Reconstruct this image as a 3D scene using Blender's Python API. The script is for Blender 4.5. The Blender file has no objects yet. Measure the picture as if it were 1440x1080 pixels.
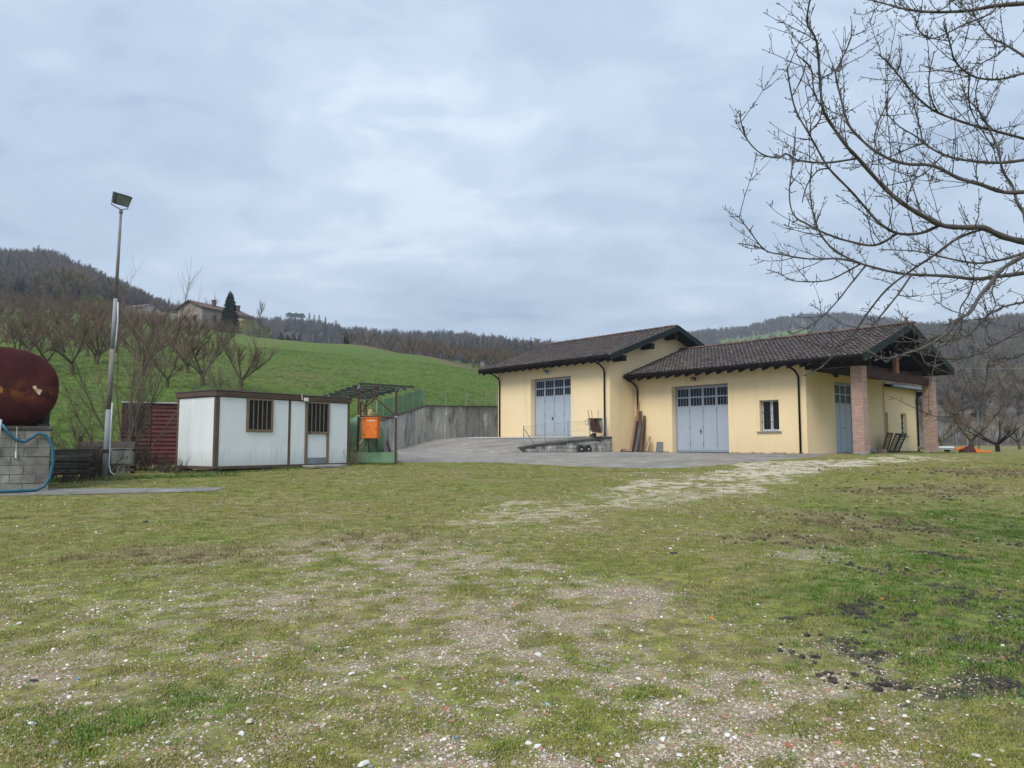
import bpy, math, random
import numpy as np
from mathutils import Vector, Matrix

sc = bpy.context.scene
COL = sc.collection
R = math.radians
rng = random.Random(7)
nrg = np.random.default_rng(7)

# ------------------------------------------------------------------ camera
FPX = 1040.0            # focal length in pixels of a 1440 px wide picture
PITCH = R(4.6)
EYE = 1.6
cd = bpy.data.cameras.new('camera')
cam = bpy.data.objects.new('camera', cd)
COL.objects.link(cam)
cam.location = (0, 0, EYE)
cam.rotation_euler = (R(90) + PITCH, 0, 0)
cd.sensor_fit = 'HORIZONTAL'
cd.sensor_width = 36.0
cd.lens = 36.0 * FPX / 1440.0
cd.clip_start = 0.05
cd.clip_end = 6000
sc.camera = cam

# ------------------------------------------------------------------ sky, sun, exposure
SUN_EL, SUN_AZ = R(48), R(205)          # azimuth clockwise from +Y: the light comes from behind the camera
w = bpy.data.worlds.new('World')
sc.world = w
w.use_nodes = True
nt = w.node_tree
nt.nodes.clear()
def N(tree, t, **kw):
    n = tree.nodes.new(t)
    for k, v in kw.items():
        if k.startswith('i_'):
            n.inputs[k[2:].replace('_', ' ')].default_value = v
        else:
            setattr(n, k, v)
    return n
def ramp(tree, stops, interp='LINEAR'):
    n = tree.nodes.new('ShaderNodeValToRGB')
    cr = n.color_ramp
    cr.interpolation = interp
    while len(cr.elements) < len(stops):
        cr.elements.new(0.5)
    for e, (p, c) in zip(cr.elements, stops):
        e.position = p
        e.color = (c, c, c, 1) if isinstance(c, (int, float)) else (*c[:3], 1)
    return n
def mixc(tree, fac, a, b, blend='MIX'):
    n = tree.nodes.new('ShaderNodeMix')
    n.data_type = 'RGBA'
    n.blend_type = blend
    for i, val in ((0, fac), (6, a), (7, b)):
        sock = n.inputs[i]
        if isinstance(val, bpy.types.NodeSocket):
            tree.links.new(val, sock)
        elif isinstance(val, (int, float)):
            sock.default_value = val if i == 0 else (val, val, val, 1)
        else:
            sock.default_value = (*val[:3], 1)
    return n.outputs[2]
def mathn(tree, op, a, b=0.0, c=None, clamp=False):
    n = tree.nodes.new('ShaderNodeMath')
    n.operation = op
    n.use_clamp = clamp
    for i, v in enumerate((a, b) if c is None else (a, b, c)):
        if isinstance(v, bpy.types.NodeSocket):
            tree.links.new(v, n.inputs[i])
        else:
            n.inputs[i].default_value = v
    return n.outputs[0]

out = N(nt, 'ShaderNodeOutputWorld')
bg = N(nt, 'ShaderNodeBackground')
bg.inputs['Strength'].default_value = 0.075
sky = N(nt, 'ShaderNodeTexSky', sky_type='NISHITA')
sky.sun_disc = False
sky.sun_elevation = SUN_EL
sky.sun_rotation = SUN_AZ
sky.air_density = 1.3
sky.dust_density = 2.5
tc = N(nt, 'ShaderNodeTexCoord')
sep = N(nt, 'ShaderNodeSeparateXYZ')
nt.links.new(tc.outputs['Generated'], sep.inputs[0])
zc = mathn(nt, 'MAXIMUM', sep.outputs[2], 0.0)
den = mathn(nt, 'ADD', zc, 0.22)
cx = mathn(nt, 'DIVIDE', sep.outputs[0], den)
cy = mathn(nt, 'DIVIDE', sep.outputs[1], den)
cmb = N(nt, 'ShaderNodeCombineXYZ')
nt.links.new(cx, cmb.inputs[0])
nt.links.new(cy, cmb.inputs[1])
mp = N(nt, 'ShaderNodeMapping')
mp.inputs['Rotation'].default_value = (0, 0, R(24))
mp.inputs['Scale'].default_value = (0.8, 1.05, 1)
mp.inputs['Location'].default_value = (3.4, 1.7, 0)
nt.links.new(cmb.outputs[0], mp.inputs[0])
n1 = N(nt, 'ShaderNodeTexNoise', i_Scale=1.35, i_Detail=6.0, i_Roughness=0.52, i_Distortion=0.35)
nt.links.new(mp.outputs[0], n1.inputs['Vector'])
n2 = N(nt, 'ShaderNodeTexNoise', i_Scale=4.6, i_Detail=7.0, i_Roughness=0.6, i_Distortion=0.7)
nt.links.new(mp.outputs[0], n2.inputs['Vector'])
cl = mathn(nt, 'ADD', mathn(nt, 'MULTIPLY', n1.outputs['Fac'], 0.70), mathn(nt, 'MULTIPLY', n2.outputs['Fac'], 0.30))
cr = ramp(nt, [(0.36, (2.8, 3.6, 4.75)), (0.45, (3.6, 4.45, 5.6)), (0.54, (4.3, 5.15, 6.25)), (0.63, (5.4, 6.2, 7.1))], 'EASE')
nt.links.new(cl, cr.inputs[0])
skyc = mixc(nt, 0.93, sky.outputs[0], cr.outputs[0])
nt.links.new(skyc, bg.inputs['Color'])
nt.links.new(bg.outputs[0], out.inputs[0])

sd = bpy.data.lights.new('sun', 'SUN')
sd.energy = 1.5
sd.angle = R(26)
sd.color = (1.0, 0.96, 0.9)
sun = bpy.data.objects.new('sun', sd)
COL.objects.link(sun)
sdir = Vector((math.sin(SUN_AZ) * math.cos(SUN_EL), math.cos(SUN_AZ) * math.cos(SUN_EL), math.sin(SUN_EL)))
sun.rotation_euler = sdir.to_track_quat('Z', 'Y').to_euler()
sun.location = (0, -20, 40)

vs = sc.view_settings
vs.view_transform = 'Standard'
vs.look = 'None'
vs.gamma = 1
vs.use_curve_mapping = False
vs.exposure = 1.10
sc.render.engine = 'CYCLES'
sc.cycles.use_denoising = True
sc.cycles.max_bounces = 6
sc.cycles.diffuse_bounces = 3
sc.cycles.transparent_max_bounces = 8

# ------------------------------------------------------------------ pixel geometry (used to find real places)
CP, SP = math.cos(PITCH), math.sin(PITCH)
def ray(px, py):
    a = (540 - py) / FPX
    y = CP - a * SP
    return ((px - 720) / FPX / y, 1.0, (a * CP + SP) / y)
def at(px, py, Y):
    r = ray(px, py)
    return Vector((r[0] * Y, Y, EYE + r[2] * Y))

# ------------------------------------------------------------------ numpy noise
def _hash(ix, iy, seed):
    h = (ix.astype(np.int64) * 374761393 + iy.astype(np.int64) * 668265263 + seed * 974711) & 0x7fffffff
    h = ((h ^ (h >> 13)) * 1274126177) & 0x7fffffff
    return ((h ^ (h >> 16)) & 0xffff) / 65535.0
def vnoise(x, y, seed=0):
    x = np.asarray(x, float); y = np.asarray(y, float)
    ix = np.floor(x); iy = np.floor(y)
    fx = x - ix; fy = y - iy
    fx = fx * fx * (3 - 2 * fx); fy = fy * fy * (3 - 2 * fy)
    a = _hash(ix, iy, seed); b = _hash(ix + 1, iy, seed); c = _hash(ix, iy + 1, seed); d = _hash(ix + 1, iy + 1, seed)
    return (a + (b - a) * fx) * (1 - fy) + (c + (d - c) * fx) * fy
def fbm(x, y, seed=0, o=4):
    s = 0; amp = 1; t = 0
    for k in range(o):
        s = s + amp * vnoise(np.asarray(x) * 2 ** k + 17.3 * k, np.asarray(y) * 2 ** k - 9.1 * k, seed + k)
        t += amp; amp *= 0.5
    return s / t
def sstep(a, b, x):
    t = np.clip((np.asarray(x, float) - a) / (b - a), 0, 1)
    return t * t * (3 - 2 * t)

# ------------------------------------------------------------------ building frame
BA = R(49)
P0 = Vector((14.34, 36.0, 1.14))
UX, UY = math.cos(BA), -math.sin(BA)
VX, VY = math.sin(BA), math.cos(BA)
def uv(x, y):
    dx = np.asarray(x, float) - P0.x; dy = np.asarray(y, float) - P0.y
    return dx * UX + dy * UY, dx * VX + dy * VY
def bl(u, v, z=0.0):
    return Vector((P0.x + u * UX + v * VX, P0.y + u * UY + v * VY, P0.z + z))

# ------------------------------------------------------------------ ground height
def gz(x, y):
    x = np.asarray(x, float); y = np.asarray(y, float)
    z = 0.029 * np.clip(y, -60, 30)
    z = z + 0.25 * sstep(29, 39, y)
    z = z + 0.0025 * np.clip(y - 60, 0, 400) * (x > 0)
    fade = np.exp(-np.clip(np.hypot(x, y) - 45, 0, None) / 15)
    z = z + fade * (0.10 * (fbm(x * 0.16, y * 0.16, 3, 3) - 0.5) + 0.05 * (fbm(x * 0.9, y * 0.9, 5, 3) - 0.5))
    z = z - 0.32 * np.exp(-((x - 9.0) / 3.2) ** 2 - ((y - 11.5) / 5.0) ** 2)
    u, v = uv(x, y)
    # quiet near the building
    near = sstep(3.0, 0.5, np.maximum(np.maximum(-v, v - 16), np.maximum(u - 4, -22 - u)))
    z = z * (1 - near) + near * 1.10
    return z
def g1(x, y):
    return float(gz(x, y))
_T = np.arange(2.5, 120, 0.05)
_HC = {}
def hit(px, py):
    """where the view ray through a pixel meets the ground"""
    if (px, py) not in _HC:
        r = ray(px, py)
        below = EYE + r[2] * _T < gz(r[0] * _T, _T)
        t = float(_T[np.argmax(below)]) if below.any() else 120.0
        _HC[px, py] = (r[0] * t, t)
    return _HC[px, py]

def polyline_dist(x, y, pts):
    d = np.full(np.shape(x), 1e9)
    for (ax, ay), (bx, by) in zip(pts[:-1], pts[1:]):
        ex, ey = bx - ax, by - ay
        t = np.clip(((x - ax) * ex + (y - ay) * ey) / (ex * ex + ey * ey + 1e-9), 0, 1)
        d = np.minimum(d, np.hypot(x - ax - t * ex, y - ay - t * ey))
    return d
def in_poly(x, y, pts):
    c = np.zeros(np.shape(x), bool)
    n = len(pts)
    for i in range(n):
        ax, ay = pts[i]; bx, by = pts[(i + 1) % n]
        cond = ((ay > y) != (by > y)) & (x < (bx - ax) * (y - ay) / (by - ay + 1e-12) + ax)
        c ^= cond
    return c

# ------------------------------------------------------------------ ground zones
lawn_edge = [hit(*q) for q in [(555, 650), (620, 650), (700, 651), (800, 655), (870, 658), (950, 658), (1020, 653), (1090, 646), (1150, 641)]]
yard_poly = [(-13, 33.5)] + lawn_edge + [(16.5, 36.5), (22, 60), (-25, 66), (-18, 40)]
track = [hit(*q) for q in [(700, 790), (790, 735), (870, 705), (960, 690), (1040, 668), (1110, 655), (1200, 648), (1290, 643.5)]] + [(27, 38.5), (45, 39.5)]
def blob(x, y, px, py, rx, ry):
    cx_, cy_ = hit(px, py)
    return np.exp(-((x - cx_) / rx) ** 2 - ((y - cy_) / ry) ** 2)
def zones(x, y):
    """gravel rubble, yard, pale track, mud, lush: each 0..1"""
    x = np.asarray(x, float); y = np.asarray(y, float)
    n = fbm(x * 0.55, y * 0.55, 11, 4); nf = fbm(x * 2.4, y * 2.4, 21, 3)
    yard = in_poly(x, y, yard_poly)
    dist = polyline_dist(x, y, lawn_edge)
    yard = np.where(yard, 1.0, np.where(dist < 0.5, (0.5 - dist) * 1.2, 0.0)) * 1.0
    yard = np.clip(yard + np.where((yard > 0.01) & (dist < 0.8), (nf - 0.5) * 1.6, 0), 0, 1)
    nv = fbm(x * 7.0, y * 7.0, 27, 3)
    td = polyline_dist(x, y, track)
    tr = sstep(2.9, 0.3, td + (n - 0.5) * 5.5) * sstep(0.36, 0.62, 0.45 * nf + 0.55 * nv + 0.07)
    tb_ = 0.0
    for b in [(850, 710, 2.4, 1.3), (950, 690, 2.6, 1.3), (1040, 668, 2.8, 1.6), (790, 738, 1.6, 1.0), (1110, 655, 2.5, 1.6)]:
        tb_ = tb_ + blob(x, y, *b)
    tr = np.maximum(tr, np.clip(tb_, 0, 1) * sstep(0.42, 0.66, 0.35 * nf + 0.65 * nv + 0.03))
    tr = tr * (0.62 + 0.38 * sstep(15, 24, y)) * sstep(8, 13, y) * (1 - 0.55 * sstep(13, 20, x))
    gr = 0.0
    for b in [(780, 1040, 1.4, 0.9), (900, 1070, 1.2, 0.5), (620, 960, 1.5, 1.0), (60, 850, 2.5, 1.6), (430, 770, 2.6, 1.8), (250, 905, 1.6, 0.9), (740, 830, 2.0, 1.8),
              (1000, 940, 1.5, 0.8), (500, 1000, 1.2, 0.6), (850, 900, 1.6, 1.0), (20, 1060, 0.8, 0.5), (330, 960, 1.2, 0.7), (1150, 780, 1.2, 1.2), (640, 870, 1.6, 1.0)]:
        gr = gr + blob(x, y, *b)
    gr = np.clip(gr, 0, 1.1)
    gr = sstep(0.54, 1.20, 0.52 * gr + 0.9 * n - 0.04) * sstep(0.36, 0.70, 0.35 * nf + 0.65 * nv + 0.04)
    gr = gr * (1 - sstep(13, 22, y) * 0.85)
    mud = 0.0
    for b in [(1275, 855, 0.8, 0.6), (1390, 835, 0.9, 0.7), (1230, 930, 0.7, 0.5), (1400, 900, 0.8, 0.6), (1330, 780, 1.0, 1.0), (1180, 880, 0.6, 0.4), (1310, 910, 1.0, 0.7), (1360, 970, 0.8, 0.5), (1250, 800, 0.9, 0.8), (1430, 960, 0.8, 0.6), (1420, 770, 1.0, 0.8)]:
        mud = mud + blob(x, y, *b)
    mud = sstep(0.62, 0.90, np.clip(mud, 0, 1) * 0.36 + 0.25 * nf + 0.50 * nv)
    lush = 0.0
    for b in [(1390, 740, 2.6, 3.0), (1340, 880, 1.4, 1.0), (1430, 960, 1.0, 0.7), (1230, 830, 0.9, 0.7), (130, 1025, 0.55, 0.3), (1320, 790, 1.5, 1.5), (1420, 850, 1.2, 1.0), (290, 985, 0.4, 0.25)]:
        lush = lush + blob(x, y, *b)
    lush = np.clip(lush, 0, 1) * (0.5 + 0.5 * sstep(.4, .6, nf))
    return gr, yard, tr, mud, lush

def dry_zone(x, y):
    d = 0.0
    for b in [(1210, 735, 2.2, 1.6), (1320, 690, 3.2, 1.8), (1420, 665, 4.0, 2.5), (1130, 760, 1.5, 1.0), (560, 760, 1.5, 1.0), (240, 780, 1.6, 1.0)]:
        d = d + blob(x, y, *b)
    return sstep(0.45, 0.85, 0.5 * np.clip(d, 0, 1) + 0.3 * fbm(x * 1.6, y * 1.6, 31, 3) + 0.25 * fbm(x * 6, y * 6, 32, 3))
# ------------------------------------------------------------------ materials
MATS = {}
def new_mat(name):
    m = bpy.data.materials.new(name)
    m.use_nodes = True
    t = m.node_tree
    b = t.nodes['Principled BSDF']
    return m, t, b
def pos(t):
    return t.nodes.new('ShaderNodeNewGeometry').outputs['Position']
def noise(t, vec, scale, detail=4.0, rough=0.55, dist=0.0):
    n = N(t, 'ShaderNodeTexNoise', i_Scale=scale, i_Detail=detail, i_Roughness=rough, i_Distortion=dist)
    if vec is not None:
        t.links.new(vec, n.inputs['Vector'])
    return n.outputs['Fac']
def bump(t, b, h, strength=0.4, dist=0.01):
    n = N(t, 'ShaderNodeBump')
    n.inputs['Strength'].default_value = strength
    n.inputs['Distance'].default_value = dist
    t.links.new(h, n.inputs['Height'])
    t.links.new(n.outputs[0], b.inputs['Normal'])
def mat(name, c1, c2=None, scale=3.0, rough=0.7, metal=0.0, bmp=0.0, bscale=30.0, spec=0.4, island=0.0, obj=True, lo=0.35, hi=0.65, stretch=None):
    """two-tone noisy surface, with optional change from piece to piece"""
    if name in MATS:
        return MATS[name]
    m, t, b = new_mat(name)
    b.inputs['Roughness'].default_value = rough
    b.inputs['Metallic'].default_value = metal
    b.inputs['Specular IOR Level'].default_value = spec
    v = N(t, 'ShaderNodeTexCoord').outputs['Object'] if obj else pos(t)
    if stretch:
        mp_ = N(t, 'ShaderNodeMapping')
        mp_.inputs['Scale'].default_value = stretch
        t.links.new(v, mp_.inputs[0]); v = mp_.outputs[0]
    c2 = c2 or tuple(x * 0.8 for x in c1)
    f = noise(t, v, scale, 5, 0.6)
    rp = ramp(t, [(lo, c1), (hi, c2)])
    t.links.new(f, rp.inputs[0])
    colr = rp.outputs[0]
    if island:
        isl = t.nodes.new('ShaderNodeNewGeometry').outputs['Random Per Island']
        oi = t.nodes.new('ShaderNodeObjectInfo').outputs['Random']
        r_ = mathn(t, 'FRACT', mathn(t, 'ADD', isl, oi))
        k = mathn(t, 'ADD', mathn(t, 'MULTIPLY', r_, 2 * island), 1 - island)
        colr = mixc(t, 1.0, colr, k, 'MULTIPLY')
    t.links.new(colr, b.inputs['Base Color'])
    if bmp:
        bump(t, b, noise(t, v, bscale, 4, 0.6), bmp, 0.02)
    MATS[name] = m
    return m

M = {}
M['door'] = mat('door_paint', (0.345, 0.395, 0.46), (0.385, 0.43, 0.49), 1.2, 0.45, 0, 0.05, 6)
M['doorframe'] = mat('door_frame_paint', (0.24, 0.29, 0.36), (0.28, 0.33, 0.41), 2.0, 0.45)
M['darkbrown'] = mat('dark_stained_timber', (0.016, 0.011, 0.009), (0.028, 0.017, 0.013), 6, 0.8, spec=0.15, stretch=(1, 8, 8))
M['redbrown'] = mat('red_brown_timber', (0.060, 0.022, 0.015), (0.025, 0.011, 0.009), 5, 0.7, spec=0.2, stretch=(6, 1, 6))
M['fascia'] = mat('dark_green_fascia', (0.012, 0.020, 0.020), (0.018, 0.027, 0.026), 3, 0.7, spec=0.15)
M['gutter'] = mat('dark_brown_gutter', (0.012, 0.009, 0.009), (0.018, 0.013, 0.012), 3, 0.6, spec=0.15)
M['glass'] = mat('dark_glass', (0.010, 0.011, 0.014), (0.022, 0.025, 0.03), 2.0, 0.25, 0, spec=0.12)
M['winframe'] = mat('white_window_frame', (0.72, 0.74, 0.76), (0.62, 0.64, 0.66), 3, 0.4)
M['steel'] = mat('galvanised_steel', (0.30, 0.33, 0.36), (0.20, 0.22, 0.24), 8, 0.5, 0.6)
M['black'] = mat('black_metal', (0.015, 0.015, 0.016), (0.03, 0.03, 0.03), 8, 0.5)
M['rubber'] = mat('black_rubber', (0.014, 0.014, 0.015), (0.03, 0.028, 0.026), 12, 0.8)
M['tyrerim'] = mat('white_wheel_rim', (0.6, 0.6, 0.6), (0.35, 0.33, 0.31), 14, 0.5)
M['rust'] = mat('rusty_iron', (0.10, 0.035, 0.022), (0.05, 0.018, 0.014), 9, 0.8, 0, 0.3, 40)
M['rustlight'] = mat('light_rust', (0.30, 0.13, 0.07), (0.16, 0.06, 0.035), 12, 0.8)
M['orange'] = mat('orange_paint', (0.74, 0.185, 0.028), (0.50, 0.13, 0.035), 5, 0.6, spec=0.25, lo=0.5, hi=0.75)
M['green'] = mat('pale_green_paint', (0.13, 0.24, 0.14), (0.17, 0.28, 0.16), 2.5, 0.5, 0, 0.05)
M['white_pl'] = mat('white_plastic', (0.78, 0.78, 0.76), (0.66, 0.66, 0.64), 5, 0.5)
M['hose_blue'] = mat('blue_hose', (0.012, 0.085, 0.135), (0.02, 0.12, 0.17), 6, 0.5)
M['hose_brown'] = mat('brown_hose', (0.16, 0.06, 0.04), (0.10, 0.04, 0.03), 6, 0.6)
M['sill'] = mat('grey_stone_sill', (0.32, 0.30, 0.29), (0.24, 0.23, 0.22), 6, 0.8)
M['plank_raw'] = mat('raw_timber', (0.36, 0.20, 0.11), (0.24, 0.13, 0.075), 5, 0.7, stretch=(8, 8, 1))
M['plank_grey'] = mat('slate_grey_board', (0.10, 0.12, 0.15), (0.06, 0.07, 0.09), 5, 0.6)
M['plank_brown'] = mat('brown_board', (0.12, 0.075, 0.05), (0.07, 0.045, 0.033), 6, 0.7, stretch=(8, 8, 1))
M['plank_dark'] = mat('weathered_dark_board', (0.055, 0.046, 0.042), (0.11, 0.095, 0.085), 7, 0.85, island=0.35, stretch=(1, 9, 9))
M['pole_grey'] = mat('grey_painted_pole', (0.22, 0.245, 0.27), (0.28, 0.30, 0.32), 4, 0.7, 0.0, spec=0.2)
M['pole_brown'] = mat('brown_grey_pole', (0.17, 0.155, 0.14), (0.22, 0.205, 0.19), 5, 0.8, spec=0.2)
M['lampglass'] = mat('lamp_glass', (0.22, 0.25, 0.235), (0.13, 0.15, 0.14), 4, 0.15)
M['boxgrey'] = mat('grey_meter_box', (0.24, 0.26, 0.23), (0.17, 0.19, 0.165), 6, 0.6)
M['cabin_metal'] = mat('brown_cabin_steel', (0.085, 0.055, 0.042), (0.13, 0.085, 0.062), 8, 0.65, 0, 0.15, 30)
M['bronze'] = mat('bronze_frame', (0.17, 0.12, 0.07), (0.21, 0.155, 0.095), 5, 0.45)
M['ortho_bark'] = mat('orchard_bark', (0.115, 0.100, 0.042), (0.06, 0.05, 0.035), 3, 0.9, obj=False)
M['ortho_twig'] = mat('orchard_twig', (0.150, 0.090, 0.070), (0.115, 0.092, 0.050), 0.8, 0.9, obj=False)
M['dead_twig'] = mat('dry_shrub_twig', (0.13, 0.095, 0.07), (0.09, 0.07, 0.05), 1.5, 0.9, obj=False)
M['bramble'] = mat('bramble_stem', (0.075, 0.045, 0.036), (0.04, 0.03, 0.024), 3, 0.9, obj=False)
M['conifer'] = mat('conifer_needles', (0.020, 0.045, 0.028), (0.038, 0.068, 0.038), 2.0, 0.8, obj=False, island=0.35)
M['yellowgreen'] = mat('spring_green_leaves', (0.15, 0.17, 0.025), (0.07, 0.085, 0.025), 1.0, 0.8, obj=False, island=0.35)
M['darkgreen'] = mat('evergreen_leaves', (0.03, 0.05, 0.022), (0.055, 0.07, 0.03), 1.0, 0.8, obj=False, island=0.35)
M['wood_far'] = mat('bare_wood', (0.150, 0.120, 0.105), (0.105, 0.092, 0.086), 0.03, 0.95, obj=False, island=0.25)
M['wood_warm'] = mat('bare_wood_olive', (0.165, 0.130, 0.080), (0.115, 0.100, 0.068), 0.04, 0.95, obj=False, island=0.25)
M['house_wall'] = mat('old_house_plaster', (0.32, 0.265, 0.22), (0.21, 0.175, 0.15), 0.6, 0.9)
M['house_wall2'] = mat('ochre_house_plaster', (0.38, 0.31, 0.21), (0.30, 0.25, 0.18), 0.6, 0.9)
M['house_white'] = mat('pale_house_plaster', (0.6, 0.58, 0.54), (0.5, 0.48, 0.45), 0.6, 0.9)
M['house_roof'] = mat('terracotta_roof', (0.15, 0.088, 0.068), (0.10, 0.064, 0.052), 1.2, 0.85)
M['earth'] = mat('brown_soil', (0.13, 0.095, 0.065), (0.20, 0.15, 0.10), 0.7, 0.95, obj=False)
M['wire'] = mat('fence_wire', (0.16, 0.19, 0.18), (0.20, 0.23, 0.22), 3, 0.5, 0.5)
M['cable_white'] = mat('white_cable', (0.6, 0.61, 0.62), (0.5, 0.5, 0.5), 3, 0.5)
M['netting'] = mat('green_netting', (0.05, 0.15, 0.08), (0.04, 0.12, 0.07), 3, 0.7)
M['post_grey'] = mat('grey_fence_post', (0.30, 0.31, 0.31), (0.21, 0.22, 0.22), 3, 0.6)
M['straw'] = mat('straw', (0.42, 0.30, 0.14), (0.30, 0.21, 0.10), 4, 0.9)
M['clod'] = mat('dark_soil_clod', (0.030, 0.026, 0.024), (0.065, 0.055, 0.048), 9, 0.95, 0, 0.4, 30, obj=False)

# plaster of the farm building: mottled, dusty splash zone at the foot
def plaster():
    m, t, b = new_mat('yellow_plaster')
    p = pos(t)
    f = noise(t, p, 0.55, 5, 0.6)
    rp = ramp(t, [(0.3, (0.82, 0.640, 0.375)), (0.7, (0.86, 0.685, 0.42))])
    t.links.new(f, rp.inputs[0])
    sp = N(t, 'ShaderNodeSeparateXYZ'); t.links.new(p, sp.inputs[0])
    f2 = noise(t, p, 1.6, 5, 0.65)
    low = mathn(t, 'SUBTRACT', mathn(t, 'ADD', 1.75, mathn(t, 'MULTIPLY', f2, 0.9)), sp.outputs[2])
    low = mathn(t, 'MULTIPLY', low, 0.55, clamp=True)
    c = mixc(t, mathn(t, 'MULTIPLY', low, 0.6), rp.outputs[0], (0.64, 0.51, 0.32))
    fp_ = noise(t, p, 2.6, 6, 0.7); rpp = ramp(t, [(0.54, 0.0), (0.70, 0.30)]); t.links.new(fp_, rpp.inputs[0])
    c = mixc(t, rpp.outputs[0], c, (0.72, 0.58, 0.36))
    mp_ = N(t, 'ShaderNodeMapping'); mp_.inputs['Scale'].default_value = (3, 3, 0.16)
    t.links.new(p, mp_.inputs[0])
    st = noise(t, mp_.outputs[0], 1.0, 4, 0.6)
    rs = ramp(t, [(0.52, 0.0), (0.75, 0.42)]); t.links.new(st, rs.inputs[0])
    c = mixc(t, rs.outputs[0], c, (0.66, 0.53, 0.31))
    t.links.new(c, b.inputs['Base Color'])
    b.inputs['Roughness'].default_value = 0.9
    b.inputs['Specular IOR Level'].default_value = 0.2
    bump(t, b, noise(t, p, 60, 3, 0.6), 0.18, 0.01)
    return m
M['plaster'] = plaster()

def tile_mat():
    m, t, b = new_mat('roof_tile')
    g = t.nodes.new('ShaderNodeNewGeometry')
    rp = ramp(t, [(0.0, (0.050, 0.043, 0.041)), (0.4, (0.076, 0.063, 0.058)), (0.8, (0.104, 0.085, 0.078)), (1.0, (0.135, 0.102, 0.090))])
    t.links.new(g.outputs['Random Per Island'], rp.inputs[0])
    f = noise(t, g.outputs['Position'], 0.5, 5, 0.65)
    rf = ramp(t, [(0.5, 0.0), (0.72, 0.6)]); t.links.new(f, rf.inputs[0])
    c = mixc(t, rf.outputs[0], rp.outputs[0], (0.14, 0.085, 0.055))
    f2 = noise(t, g.outputs['Position'], 14, 4, 0.6)
    c = mixc(t, 1.0, c, mathn(t, 'ADD', 0.7, mathn(t, 'MULTIPLY', f2, 0.6)), 'MULTIPLY')
    t.links.new(c, b.inputs['Base Color'])
    b.inputs['Roughness'].default_value = 0.85
    return m
M['tile'] = tile_mat()
M['ridge'] = mat('ridge_tile', (0.15, 0.085, 0.06), (0.10, 0.07, 0.055), 3, 0.85, island=0.3)

def brick_mat():
    m, t, b = new_mat('pillar_brick')
    tcn = N(t, 'ShaderNodeTexCoord')
    sp = N(t, 'ShaderNodeSeparateXYZ'); t.links.new(tcn.outputs['Object'], sp.inputs[0])
    cmb_ = N(t, 'ShaderNodeCombineXYZ')
    t.links.new(mathn(t, 'ADD', sp.outputs[0], sp.outputs[1]), cmb_.inputs[0])
    t.links.new(sp.outputs[2], cmb_.inputs[1])
    br = N(t, 'ShaderNodeTexBrick')
    br.inputs['Color1'].default_value = (0.42, 0.24, 0.19, 1)
    br.inputs['Color2'].default_value = (0.30, 0.15, 0.115, 1)
    br.inputs['Mortar'].default_value = (0.44, 0.37, 0.32, 1)
    br.inputs['Scale'].default_value = 1.0
    br.inputs['Mortar Size'].default_value = 0.011
    br.inputs['Brick Width'].default_value = 0.26
    br.inputs['Row Height'].default_value = 0.072
    t.links.new(cmb_.outputs[0], br.inputs['Vector'])
    f = noise(t, tcn.outputs['Object'], 3, 4, 0.6)
    c = mixc(t, 1.0, br.outputs['Color'], mathn(t, 'ADD', 0.7, mathn(t, 'MULTIPLY', f, 0.6)), 'MULTIPLY')
    t.links.new(c, b.inputs['Base Color'])
    b.inputs['Roughness'].default_value = 0.9
    bump(t, b, mathn(t, 'SUBTRACT', 1.0, br.outputs['Fac']), 0.6, 0.015)
    return m
M['brick'] = brick_mat()

def stained_concrete(name, base, dark, pale, vs_=(1.5, 1.5, 0.25), bmp=0.3, island=0.12):
    m, t, b = new_mat(name)
    p = pos(t)
    mp_ = N(t, 'ShaderNodeMapping'); mp_.inputs['Scale'].default_value = vs_
    t.links.new(p, mp_.inputs[0])
    f = noise(t, mp_.outputs[0], 1.6, 6, 0.68, 0.4)
    rp = ramp(t, [(0.36, dark), (0.48, base), (0.57, base), (0.66, pale)])
    t.links.new(f, rp.inputs[0])
    f2 = noise(t, p, 7, 5, 0.7)
    c = mixc(t, 1.0, rp.outputs[0], mathn(t, 'ADD', 0.65, mathn(t, 'MULTIPLY', f2, 0.7)), 'MULTIPLY')
    oi = t.nodes.new('ShaderNodeObjectInfo').outputs['Random']
    c = mixc(t, 1.0, c, mathn(t, 'ADD', 1 - island, mathn(t, 'MULTIPLY', oi, 2 * island)), 'MULTIPLY')
    t.links.new(c, b.inputs['Base Color'])
    b.inputs['Roughness'].default_value = 0.92
    b.inputs['Specular IOR Level'].default_value = 0.2
    bump(t, b, f2, bmp, 0.02)
    return m
M['retaining'] = stained_concrete('stained_retaining_concrete', (0.40, 0.385, 0.35), (0.18, 0.17, 0.15), (0.78, 0.76, 0.72), (0.9, 0.9, 0.30), 0.3, 0.16)
M['block'] = stained_concrete('grey_concrete_block', (0.22, 0.21, 0.185), (0.14, 0.132, 0.115), (0.31, 0.295, 0.26), (1, 1, 0.8), 0.4, 0.22)
M['rampblock'] = stained_concrete('mossy_concrete_block', (0.32, 0.31, 0.29), (0.11, 0.105, 0.095), (0.68, 0.67, 0.65), (1.3, 1.3, 0.9), 0.4, 0.35)
M['mortar'] = stained_concrete('grey_mortar', (0.085, 0.08, 0.072), (0.045, 0.042, 0.038), (0.14, 0.135, 0.125))
M['mortar_pale'] = stained_concrete('pale_grey_mortar', (0.19, 0.185, 0.17), (0.13, 0.125, 0.115), (0.25, 0.24, 0.22))
M['path'] = stained_concrete('wet_concrete_path', (0.24, 0.235, 0.22), (0.15, 0.145, 0.135), (0.34, 0.33, 0.31), (0.8, 1.5, 1))
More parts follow.
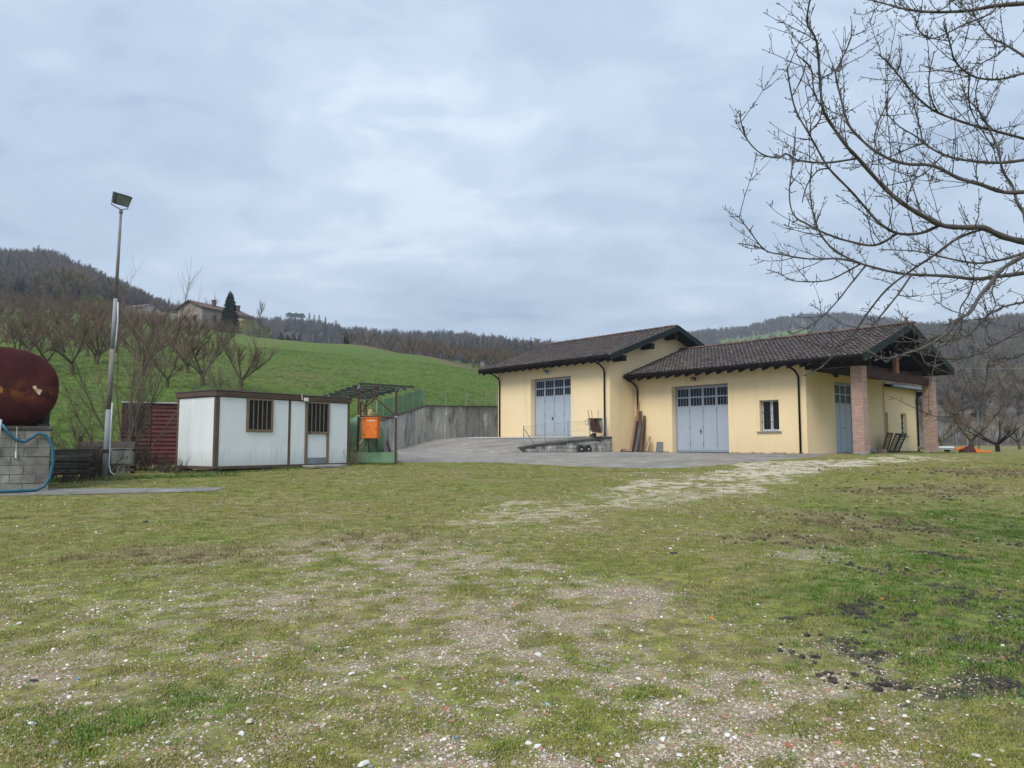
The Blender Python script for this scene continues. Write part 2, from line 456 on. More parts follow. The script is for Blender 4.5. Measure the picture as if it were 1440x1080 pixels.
M['apron'] = stained_concrete('pale_concrete_slab', (0.42, 0.42, 0.42), (0.33, 0.33, 0.33), (0.5, 0.5, 0.5), (0.5, 0.5, 0.5), 0.2)

def panel_mat():
    m, t, b = new_mat('white_cabin_panel')
    p = N(t, 'ShaderNodeTexCoord').outputs['Object']
    oi = t.nodes.new('ShaderNodeObjectInfo').outputs['Random']
    f = noise(t, p, 1.4, 5, 0.6)
    rp = ramp(t, [(0.3, (0.78, 0.81, 0.815)), (0.7, (0.72, 0.755, 0.765))]); t.links.new(f, rp.inputs[0])
    sp = N(t, 'ShaderNodeSeparateXYZ'); t.links.new(p, sp.inputs[0])
    mp_ = N(t, 'ShaderNodeMapping'); mp_.inputs['Scale'].default_value = (7, 7, 0.7); t.links.new(p, mp_.inputs[0])
    f2 = noise(t, mp_.outputs[0], 1.2, 5, 0.65)
    low = mathn(t, 'MULTIPLY', mathn(t, 'SUBTRACT', mathn(t, 'ADD', 0.10, mathn(t, 'MULTIPLY', f2, 0.85)), sp.outputs[2]), 1.4, clamp=True)
    c = mixc(t, mathn(t, 'MULTIPLY', low, 0.65), rp.outputs[0], (0.33, 0.37, 0.33))
    rs = ramp(t, [(0.56, 0.0), (0.85, 0.4)]); t.links.new(f2, rs.inputs[0])
    c = mixc(t, rs.outputs[0], c, (0.47, 0.50, 0.47))
    mpr = N(t, 'ShaderNodeMapping'); mpr.inputs['Scale'].default_value = (11, 11, 0.35); mpr.inputs['Location'].default_value = (3, 1, 7); t.links.new(p, mpr.inputs[0])
    rr2 = ramp(t, [(0.66, 0.0), (0.82, 0.45)]); t.links.new(noise(t, mpr.outputs[0], 1.0, 3, 0.6), rr2.inputs[0])
    c = mixc(t, rr2.outputs[0], c, (0.34, 0.22, 0.13))
    sk = noise(t, p, 55, 2, 0.5); rk = ramp(t, [(0.68, 0.0), (0.76, 0.55)]); t.links.new(sk, rk.inputs[0])
    c = mixc(t, rk.outputs[0], c, (0.36, 0.38, 0.37))
    c = mixc(t, 1.0, c, mathn(t, 'ADD', 0.94, mathn(t, 'MULTIPLY', oi, 0.1)), 'MULTIPLY')
    t.links.new(c, b.inputs['Base Color'])
    b.inputs['Roughness'].default_value = 0.55
    bump(t, b, noise(t, p, 1.8, 2, 0.4), 0.25, 0.05)
    return m
M['panel'] = panel_mat()

def tank_mat():
    m, t, b = new_mat('rusty_red_tank')
    p = N(t, 'ShaderNodeTexCoord').outputs['Object']
    f = noise(t, p, 2.2, 6, 0.65, 0.3)
    rp = ramp(t, [(0.3, (0.036, 0.009, 0.011)), (0.5, (0.052, 0.011, 0.013)), (0.68, (0.080, 0.019, 0.017))]); t.links.new(f, rp.inputs[0])
    f2 = noise(t, p, 5.0, 5, 0.7, 0.6)
    sp = N(t, 'ShaderNodeSeparateXYZ'); t.links.new(p, sp.inputs[0])
    band = mathn(t, 'SUBTRACT', 1.0, mathn(t, 'MULTIPLY', mathn(t, 'ABSOLUTE', mathn(t, 'ADD', sp.outputs[2], 0.12)), 3.0), clamp=True)
    k = mathn(t, 'MULTIPLY', band, mathn(t, 'MULTIPLY', mathn(t, 'SUBTRACT', f2, 0.42), 3.0, clamp=True))
    c = mixc(t, k, rp.outputs[0], (0.21, 0.075, 0.025))
    t.links.new(c, b.inputs['Base Color'])
    b.inputs['Roughness'].default_value = 0.75
    b.inputs['Specular IOR Level'].default_value = 0.15
    bump(t, b, f2, 0.25, 0.02)
    return m
M['tank'] = tank_mat()
M['tank_patch'] = mat('flaked_yellow_paint', (0.34, 0.16, 0.03), (0.22, 0.09, 0.03), 14, 0.8)
M['tank_label'] = mat('torn_white_sticker', (0.75, 0.62, 0.5), (0.42, 0.22, 0.14), 9, 0.7)
M['shed_red'] = mat('faded_red_board', (0.085, 0.015, 0.016), (0.11, 0.022, 0.022), 3, 0.7, island=0.2, stretch=(1, 6, 6))
M['shed_brown'] = mat('brown_weathered_board', (0.085, 0.034, 0.028), (0.06, 0.028, 0.024), 3, 0.8, island=0.25, stretch=(1, 6, 6))

def bark_mat():
    m, t, b = new_mat('grey_bark_with_moss')
    g = t.nodes.new('ShaderNodeNewGeometry')
    f = noise(t, g.outputs['Position'], 9, 5, 0.6)
    rp = ramp(t, [(0.3, (0.050, 0.043, 0.041)), (0.7, (0.105, 0.094, 0.088))]); t.links.new(f, rp.inputs[0])
    f2 = noise(t, g.outputs['Position'], 3.0, 5, 0.7)
    sp = N(t, 'ShaderNodeSeparateXYZ'); t.links.new(g.outputs['Normal'], sp.inputs[0])
    at_ = N(t, 'ShaderNodeAttribute', attribute_name='moss')
    k = mathn(t, 'ADD', mathn(t, 'MULTIPLY', sp.outputs[2], 0.25), mathn(t, 'SUBTRACT', mathn(t, 'MULTIPLY', f2, 2.0), 0.85))
    k = mathn(t, 'MULTIPLY', mathn(t, 'MULTIPLY', k, 2.2, clamp=True), at_.outputs['Fac'])
    c = mixc(t, k, rp.outputs[0], (0.15, 0.13, 0.018))
    t.links.new(c, b.inputs['Base Color'])
    b.inputs['Roughness'].default_value = 0.9
    bump(t, b, noise(t, g.outputs['Position'], 40, 4, 0.6), 0.5, 0.01)
    return m
M['bark'] = bark_mat()

def ground_mat():
    m, t, b = new_mat('mossy_lawn_and_gravel')
    p = pos(t)
    def A(n):
        return N(t, 'ShaderNodeAttribute', attribute_name=n).outputs['Fac']
    big = noise(t, p, 0.35, 5, 0.6); mid = noise(t, p, 1.9, 6, 0.65); fine = noise(t, p, 16, 5, 0.65); vf = noise(t, p, 70, 3, 0.6)
    rp = ramp(t, [(0.30, (0.190, 0.222, 0.036)), (0.45, (0.262, 0.246, 0.070)), (0.57, (0.280, 0.236, 0.118)), (0.72, (0.206, 0.232, 0.042))])
    t.links.new(mid, rp.inputs[0])
    rl = ramp(t, [(0.3, (0.172, 0.215, 0.036)), (0.7, (0.238, 0.250, 0.056))]); t.links.new(mid, rl.inputs[0])
    bg_ = ramp(t, [(0.42, 0.0), (0.60, 1.0)]); t.links.new(big, bg_.inputs[0])
    c = mixc(t, bg_.outputs[0], rp.outputs[0], rl.outputs[0])
    c = mixc(t, mathn(t, 'MULTIPLY', A('lush'), 0.8), c, (0.120, 0.190, 0.030))
    cln = noise(t, p, 7.0, 4, 0.6); clr = ramp(t, [(0.40, 0.58), (0.64, 1.18)]); t.links.new(cln, clr.inputs[0])
    c = mixc(t, 1.0, c, clr.outputs[0], 'MULTIPLY')
    c = mixc(t, mathn(t, 'MULTIPLY', A('dry'), 0.8), c, (0.26, 0.215, 0.115))
    # bare soil between the plants
    so = ramp(t, [(0.50, 0.0), (0.66, 0.75)]); t.links.new(fine, so.inputs[0])
    c = mixc(t, so.outputs[0], c, (0.165, 0.132, 0.088))
    # rubble gravel
    vor = N(t, 'ShaderNodeTexVoronoi', i_Scale=62.0); t.links.new(p, vor.inputs['Vector'])
    gcr = ramp(t, [(0.0, (0.20, 0.155, 0.125)), (0.35, (0.36, 0.285, 0.235)), (0.6, (0.50, 0.415, 0.35)), (0.8, (0.36, 0.20, 0.15)), (0.9, (0.62, 0.56, 0.49)), (1.0, (0.40, 0.36, 0.33))])
    sepc = N(t, 'ShaderNodeSeparateColor'); t.links.new(vor.outputs['Color'], sepc.inputs[0])
    t.links.new(sepc.outputs[0], gcr.inputs[0])
    k = mathn(t, 'ADD', A('gravel'), mathn(t, 'MULTIPLY', mathn(t, 'SUBTRACT', fine, 0.5), 1.5))
    k = mathn(t, 'MULTIPLY', mathn(t, 'SUBTRACT', k, 0.30), 2.6, clamp=True)
    k = mathn(t, 'MULTIPLY', k, 0.50)
    c = mixc(t, k, c, gcr.outputs[0])
    # single chips in the moss
    chip = ramp(t, [(0.90, 0.0), (0.915, 0.8)], 'CONSTANT'); t.links.new(sepc.outputs[1], chip.inputs[0])
    c = mixc(t, mathn(t, 'MULTIPLY', chip.outputs[0], mathn(t, 'ADD', 0.25, A('gravel'), clamp=True)), c, (0.42, 0.37, 0.31))
    # pale limestone track
    ty = mathn(t, 'ADD', A('track'), mathn(t, 'MULTIPLY', mathn(t, 'SUBTRACT', noise(t, p, 5, 5, 0.7), 0.5), 1.3))
    ty = mathn(t, 'MULTIPLY', mathn(t, 'SUBTRACT', ty, 0.38), 2.4, clamp=True)
    pc = ramp(t, [(0.3, (0.50, 0.43, 0.33)), (0.7, (0.68, 0.60, 0.48))]); t.links.new(vf, pc.inputs[0])
    c = mixc(t, mathn(t, 'MULTIPLY', ty, 0.85), c, pc.outputs[0])
    # grey yard gravel
    yk = mathn(t, 'ADD', A('yard'), mathn(t, 'MULTIPLY', mathn(t, 'SUBTRACT', noise(t, p, 3, 5, 0.7), 0.5), 0.9))
    yk = mathn(t, 'MULTIPLY', mathn(t, 'SUBTRACT', yk, 0.4), 4.0, clamp=True)
    yc = ramp(t, [(0.36, (0.16, 0.148, 0.13)), (0.5, (0.27, 0.25, 0.225)), (0.64, (0.40, 0.375, 0.335))]); t.links.new(mathn(t, 'ADD', mathn(t, 'MULTIPLY', fine, 0.45), mathn(t, 'MULTIPLY', noise(t, p, 1.2, 6, 0.75), 0.55)), yc.inputs[0])  # mottled
    yp = ramp(t, [(0.50, 0.0), (0.62, 0.55)]); t.links.new(noise(t, p, 0.42, 5, 0.65, 0.6), yp.inputs[0])
    ycc = mixc(t, yp.outputs[0], yc.outputs[0], (0.175, 0.16, 0.14))
    yg = ramp(t, [(0.60, 0.0), (0.72, 0.6)]); t.links.new(noise(t, p, 1.7, 5, 0.7), yg.inputs[0])
    ycc = mixc(t, yg.outputs[0], ycc, (0.50, 0.47, 0.42))
    c = mixc(t, yk, c, ycc)
    # dark earth
    mk = mathn(t, 'ADD', A('mud'), mathn(t, 'MULTIPLY', mathn(t, 'SUBTRACT', noise(t, p, 9, 5, 0.7), 0.5), 1.6))
    mk = mathn(t, 'MULTIPLY', mathn(t, 'SUBTRACT', mk, 0.45), 2.5, clamp=True)
    c = mixc(t, mathn(t, 'MULTIPLY', mk, 0.8), c, (0.040, 0.036, 0.034))
    c = mixc(t, 1.0, c, mathn(t, 'ADD', 0.62, mathn(t, 'MULTIPLY', vf, 0.76)), 'MULTIPLY')
    t.links.new(c, b.inputs['Base Color'])
    b.inputs['Roughness'].default_value = 0.95
    b.inputs['Specular IOR Level'].default_value = 0.15
    h = mathn(t, 'ADD', mathn(t, 'MULTIPLY', fine, 0.6), mathn(t, 'MULTIPLY', vf, 0.4))
    bump(t, b, h, 0.9, 0.03)
    return m
M['ground'] = ground_mat()

def field_mat():
    m, t, b = new_mat('green_field')
    p = pos(t)
    at_ = N(t, 'ShaderNodeAttribute', attribute_name='soil').outputs['Fac']
    at2 = N(t, 'ShaderNodeAttribute', attribute_name='rough').outputs['Fac']
    big = noise(t, p, 0.045, 5, 0.6, 0.3); mid = noise(t, p, 0.35, 6, 0.7); fine = noise(t, p, 3.5, 4, 0.7)
    rp = ramp(t, [(0.32, (0.078, 0.150, 0.022)), (0.50, (0.112, 0.176, 0.034)), (0.66, (0.155, 0.170, 0.054))]); t.links.new(mathn(t, 'ADD', mathn(t, 'MULTIPLY', big, 0.6), mathn(t, 'MULTIPLY', mid, 0.4)), rp.inputs[0])
    c = rp.outputs[0]
    mm = ramp(t, [(0.50, 0.0), (0.68, 0.62)]); t.links.new(mid, mm.inputs[0])
    c = mixc(t, mm.outputs[0], c, (0.135, 0.125, 0.042))
    mp_ = N(t, 'ShaderNodeMapping'); mp_.inputs['Rotation'].default_value = (0, 0, R(35)); mp_.inputs['Scale'].default_value = (2.2, 0.12, 1); t.links.new(p, mp_.inputs[0])
    st = noise(t, mp_.outputs[0], 0.6, 3, 0.6); sr = ramp(t, [(0.45, 0.0), (0.75, 0.35)]); t.links.new(st, sr.inputs[0])
    c = mixc(t, sr.outputs[0], c, (0.105, 0.13, 0.03))
    c = mixc(t, mathn(t, 'MULTIPLY', at2, 0.8), c, (0.085, 0.105, 0.03))
    k = mathn(t, 'MULTIPLY', mathn(t, 'SUBTRACT', mathn(t, 'ADD', at_, mathn(t, 'MULTIPLY', mathn(t, 'SUBTRACT', mid, 0.5), 1.2)), 0.4), 3.0, clamp=True)
    c = mixc(t, k, c, (0.185, 0.13, 0.085))
    c = mixc(t, 1.0, c, mathn(t, 'ADD', 0.35, mathn(t, 'MULTIPLY', fine, 1.3)), 'MULTIPLY')
    t.links.new(c, b.inputs['Base Color'])
    b.inputs['Roughness'].default_value = 0.95
    b.inputs['Specular IOR Level'].default_value = 0.15
    bump(t, b, mathn(t, 'ADD', fine, mathn(t, 'MULTIPLY', mid, 1.5)), 1.0, 0.25)
    return m
M['field'] = field_mat()
M['hillsoil'] = mat('leaf_litter_slope', (0.135, 0.105, 0.078), (0.10, 0.095, 0.058), 0.02, 0.95, obj=False)
M['hillfar'] = mat('far_slope', (0.120, 0.098, 0.082), (0.09, 0.088, 0.062), 0.01, 0.95, obj=False)

def grass_mat(name, a, b_, c_):
    m, t, b = new_mat(name)
    oi = t.nodes.new('ShaderNodeObjectInfo').outputs['Random']
    g = t.nodes.new('ShaderNodeNewGeometry')
    f = noise(t, g.outputs['Position'], 0.9, 4, 0.6)
    k = mathn(t, 'ADD', mathn(t, 'MULTIPLY', oi, 0.45), mathn(t, 'MULTIPLY', f, 0.55))
    rp = ramp(t, [(0.25, a), (0.5, b_), (0.75, c_)]); t.links.new(k, rp.inputs[0])
    c = mixc(t, 1.0, rp.outputs[0], mathn(t, 'ADD', 0.7, mathn(t, 'MULTIPLY', g.outputs['Random Per Island'], 0.6)), 'MULTIPLY')
    t.links.new(c, b.inputs['Base Color'])
    b.inputs['Roughness'].default_value = 0.8
    b.inputs['Specular IOR Level'].default_value = 0.2
    return m
M['grass'] = grass_mat('short_olive_grass', (0.180, 0.238, 0.034), (0.268, 0.256, 0.068), (0.310, 0.262, 0.135))
M['lush'] = grass_mat('fresh_green_grass', (0.080, 0.175, 0.026), (0.110, 0.200, 0.032), (0.15, 0.20, 0.045))
M['weed'] = grass_mat('dry_weed', (0.20, 0.165, 0.085), (0.26, 0.21, 0.12), (0.17, 0.15, 0.06))
def stone_mat():
    m, t, b = new_mat('mixed_rubble')
    oi = t.nodes.new('ShaderNodeObjectInfo').outputs['Random']
    rp = ramp(t, [(0.0, (0.34, 0.27, 0.21)), (0.2, (0.46, 0.38, 0.31)), (0.42, (0.56, 0.48, 0.40)), (0.62, (0.40, 0.20, 0.14)), (0.74, (0.26, 0.24, 0.22)), (0.82, (0.50, 0.39, 0.32)), (0.88, (0.74, 0.71, 0.66))], 'CONSTANT')
    t.links.new(oi, rp.inputs[0])
    t.links.new(rp.outputs[0], b.inputs['Base Color'])
    b.inputs['Roughness'].default_value = 0.9
    return m
M['stones'] = stone_mat()
for nm, c in dict(chip_white=(0.72, 0.71, 0.68), chip_cream=(0.60, 0.54, 0.44), chip_grey=(0.36, 0.34, 0.32), chip_brick=(0.40, 0.13, 0.085), chip_blue=(0.12, 0.26, 0.48), chip_turq=(0.30, 0.58, 0.60), chip_dark=(0.03, 0.03, 0.032), chip_orange=(0.62, 0.22, 0.06)).items():
    M[nm] = mat(nm, c, tuple(x * 0.82 for x in c), 20, 0.75, 0, 0.2, 60)

# ------------------------------------------------------------------ mesh collector
class MB:
    def __init__(s):
        s.v = []; s.f = []
    def quad(s, a, b, c, d):
        n = len(s.v); s.v += [tuple(a), tuple(b), tuple(c), tuple(d)]; s.f.append((n, n + 1, n + 2, n + 3)); return s
    def tri(s, a, b, c):
        n = len(s.v); s.v += [tuple(a), tuple(b), tuple(c)]; s.f.append((n, n + 1, n + 2)); return s
    def box(s, x0, x1, y0, y1, z0, z1, ch=0.0, mtx=None):
        if ch <= 0:
            vs_ = [(x0, y0, z0), (x1, y0, z0), (x1, y1, z0), (x0, y1, z0), (x0, y0, z1), (x1, y0, z1), (x1, y1, z1), (x0, y1, z1)]
            fs = [(3, 2, 1, 0), (4, 5, 6, 7), (0, 1, 5, 4), (1, 2, 6, 5), (2, 3, 7, 6), (3, 0, 4, 7)]
        else:
            vs_ = []; idx = {}
            for i, x in enumerate((x0, x1)):
                for j, y in enumerate((y0, y1)):
                    for k, z in enumerate((z0, z1)):
                        sx, sy, sz = (ch, -ch)[i], (ch, -ch)[j], (ch, -ch)[k]
                        idx[i, j, k, 0] = len(vs_); vs_.append((x, y + sy, z + sz))
                        idx[i, j, k, 1] = len(vs_); vs_.append((x + sx, y, z + sz))
                        idx[i, j, k, 2] = len(vs_); vs_.append((x + sx, y + sy, z))
            fs = []
            for ax in range(3):
                o1, o2 = [(1, 2), (2, 0), (0, 1)][ax]
                for sgn in (0, 1):
                    q = []
                    for (a, b) in ((0, 0), (1, 0), (1, 1), (0, 1)):
                        c = [0, 0, 0]; c[ax] = sgn; c[o1] = a; c[o2] = b
                        q.append(idx[(*c, ax)])
                    fs.append(tuple(q) if sgn else tuple(reversed(q)))
                for a in (0, 1):
                    for b in (0, 1):
                        c0 = [0, 0, 0]; c1 = [0, 0, 0]
                        c0[ax] = 0; c1[ax] = 1
                        c0[o1] = c1[o1] = a; c0[o2] = c1[o2] = b
                        fs.append((idx[(*c0, o1)], idx[(*c1, o1)], idx[(*c1, o2)], idx[(*c0, o2)]))
            for i in (0, 1):
                for j in (0, 1):
                    for k in (0, 1):
                        fs.append((idx[i, j, k, 0], idx[i, j, k, 1], idx[i, j, k, 2]))
        n = len(s.v)
        if mtx is not None:
            vs_ = [tuple(mtx @ Vector(q)) for q in vs_]
        s.v += vs_; s.f += [tuple(n + i for i in f) for f in fs]
        return s
    def bar(s, a, b, wx, wz, ch=0.0, up=(0, 0, 1)):
        """square bar from a to b"""
        a = Vector(a); b = Vector(b); d = b - a; L = d.length; d.normalize()
        up = Vector(up)
        if abs(d.dot(up)) > 0.98:
            up = Vector((1, 0, 0))
        x = up.cross(d).normalized(); z = d.cross(x)
        m = Matrix(((x.x, d.x, z.x, a.x), (x.y, d.y, z.y, a.y), (x.z, d.z, z.z, a.z), (0, 0, 0, 1)))
        return s.box(-wx / 2, wx / 2, 0, L, -wz / 2, wz / 2, ch, m)
    def tube(s, pts, rad, n=6, cap=True):
        pts = [Vector(p) for p in pts]
        if isinstance(rad, (int, float)):
            rad = [rad] * len(pts)
        m = len(s.v); prev = None
        for i, p in enumerate(pts):
            d = (pts[min(i + 1, len(pts) - 1)] - pts[max(i - 1, 0)])
            if d.length < 1e-9: d = Vector((0, 0, 1))
            d.normalize()
            if prev is None:
                x = d.cross(Vector((0, 0, 1)) if abs(d.z) < 0.9 else Vector((1, 0, 0))).normalized()
            else:
                x = (prev - d * prev.dot(d))
                x = x.normalized() if x.length > 1e-6 else d.orthogonal().normalized()
            prev = x
            y = d.cross(x)
            for k in range(n):
                a = 2 * math.pi * k / n
                s.v.append(tuple(p + x * (math.cos(a) * rad[i]) + y * (math.sin(a) * rad[i])))
        for i in range(len(pts) - 1):
            for k in range(n):
                k2 = (k + 1) % n
                s.f.append((m + i * n + k, m + i * n + k2, m + (i + 1) * n + k2, m + (i + 1) * n + k))
        if cap:
            s.f.append(tuple(m + k for k in reversed(range(n))))
            e = m + (len(pts) - 1) * n
            s.f.append(tuple(e + k for k in range(n)))
        return s
    def prism(s, poly, fn, d0, d1):
        """poly of 2-D points; fn(p, d) -> 3-D"""
        n = len(s.v); k = len(poly)
        s.v += [tuple(fn(p, d0)) for p in poly] + [tuple(fn(p, d1)) for p in poly]
        s.f.append(tuple(n + i for i in reversed(range(k)))); s.f.append(tuple(n + k + i for i in range(k)))
        for i in range(k):
            j = (i + 1) % k
            s.f.append((n + i, n + j, n + k + j, n + k + i))
        return s
    def lathe(s, prof, n=20, mtx=None):
        """prof: (radius, height) pairs about z"""
        m = len(s.v)
        for r_, z in prof:
            for k in range(n):
                a = 2 * math.pi * k / n
                q = Vector((r_ * math.cos(a), r_ * math.sin(a), z))
                s.v.append(tuple(mtx @ q if mtx is not None else q))
        for i in range(len(prof) - 1):
            for k in range(n):
                k2 = (k + 1) % n
                s.f.append((m + i * n + k, m + i * n + k2, m + (i + 1) * n + k2, m + (i + 1) * n + k))
        s.f.append(tuple(m + k for k in reversed(range(n))))
        s.f.append(tuple(m + (len(prof) - 1) * n + k for k in range(n)))
        return s
    def mesh(s, name, smooth=False):
        me = bpy.data.meshes.new(name)
        me.from_pydata(s.v, [], s.f)
        if smooth:
            me.polygons.foreach_set('use_smooth', [True] * len(me.polygons))
        me.update()
        return me
    def build(s, name, m, parent=None, smooth=False, loc=None):
        me = s.mesh(name, smooth)
        if m is not None:
            me.materials.append(M[m] if isinstance(m, str) else m)
        return link(name, me, parent, loc)

def link(name, data, parent=None, loc=None):
    o = bpy.data.objects.new(name, data)
    COL.objects.link(o)
    if parent is not None:
        o.parent = parent
    if loc is not None:
        o.location = loc
    return o
def thing(name, label, cat, loc=(0, 0, 0), rz=0.0, group=None):
    o = link(name, None)
    o.location = loc
    o.rotation_euler = (0, 0, rz)
    o.empty_display_size = 0.2
    tag(o, label, cat, group)
    return o
def tag(o, label, cat, group=None):
    o['label'] = label; o['category'] = cat
    if group: o['group'] = group
    return o
def struct(o):
    o['kind'] = 'structure'; return o
def stuff(o, label=None, cat=None):
    o['kind'] = 'stuff'
    if label: o['label'] = label
    if cat: o['category'] = cat
    return o
def copy_tree(o, parent=None):
    c = o.copy()
    COL.objects.link(c)
    if parent is not None: c.parent = parent
    for ch in list(o.children):
        copy_tree(ch, c)
    return c
def box(name, m, parent, x0, x1, y0, y1, z0, z1, ch=0.0):
    return MB().box(x0, x1, y0, y1, z0, z1, ch).build(name, m, parent)

def grid_mesh(name, X, Y, Z, material, smooth=True, attrs=None):
    nr, nc = X.shape
    me = bpy.data.meshes.new(name)
    co = np.stack([X, Y, Z], -1).reshape(-1, 3)
    idx = np.arange(nr * nc).reshape(nr, nc)
    q = np.stack([idx[:-1, :-1], idx[:-1, 1:], idx[1:, 1:], idx[1:, :-1]], -1).reshape(-1, 4)
    me.vertices.add(len(co)); me.vertices.foreach_set('co', co.astype(np.float32).ravel())
    me.loops.add(q.size); me.loops.foreach_set('vertex_index', q.astype(np.int32).ravel())
    me.polygons.add(len(q)); me.polygons.foreach_set('loop_start', np.arange(0, q.size, 4, dtype=np.int32))
    me.polygons.foreach_set('loop_total', np.full(len(q), 4, np.int32))
    me.polygons.foreach_set('use_smooth', np.full(len(q), smooth))
    me.update(calc_edges=True)
    for k, a in (attrs or {}).items():
        at_ = me.attributes.new(k, 'FLOAT', 'POINT')
        at_.data.foreach_set('value', np.asarray(a, np.float32).ravel())
    me.materials.append(M[material])
    return link(name, me)

def scatter(name, pts, scl, rotv, idx, protos):
    """one object of instanced pieces"""
    me = bpy.data.meshes.new(name)
    pts = np.asarray(pts, np.float32)
    me.vertices.add(len(pts)); me.vertices.foreach_set('co', pts.ravel())
    a = me.attributes.new('scl', 'FLOAT', 'POINT'); a.data.foreach_set('value', np.asarray(scl, np.float32))
    a = me.attributes.new('rot', 'FLOAT_VECTOR', 'POINT'); a.data.foreach_set('vector', np.asarray(rotv, np.float32).ravel())
    a = me.attributes.new('idx', 'INT', 'POINT'); a.data.foreach_set('value', np.asarray(idx, np.int32))
    o = link(name, me)
    ng = bpy.data.node_groups.new(name, 'GeometryNodeTree')
    ng.interface.new_socket('Geometry', in_out='INPUT', socket_type='NodeSocketGeometry')
    ng.interface.new_socket('Geometry', in_out='OUTPUT', socket_type='NodeSocketGeometry')
    gi = ng.nodes.new('NodeGroupInput'); go = ng.nodes.new('NodeGroupOutput')
    jn = ng.nodes.new('GeometryNodeJoinGeometry')
    def na(nm, ty):
        n = ng.nodes.new('GeometryNodeInputNamedAttribute'); n.data_type = ty
        n.inputs['Name'].default_value = nm
        return n.outputs['Attribute']
    ix = na('idx', 'INT'); sv = na('scl', 'FLOAT'); rv = na('rot', 'FLOAT_VECTOR')
    e2r = ng.nodes.new('FunctionNodeEulerToRotation'); ng.links.new(rv, e2r.inputs[0])
    for k, p in enumerate(protos):
        cmp_ = ng.nodes.new('FunctionNodeCompare'); cmp_.data_type = 'INT'; cmp_.operation = 'EQUAL'
        ng.links.new(ix, cmp_.inputs[2]); cmp_.inputs[3].default_value = k
        oi = ng.nodes.new('GeometryNodeObjectInfo'); oi.inputs['Object'].default_value = p
        oi.inputs['As Instance'].default_value = True
        ip = ng.nodes.new('GeometryNodeInstanceOnPoints')
        ng.links.new(gi.outputs[0], ip.inputs['Points'])
        ng.links.new(cmp_.outputs[0], ip.inputs['Selection'])
        ng.links.new(oi.outputs['Geometry'], ip.inputs['Instance'])
        ng.links.new(e2r.outputs[0], ip.inputs['Rotation'])
        ng.links.new(sv, ip.inputs['Scale'])
        ng.links.new(ip.outputs[0], jn.inputs[0])
    ng.links.new(jn.outputs[0], go.inputs[0])
    md = o.modifiers.new('scatter', 'NODES'); md.node_group = ng
    o['kind'] = 'stuff'
    return o
def proto(mb, name, m, smooth=False):
    me = mb.mesh(name, smooth)
    for k in (m if isinstance(m, (list, tuple)) else [m]):
        me.materials.append(M[k])
    return bpy.data.objects.new(name, me)

# ================================================================== THE SETTING
# ------------------------------------------------------------------ ground sheet
def lines(segs):
    o = []
    for a, b, n in segs:
        o += list(np.linspace(a, b, n, endpoint=False))
    return np.array(o + [segs[-1][1]])
gx = np.concatenate([-np.geomspace(1600, 18, 40)[:-1], lines([(-18, -9, 45), (-9, 12, 150), (12, 22, 40)]), np.geomspace(22, 1600, 40)[1:]])
gy = np.concatenate([-np.geomspace(1600, 3, 25)[:-1], lines([(-3, 3, 10), (3, 14, 95), (14, 24, 62), (24, 44, 80)]), np.geomspace(44, 1600, 45)[1:]])
GX, GY = np.meshgrid(gx, gy)
GZ = gz(GX, GY)
zg, zy, zt, zm, zl = zones(GX, GY)
near_ = (np.abs(GX) < 60) & (np.abs(GY) < 90)
struct(grid_mesh('ground', GX, GY, GZ, 'ground', True, dict(gravel=zg * near_, yard=zy * near_, track=zt * near_, mud=zm * near_, lush=zl * near_, dry=dry_zone(GX, GY) * near_)))

# ------------------------------------------------------------------ raised gravel drive up to the left block
def ramp_z(u, v):
    x = P0.x + u * UX + v * VX; y = P0.y + u * UY + v * VY
    rise = 0.88 * sstep(-12.5, -3.2, v)
    rise = rise * sstep(-34, -24, u)
    return gz(x, y) * (1 - sstep(-9, -3, v)) + 1.10 * sstep(-9, -3, v) + rise + 0.015 - 0.10 * sstep(-10.5, -12.5, v) + 0.03 * (fbm(x, y, 40, 3) - 0.5)
ru, rvv = np.meshgrid(np.append(np.linspace(-36, -10.72, 60), -10.5), np.append(np.linspace(-13, -9.3, 14), np.linspace(-9.2, 9, 60)))
rz_ = ramp_z(ru, rvv)
ru[:, -1] = np.where(rvv[:, -1] < -9.25, -9.6, -10.66)
rz_[:, -1] = 0.75
RXw = P0.x + ru * UX + rvv * VX; RYw = P0.y + ru * UY + rvv * VY
o = grid_mesh('gravel_drive', RXw, RYw, rz_, 'ground', True, dict(gravel=rz_ * 0, yard=rz_ * 0 + 1, track=rz_ * 0, mud=rz_ * 0, lush=rz_ * 0, dry=rz_ * 0))
struct(o)
au, av = np.meshgrid(np.linspace(-21.5, -10.95, 24), np.linspace(-5.2, -2.31, 10))
AXw = P0.x + au * UX + av * VX; AYw = P0.y + au * UY + av * VY
az_ = ramp_z(au, av) + 0.03
struct(grid_mesh('concrete_apron', AXw, AYw, az_, 'apron'))

# ------------------------------------------------------------------ concrete path by the tank
pa = MB()
pts_n = [hit(-160, 700), hit(0, 698), hit(120, 696), hit(230, 693.5), hit(300, 691)]
pts_f = [hit(-160, 689), hit(0, 688), hit(120, 687.5), hit(230, 687), hit(318, 686)]
for i in range(4):
    for k in range(3):
        def P(i_, f_):
            a = pts_n[i_]; b = pts_f[i_]
            x = a[0] + (b[0] - a[0]) * f_; y = a[1] + (b[1] - a[1]) * f_
            return (x, y, g1(x, y) + 0.014)
        pa.quad(P(i, k / 3), P(i + 1, k / 3), P(i + 1, (k + 1) / 3), P(i, (k + 1) / 3))
struct(pa.build('concrete_path', 'path'))

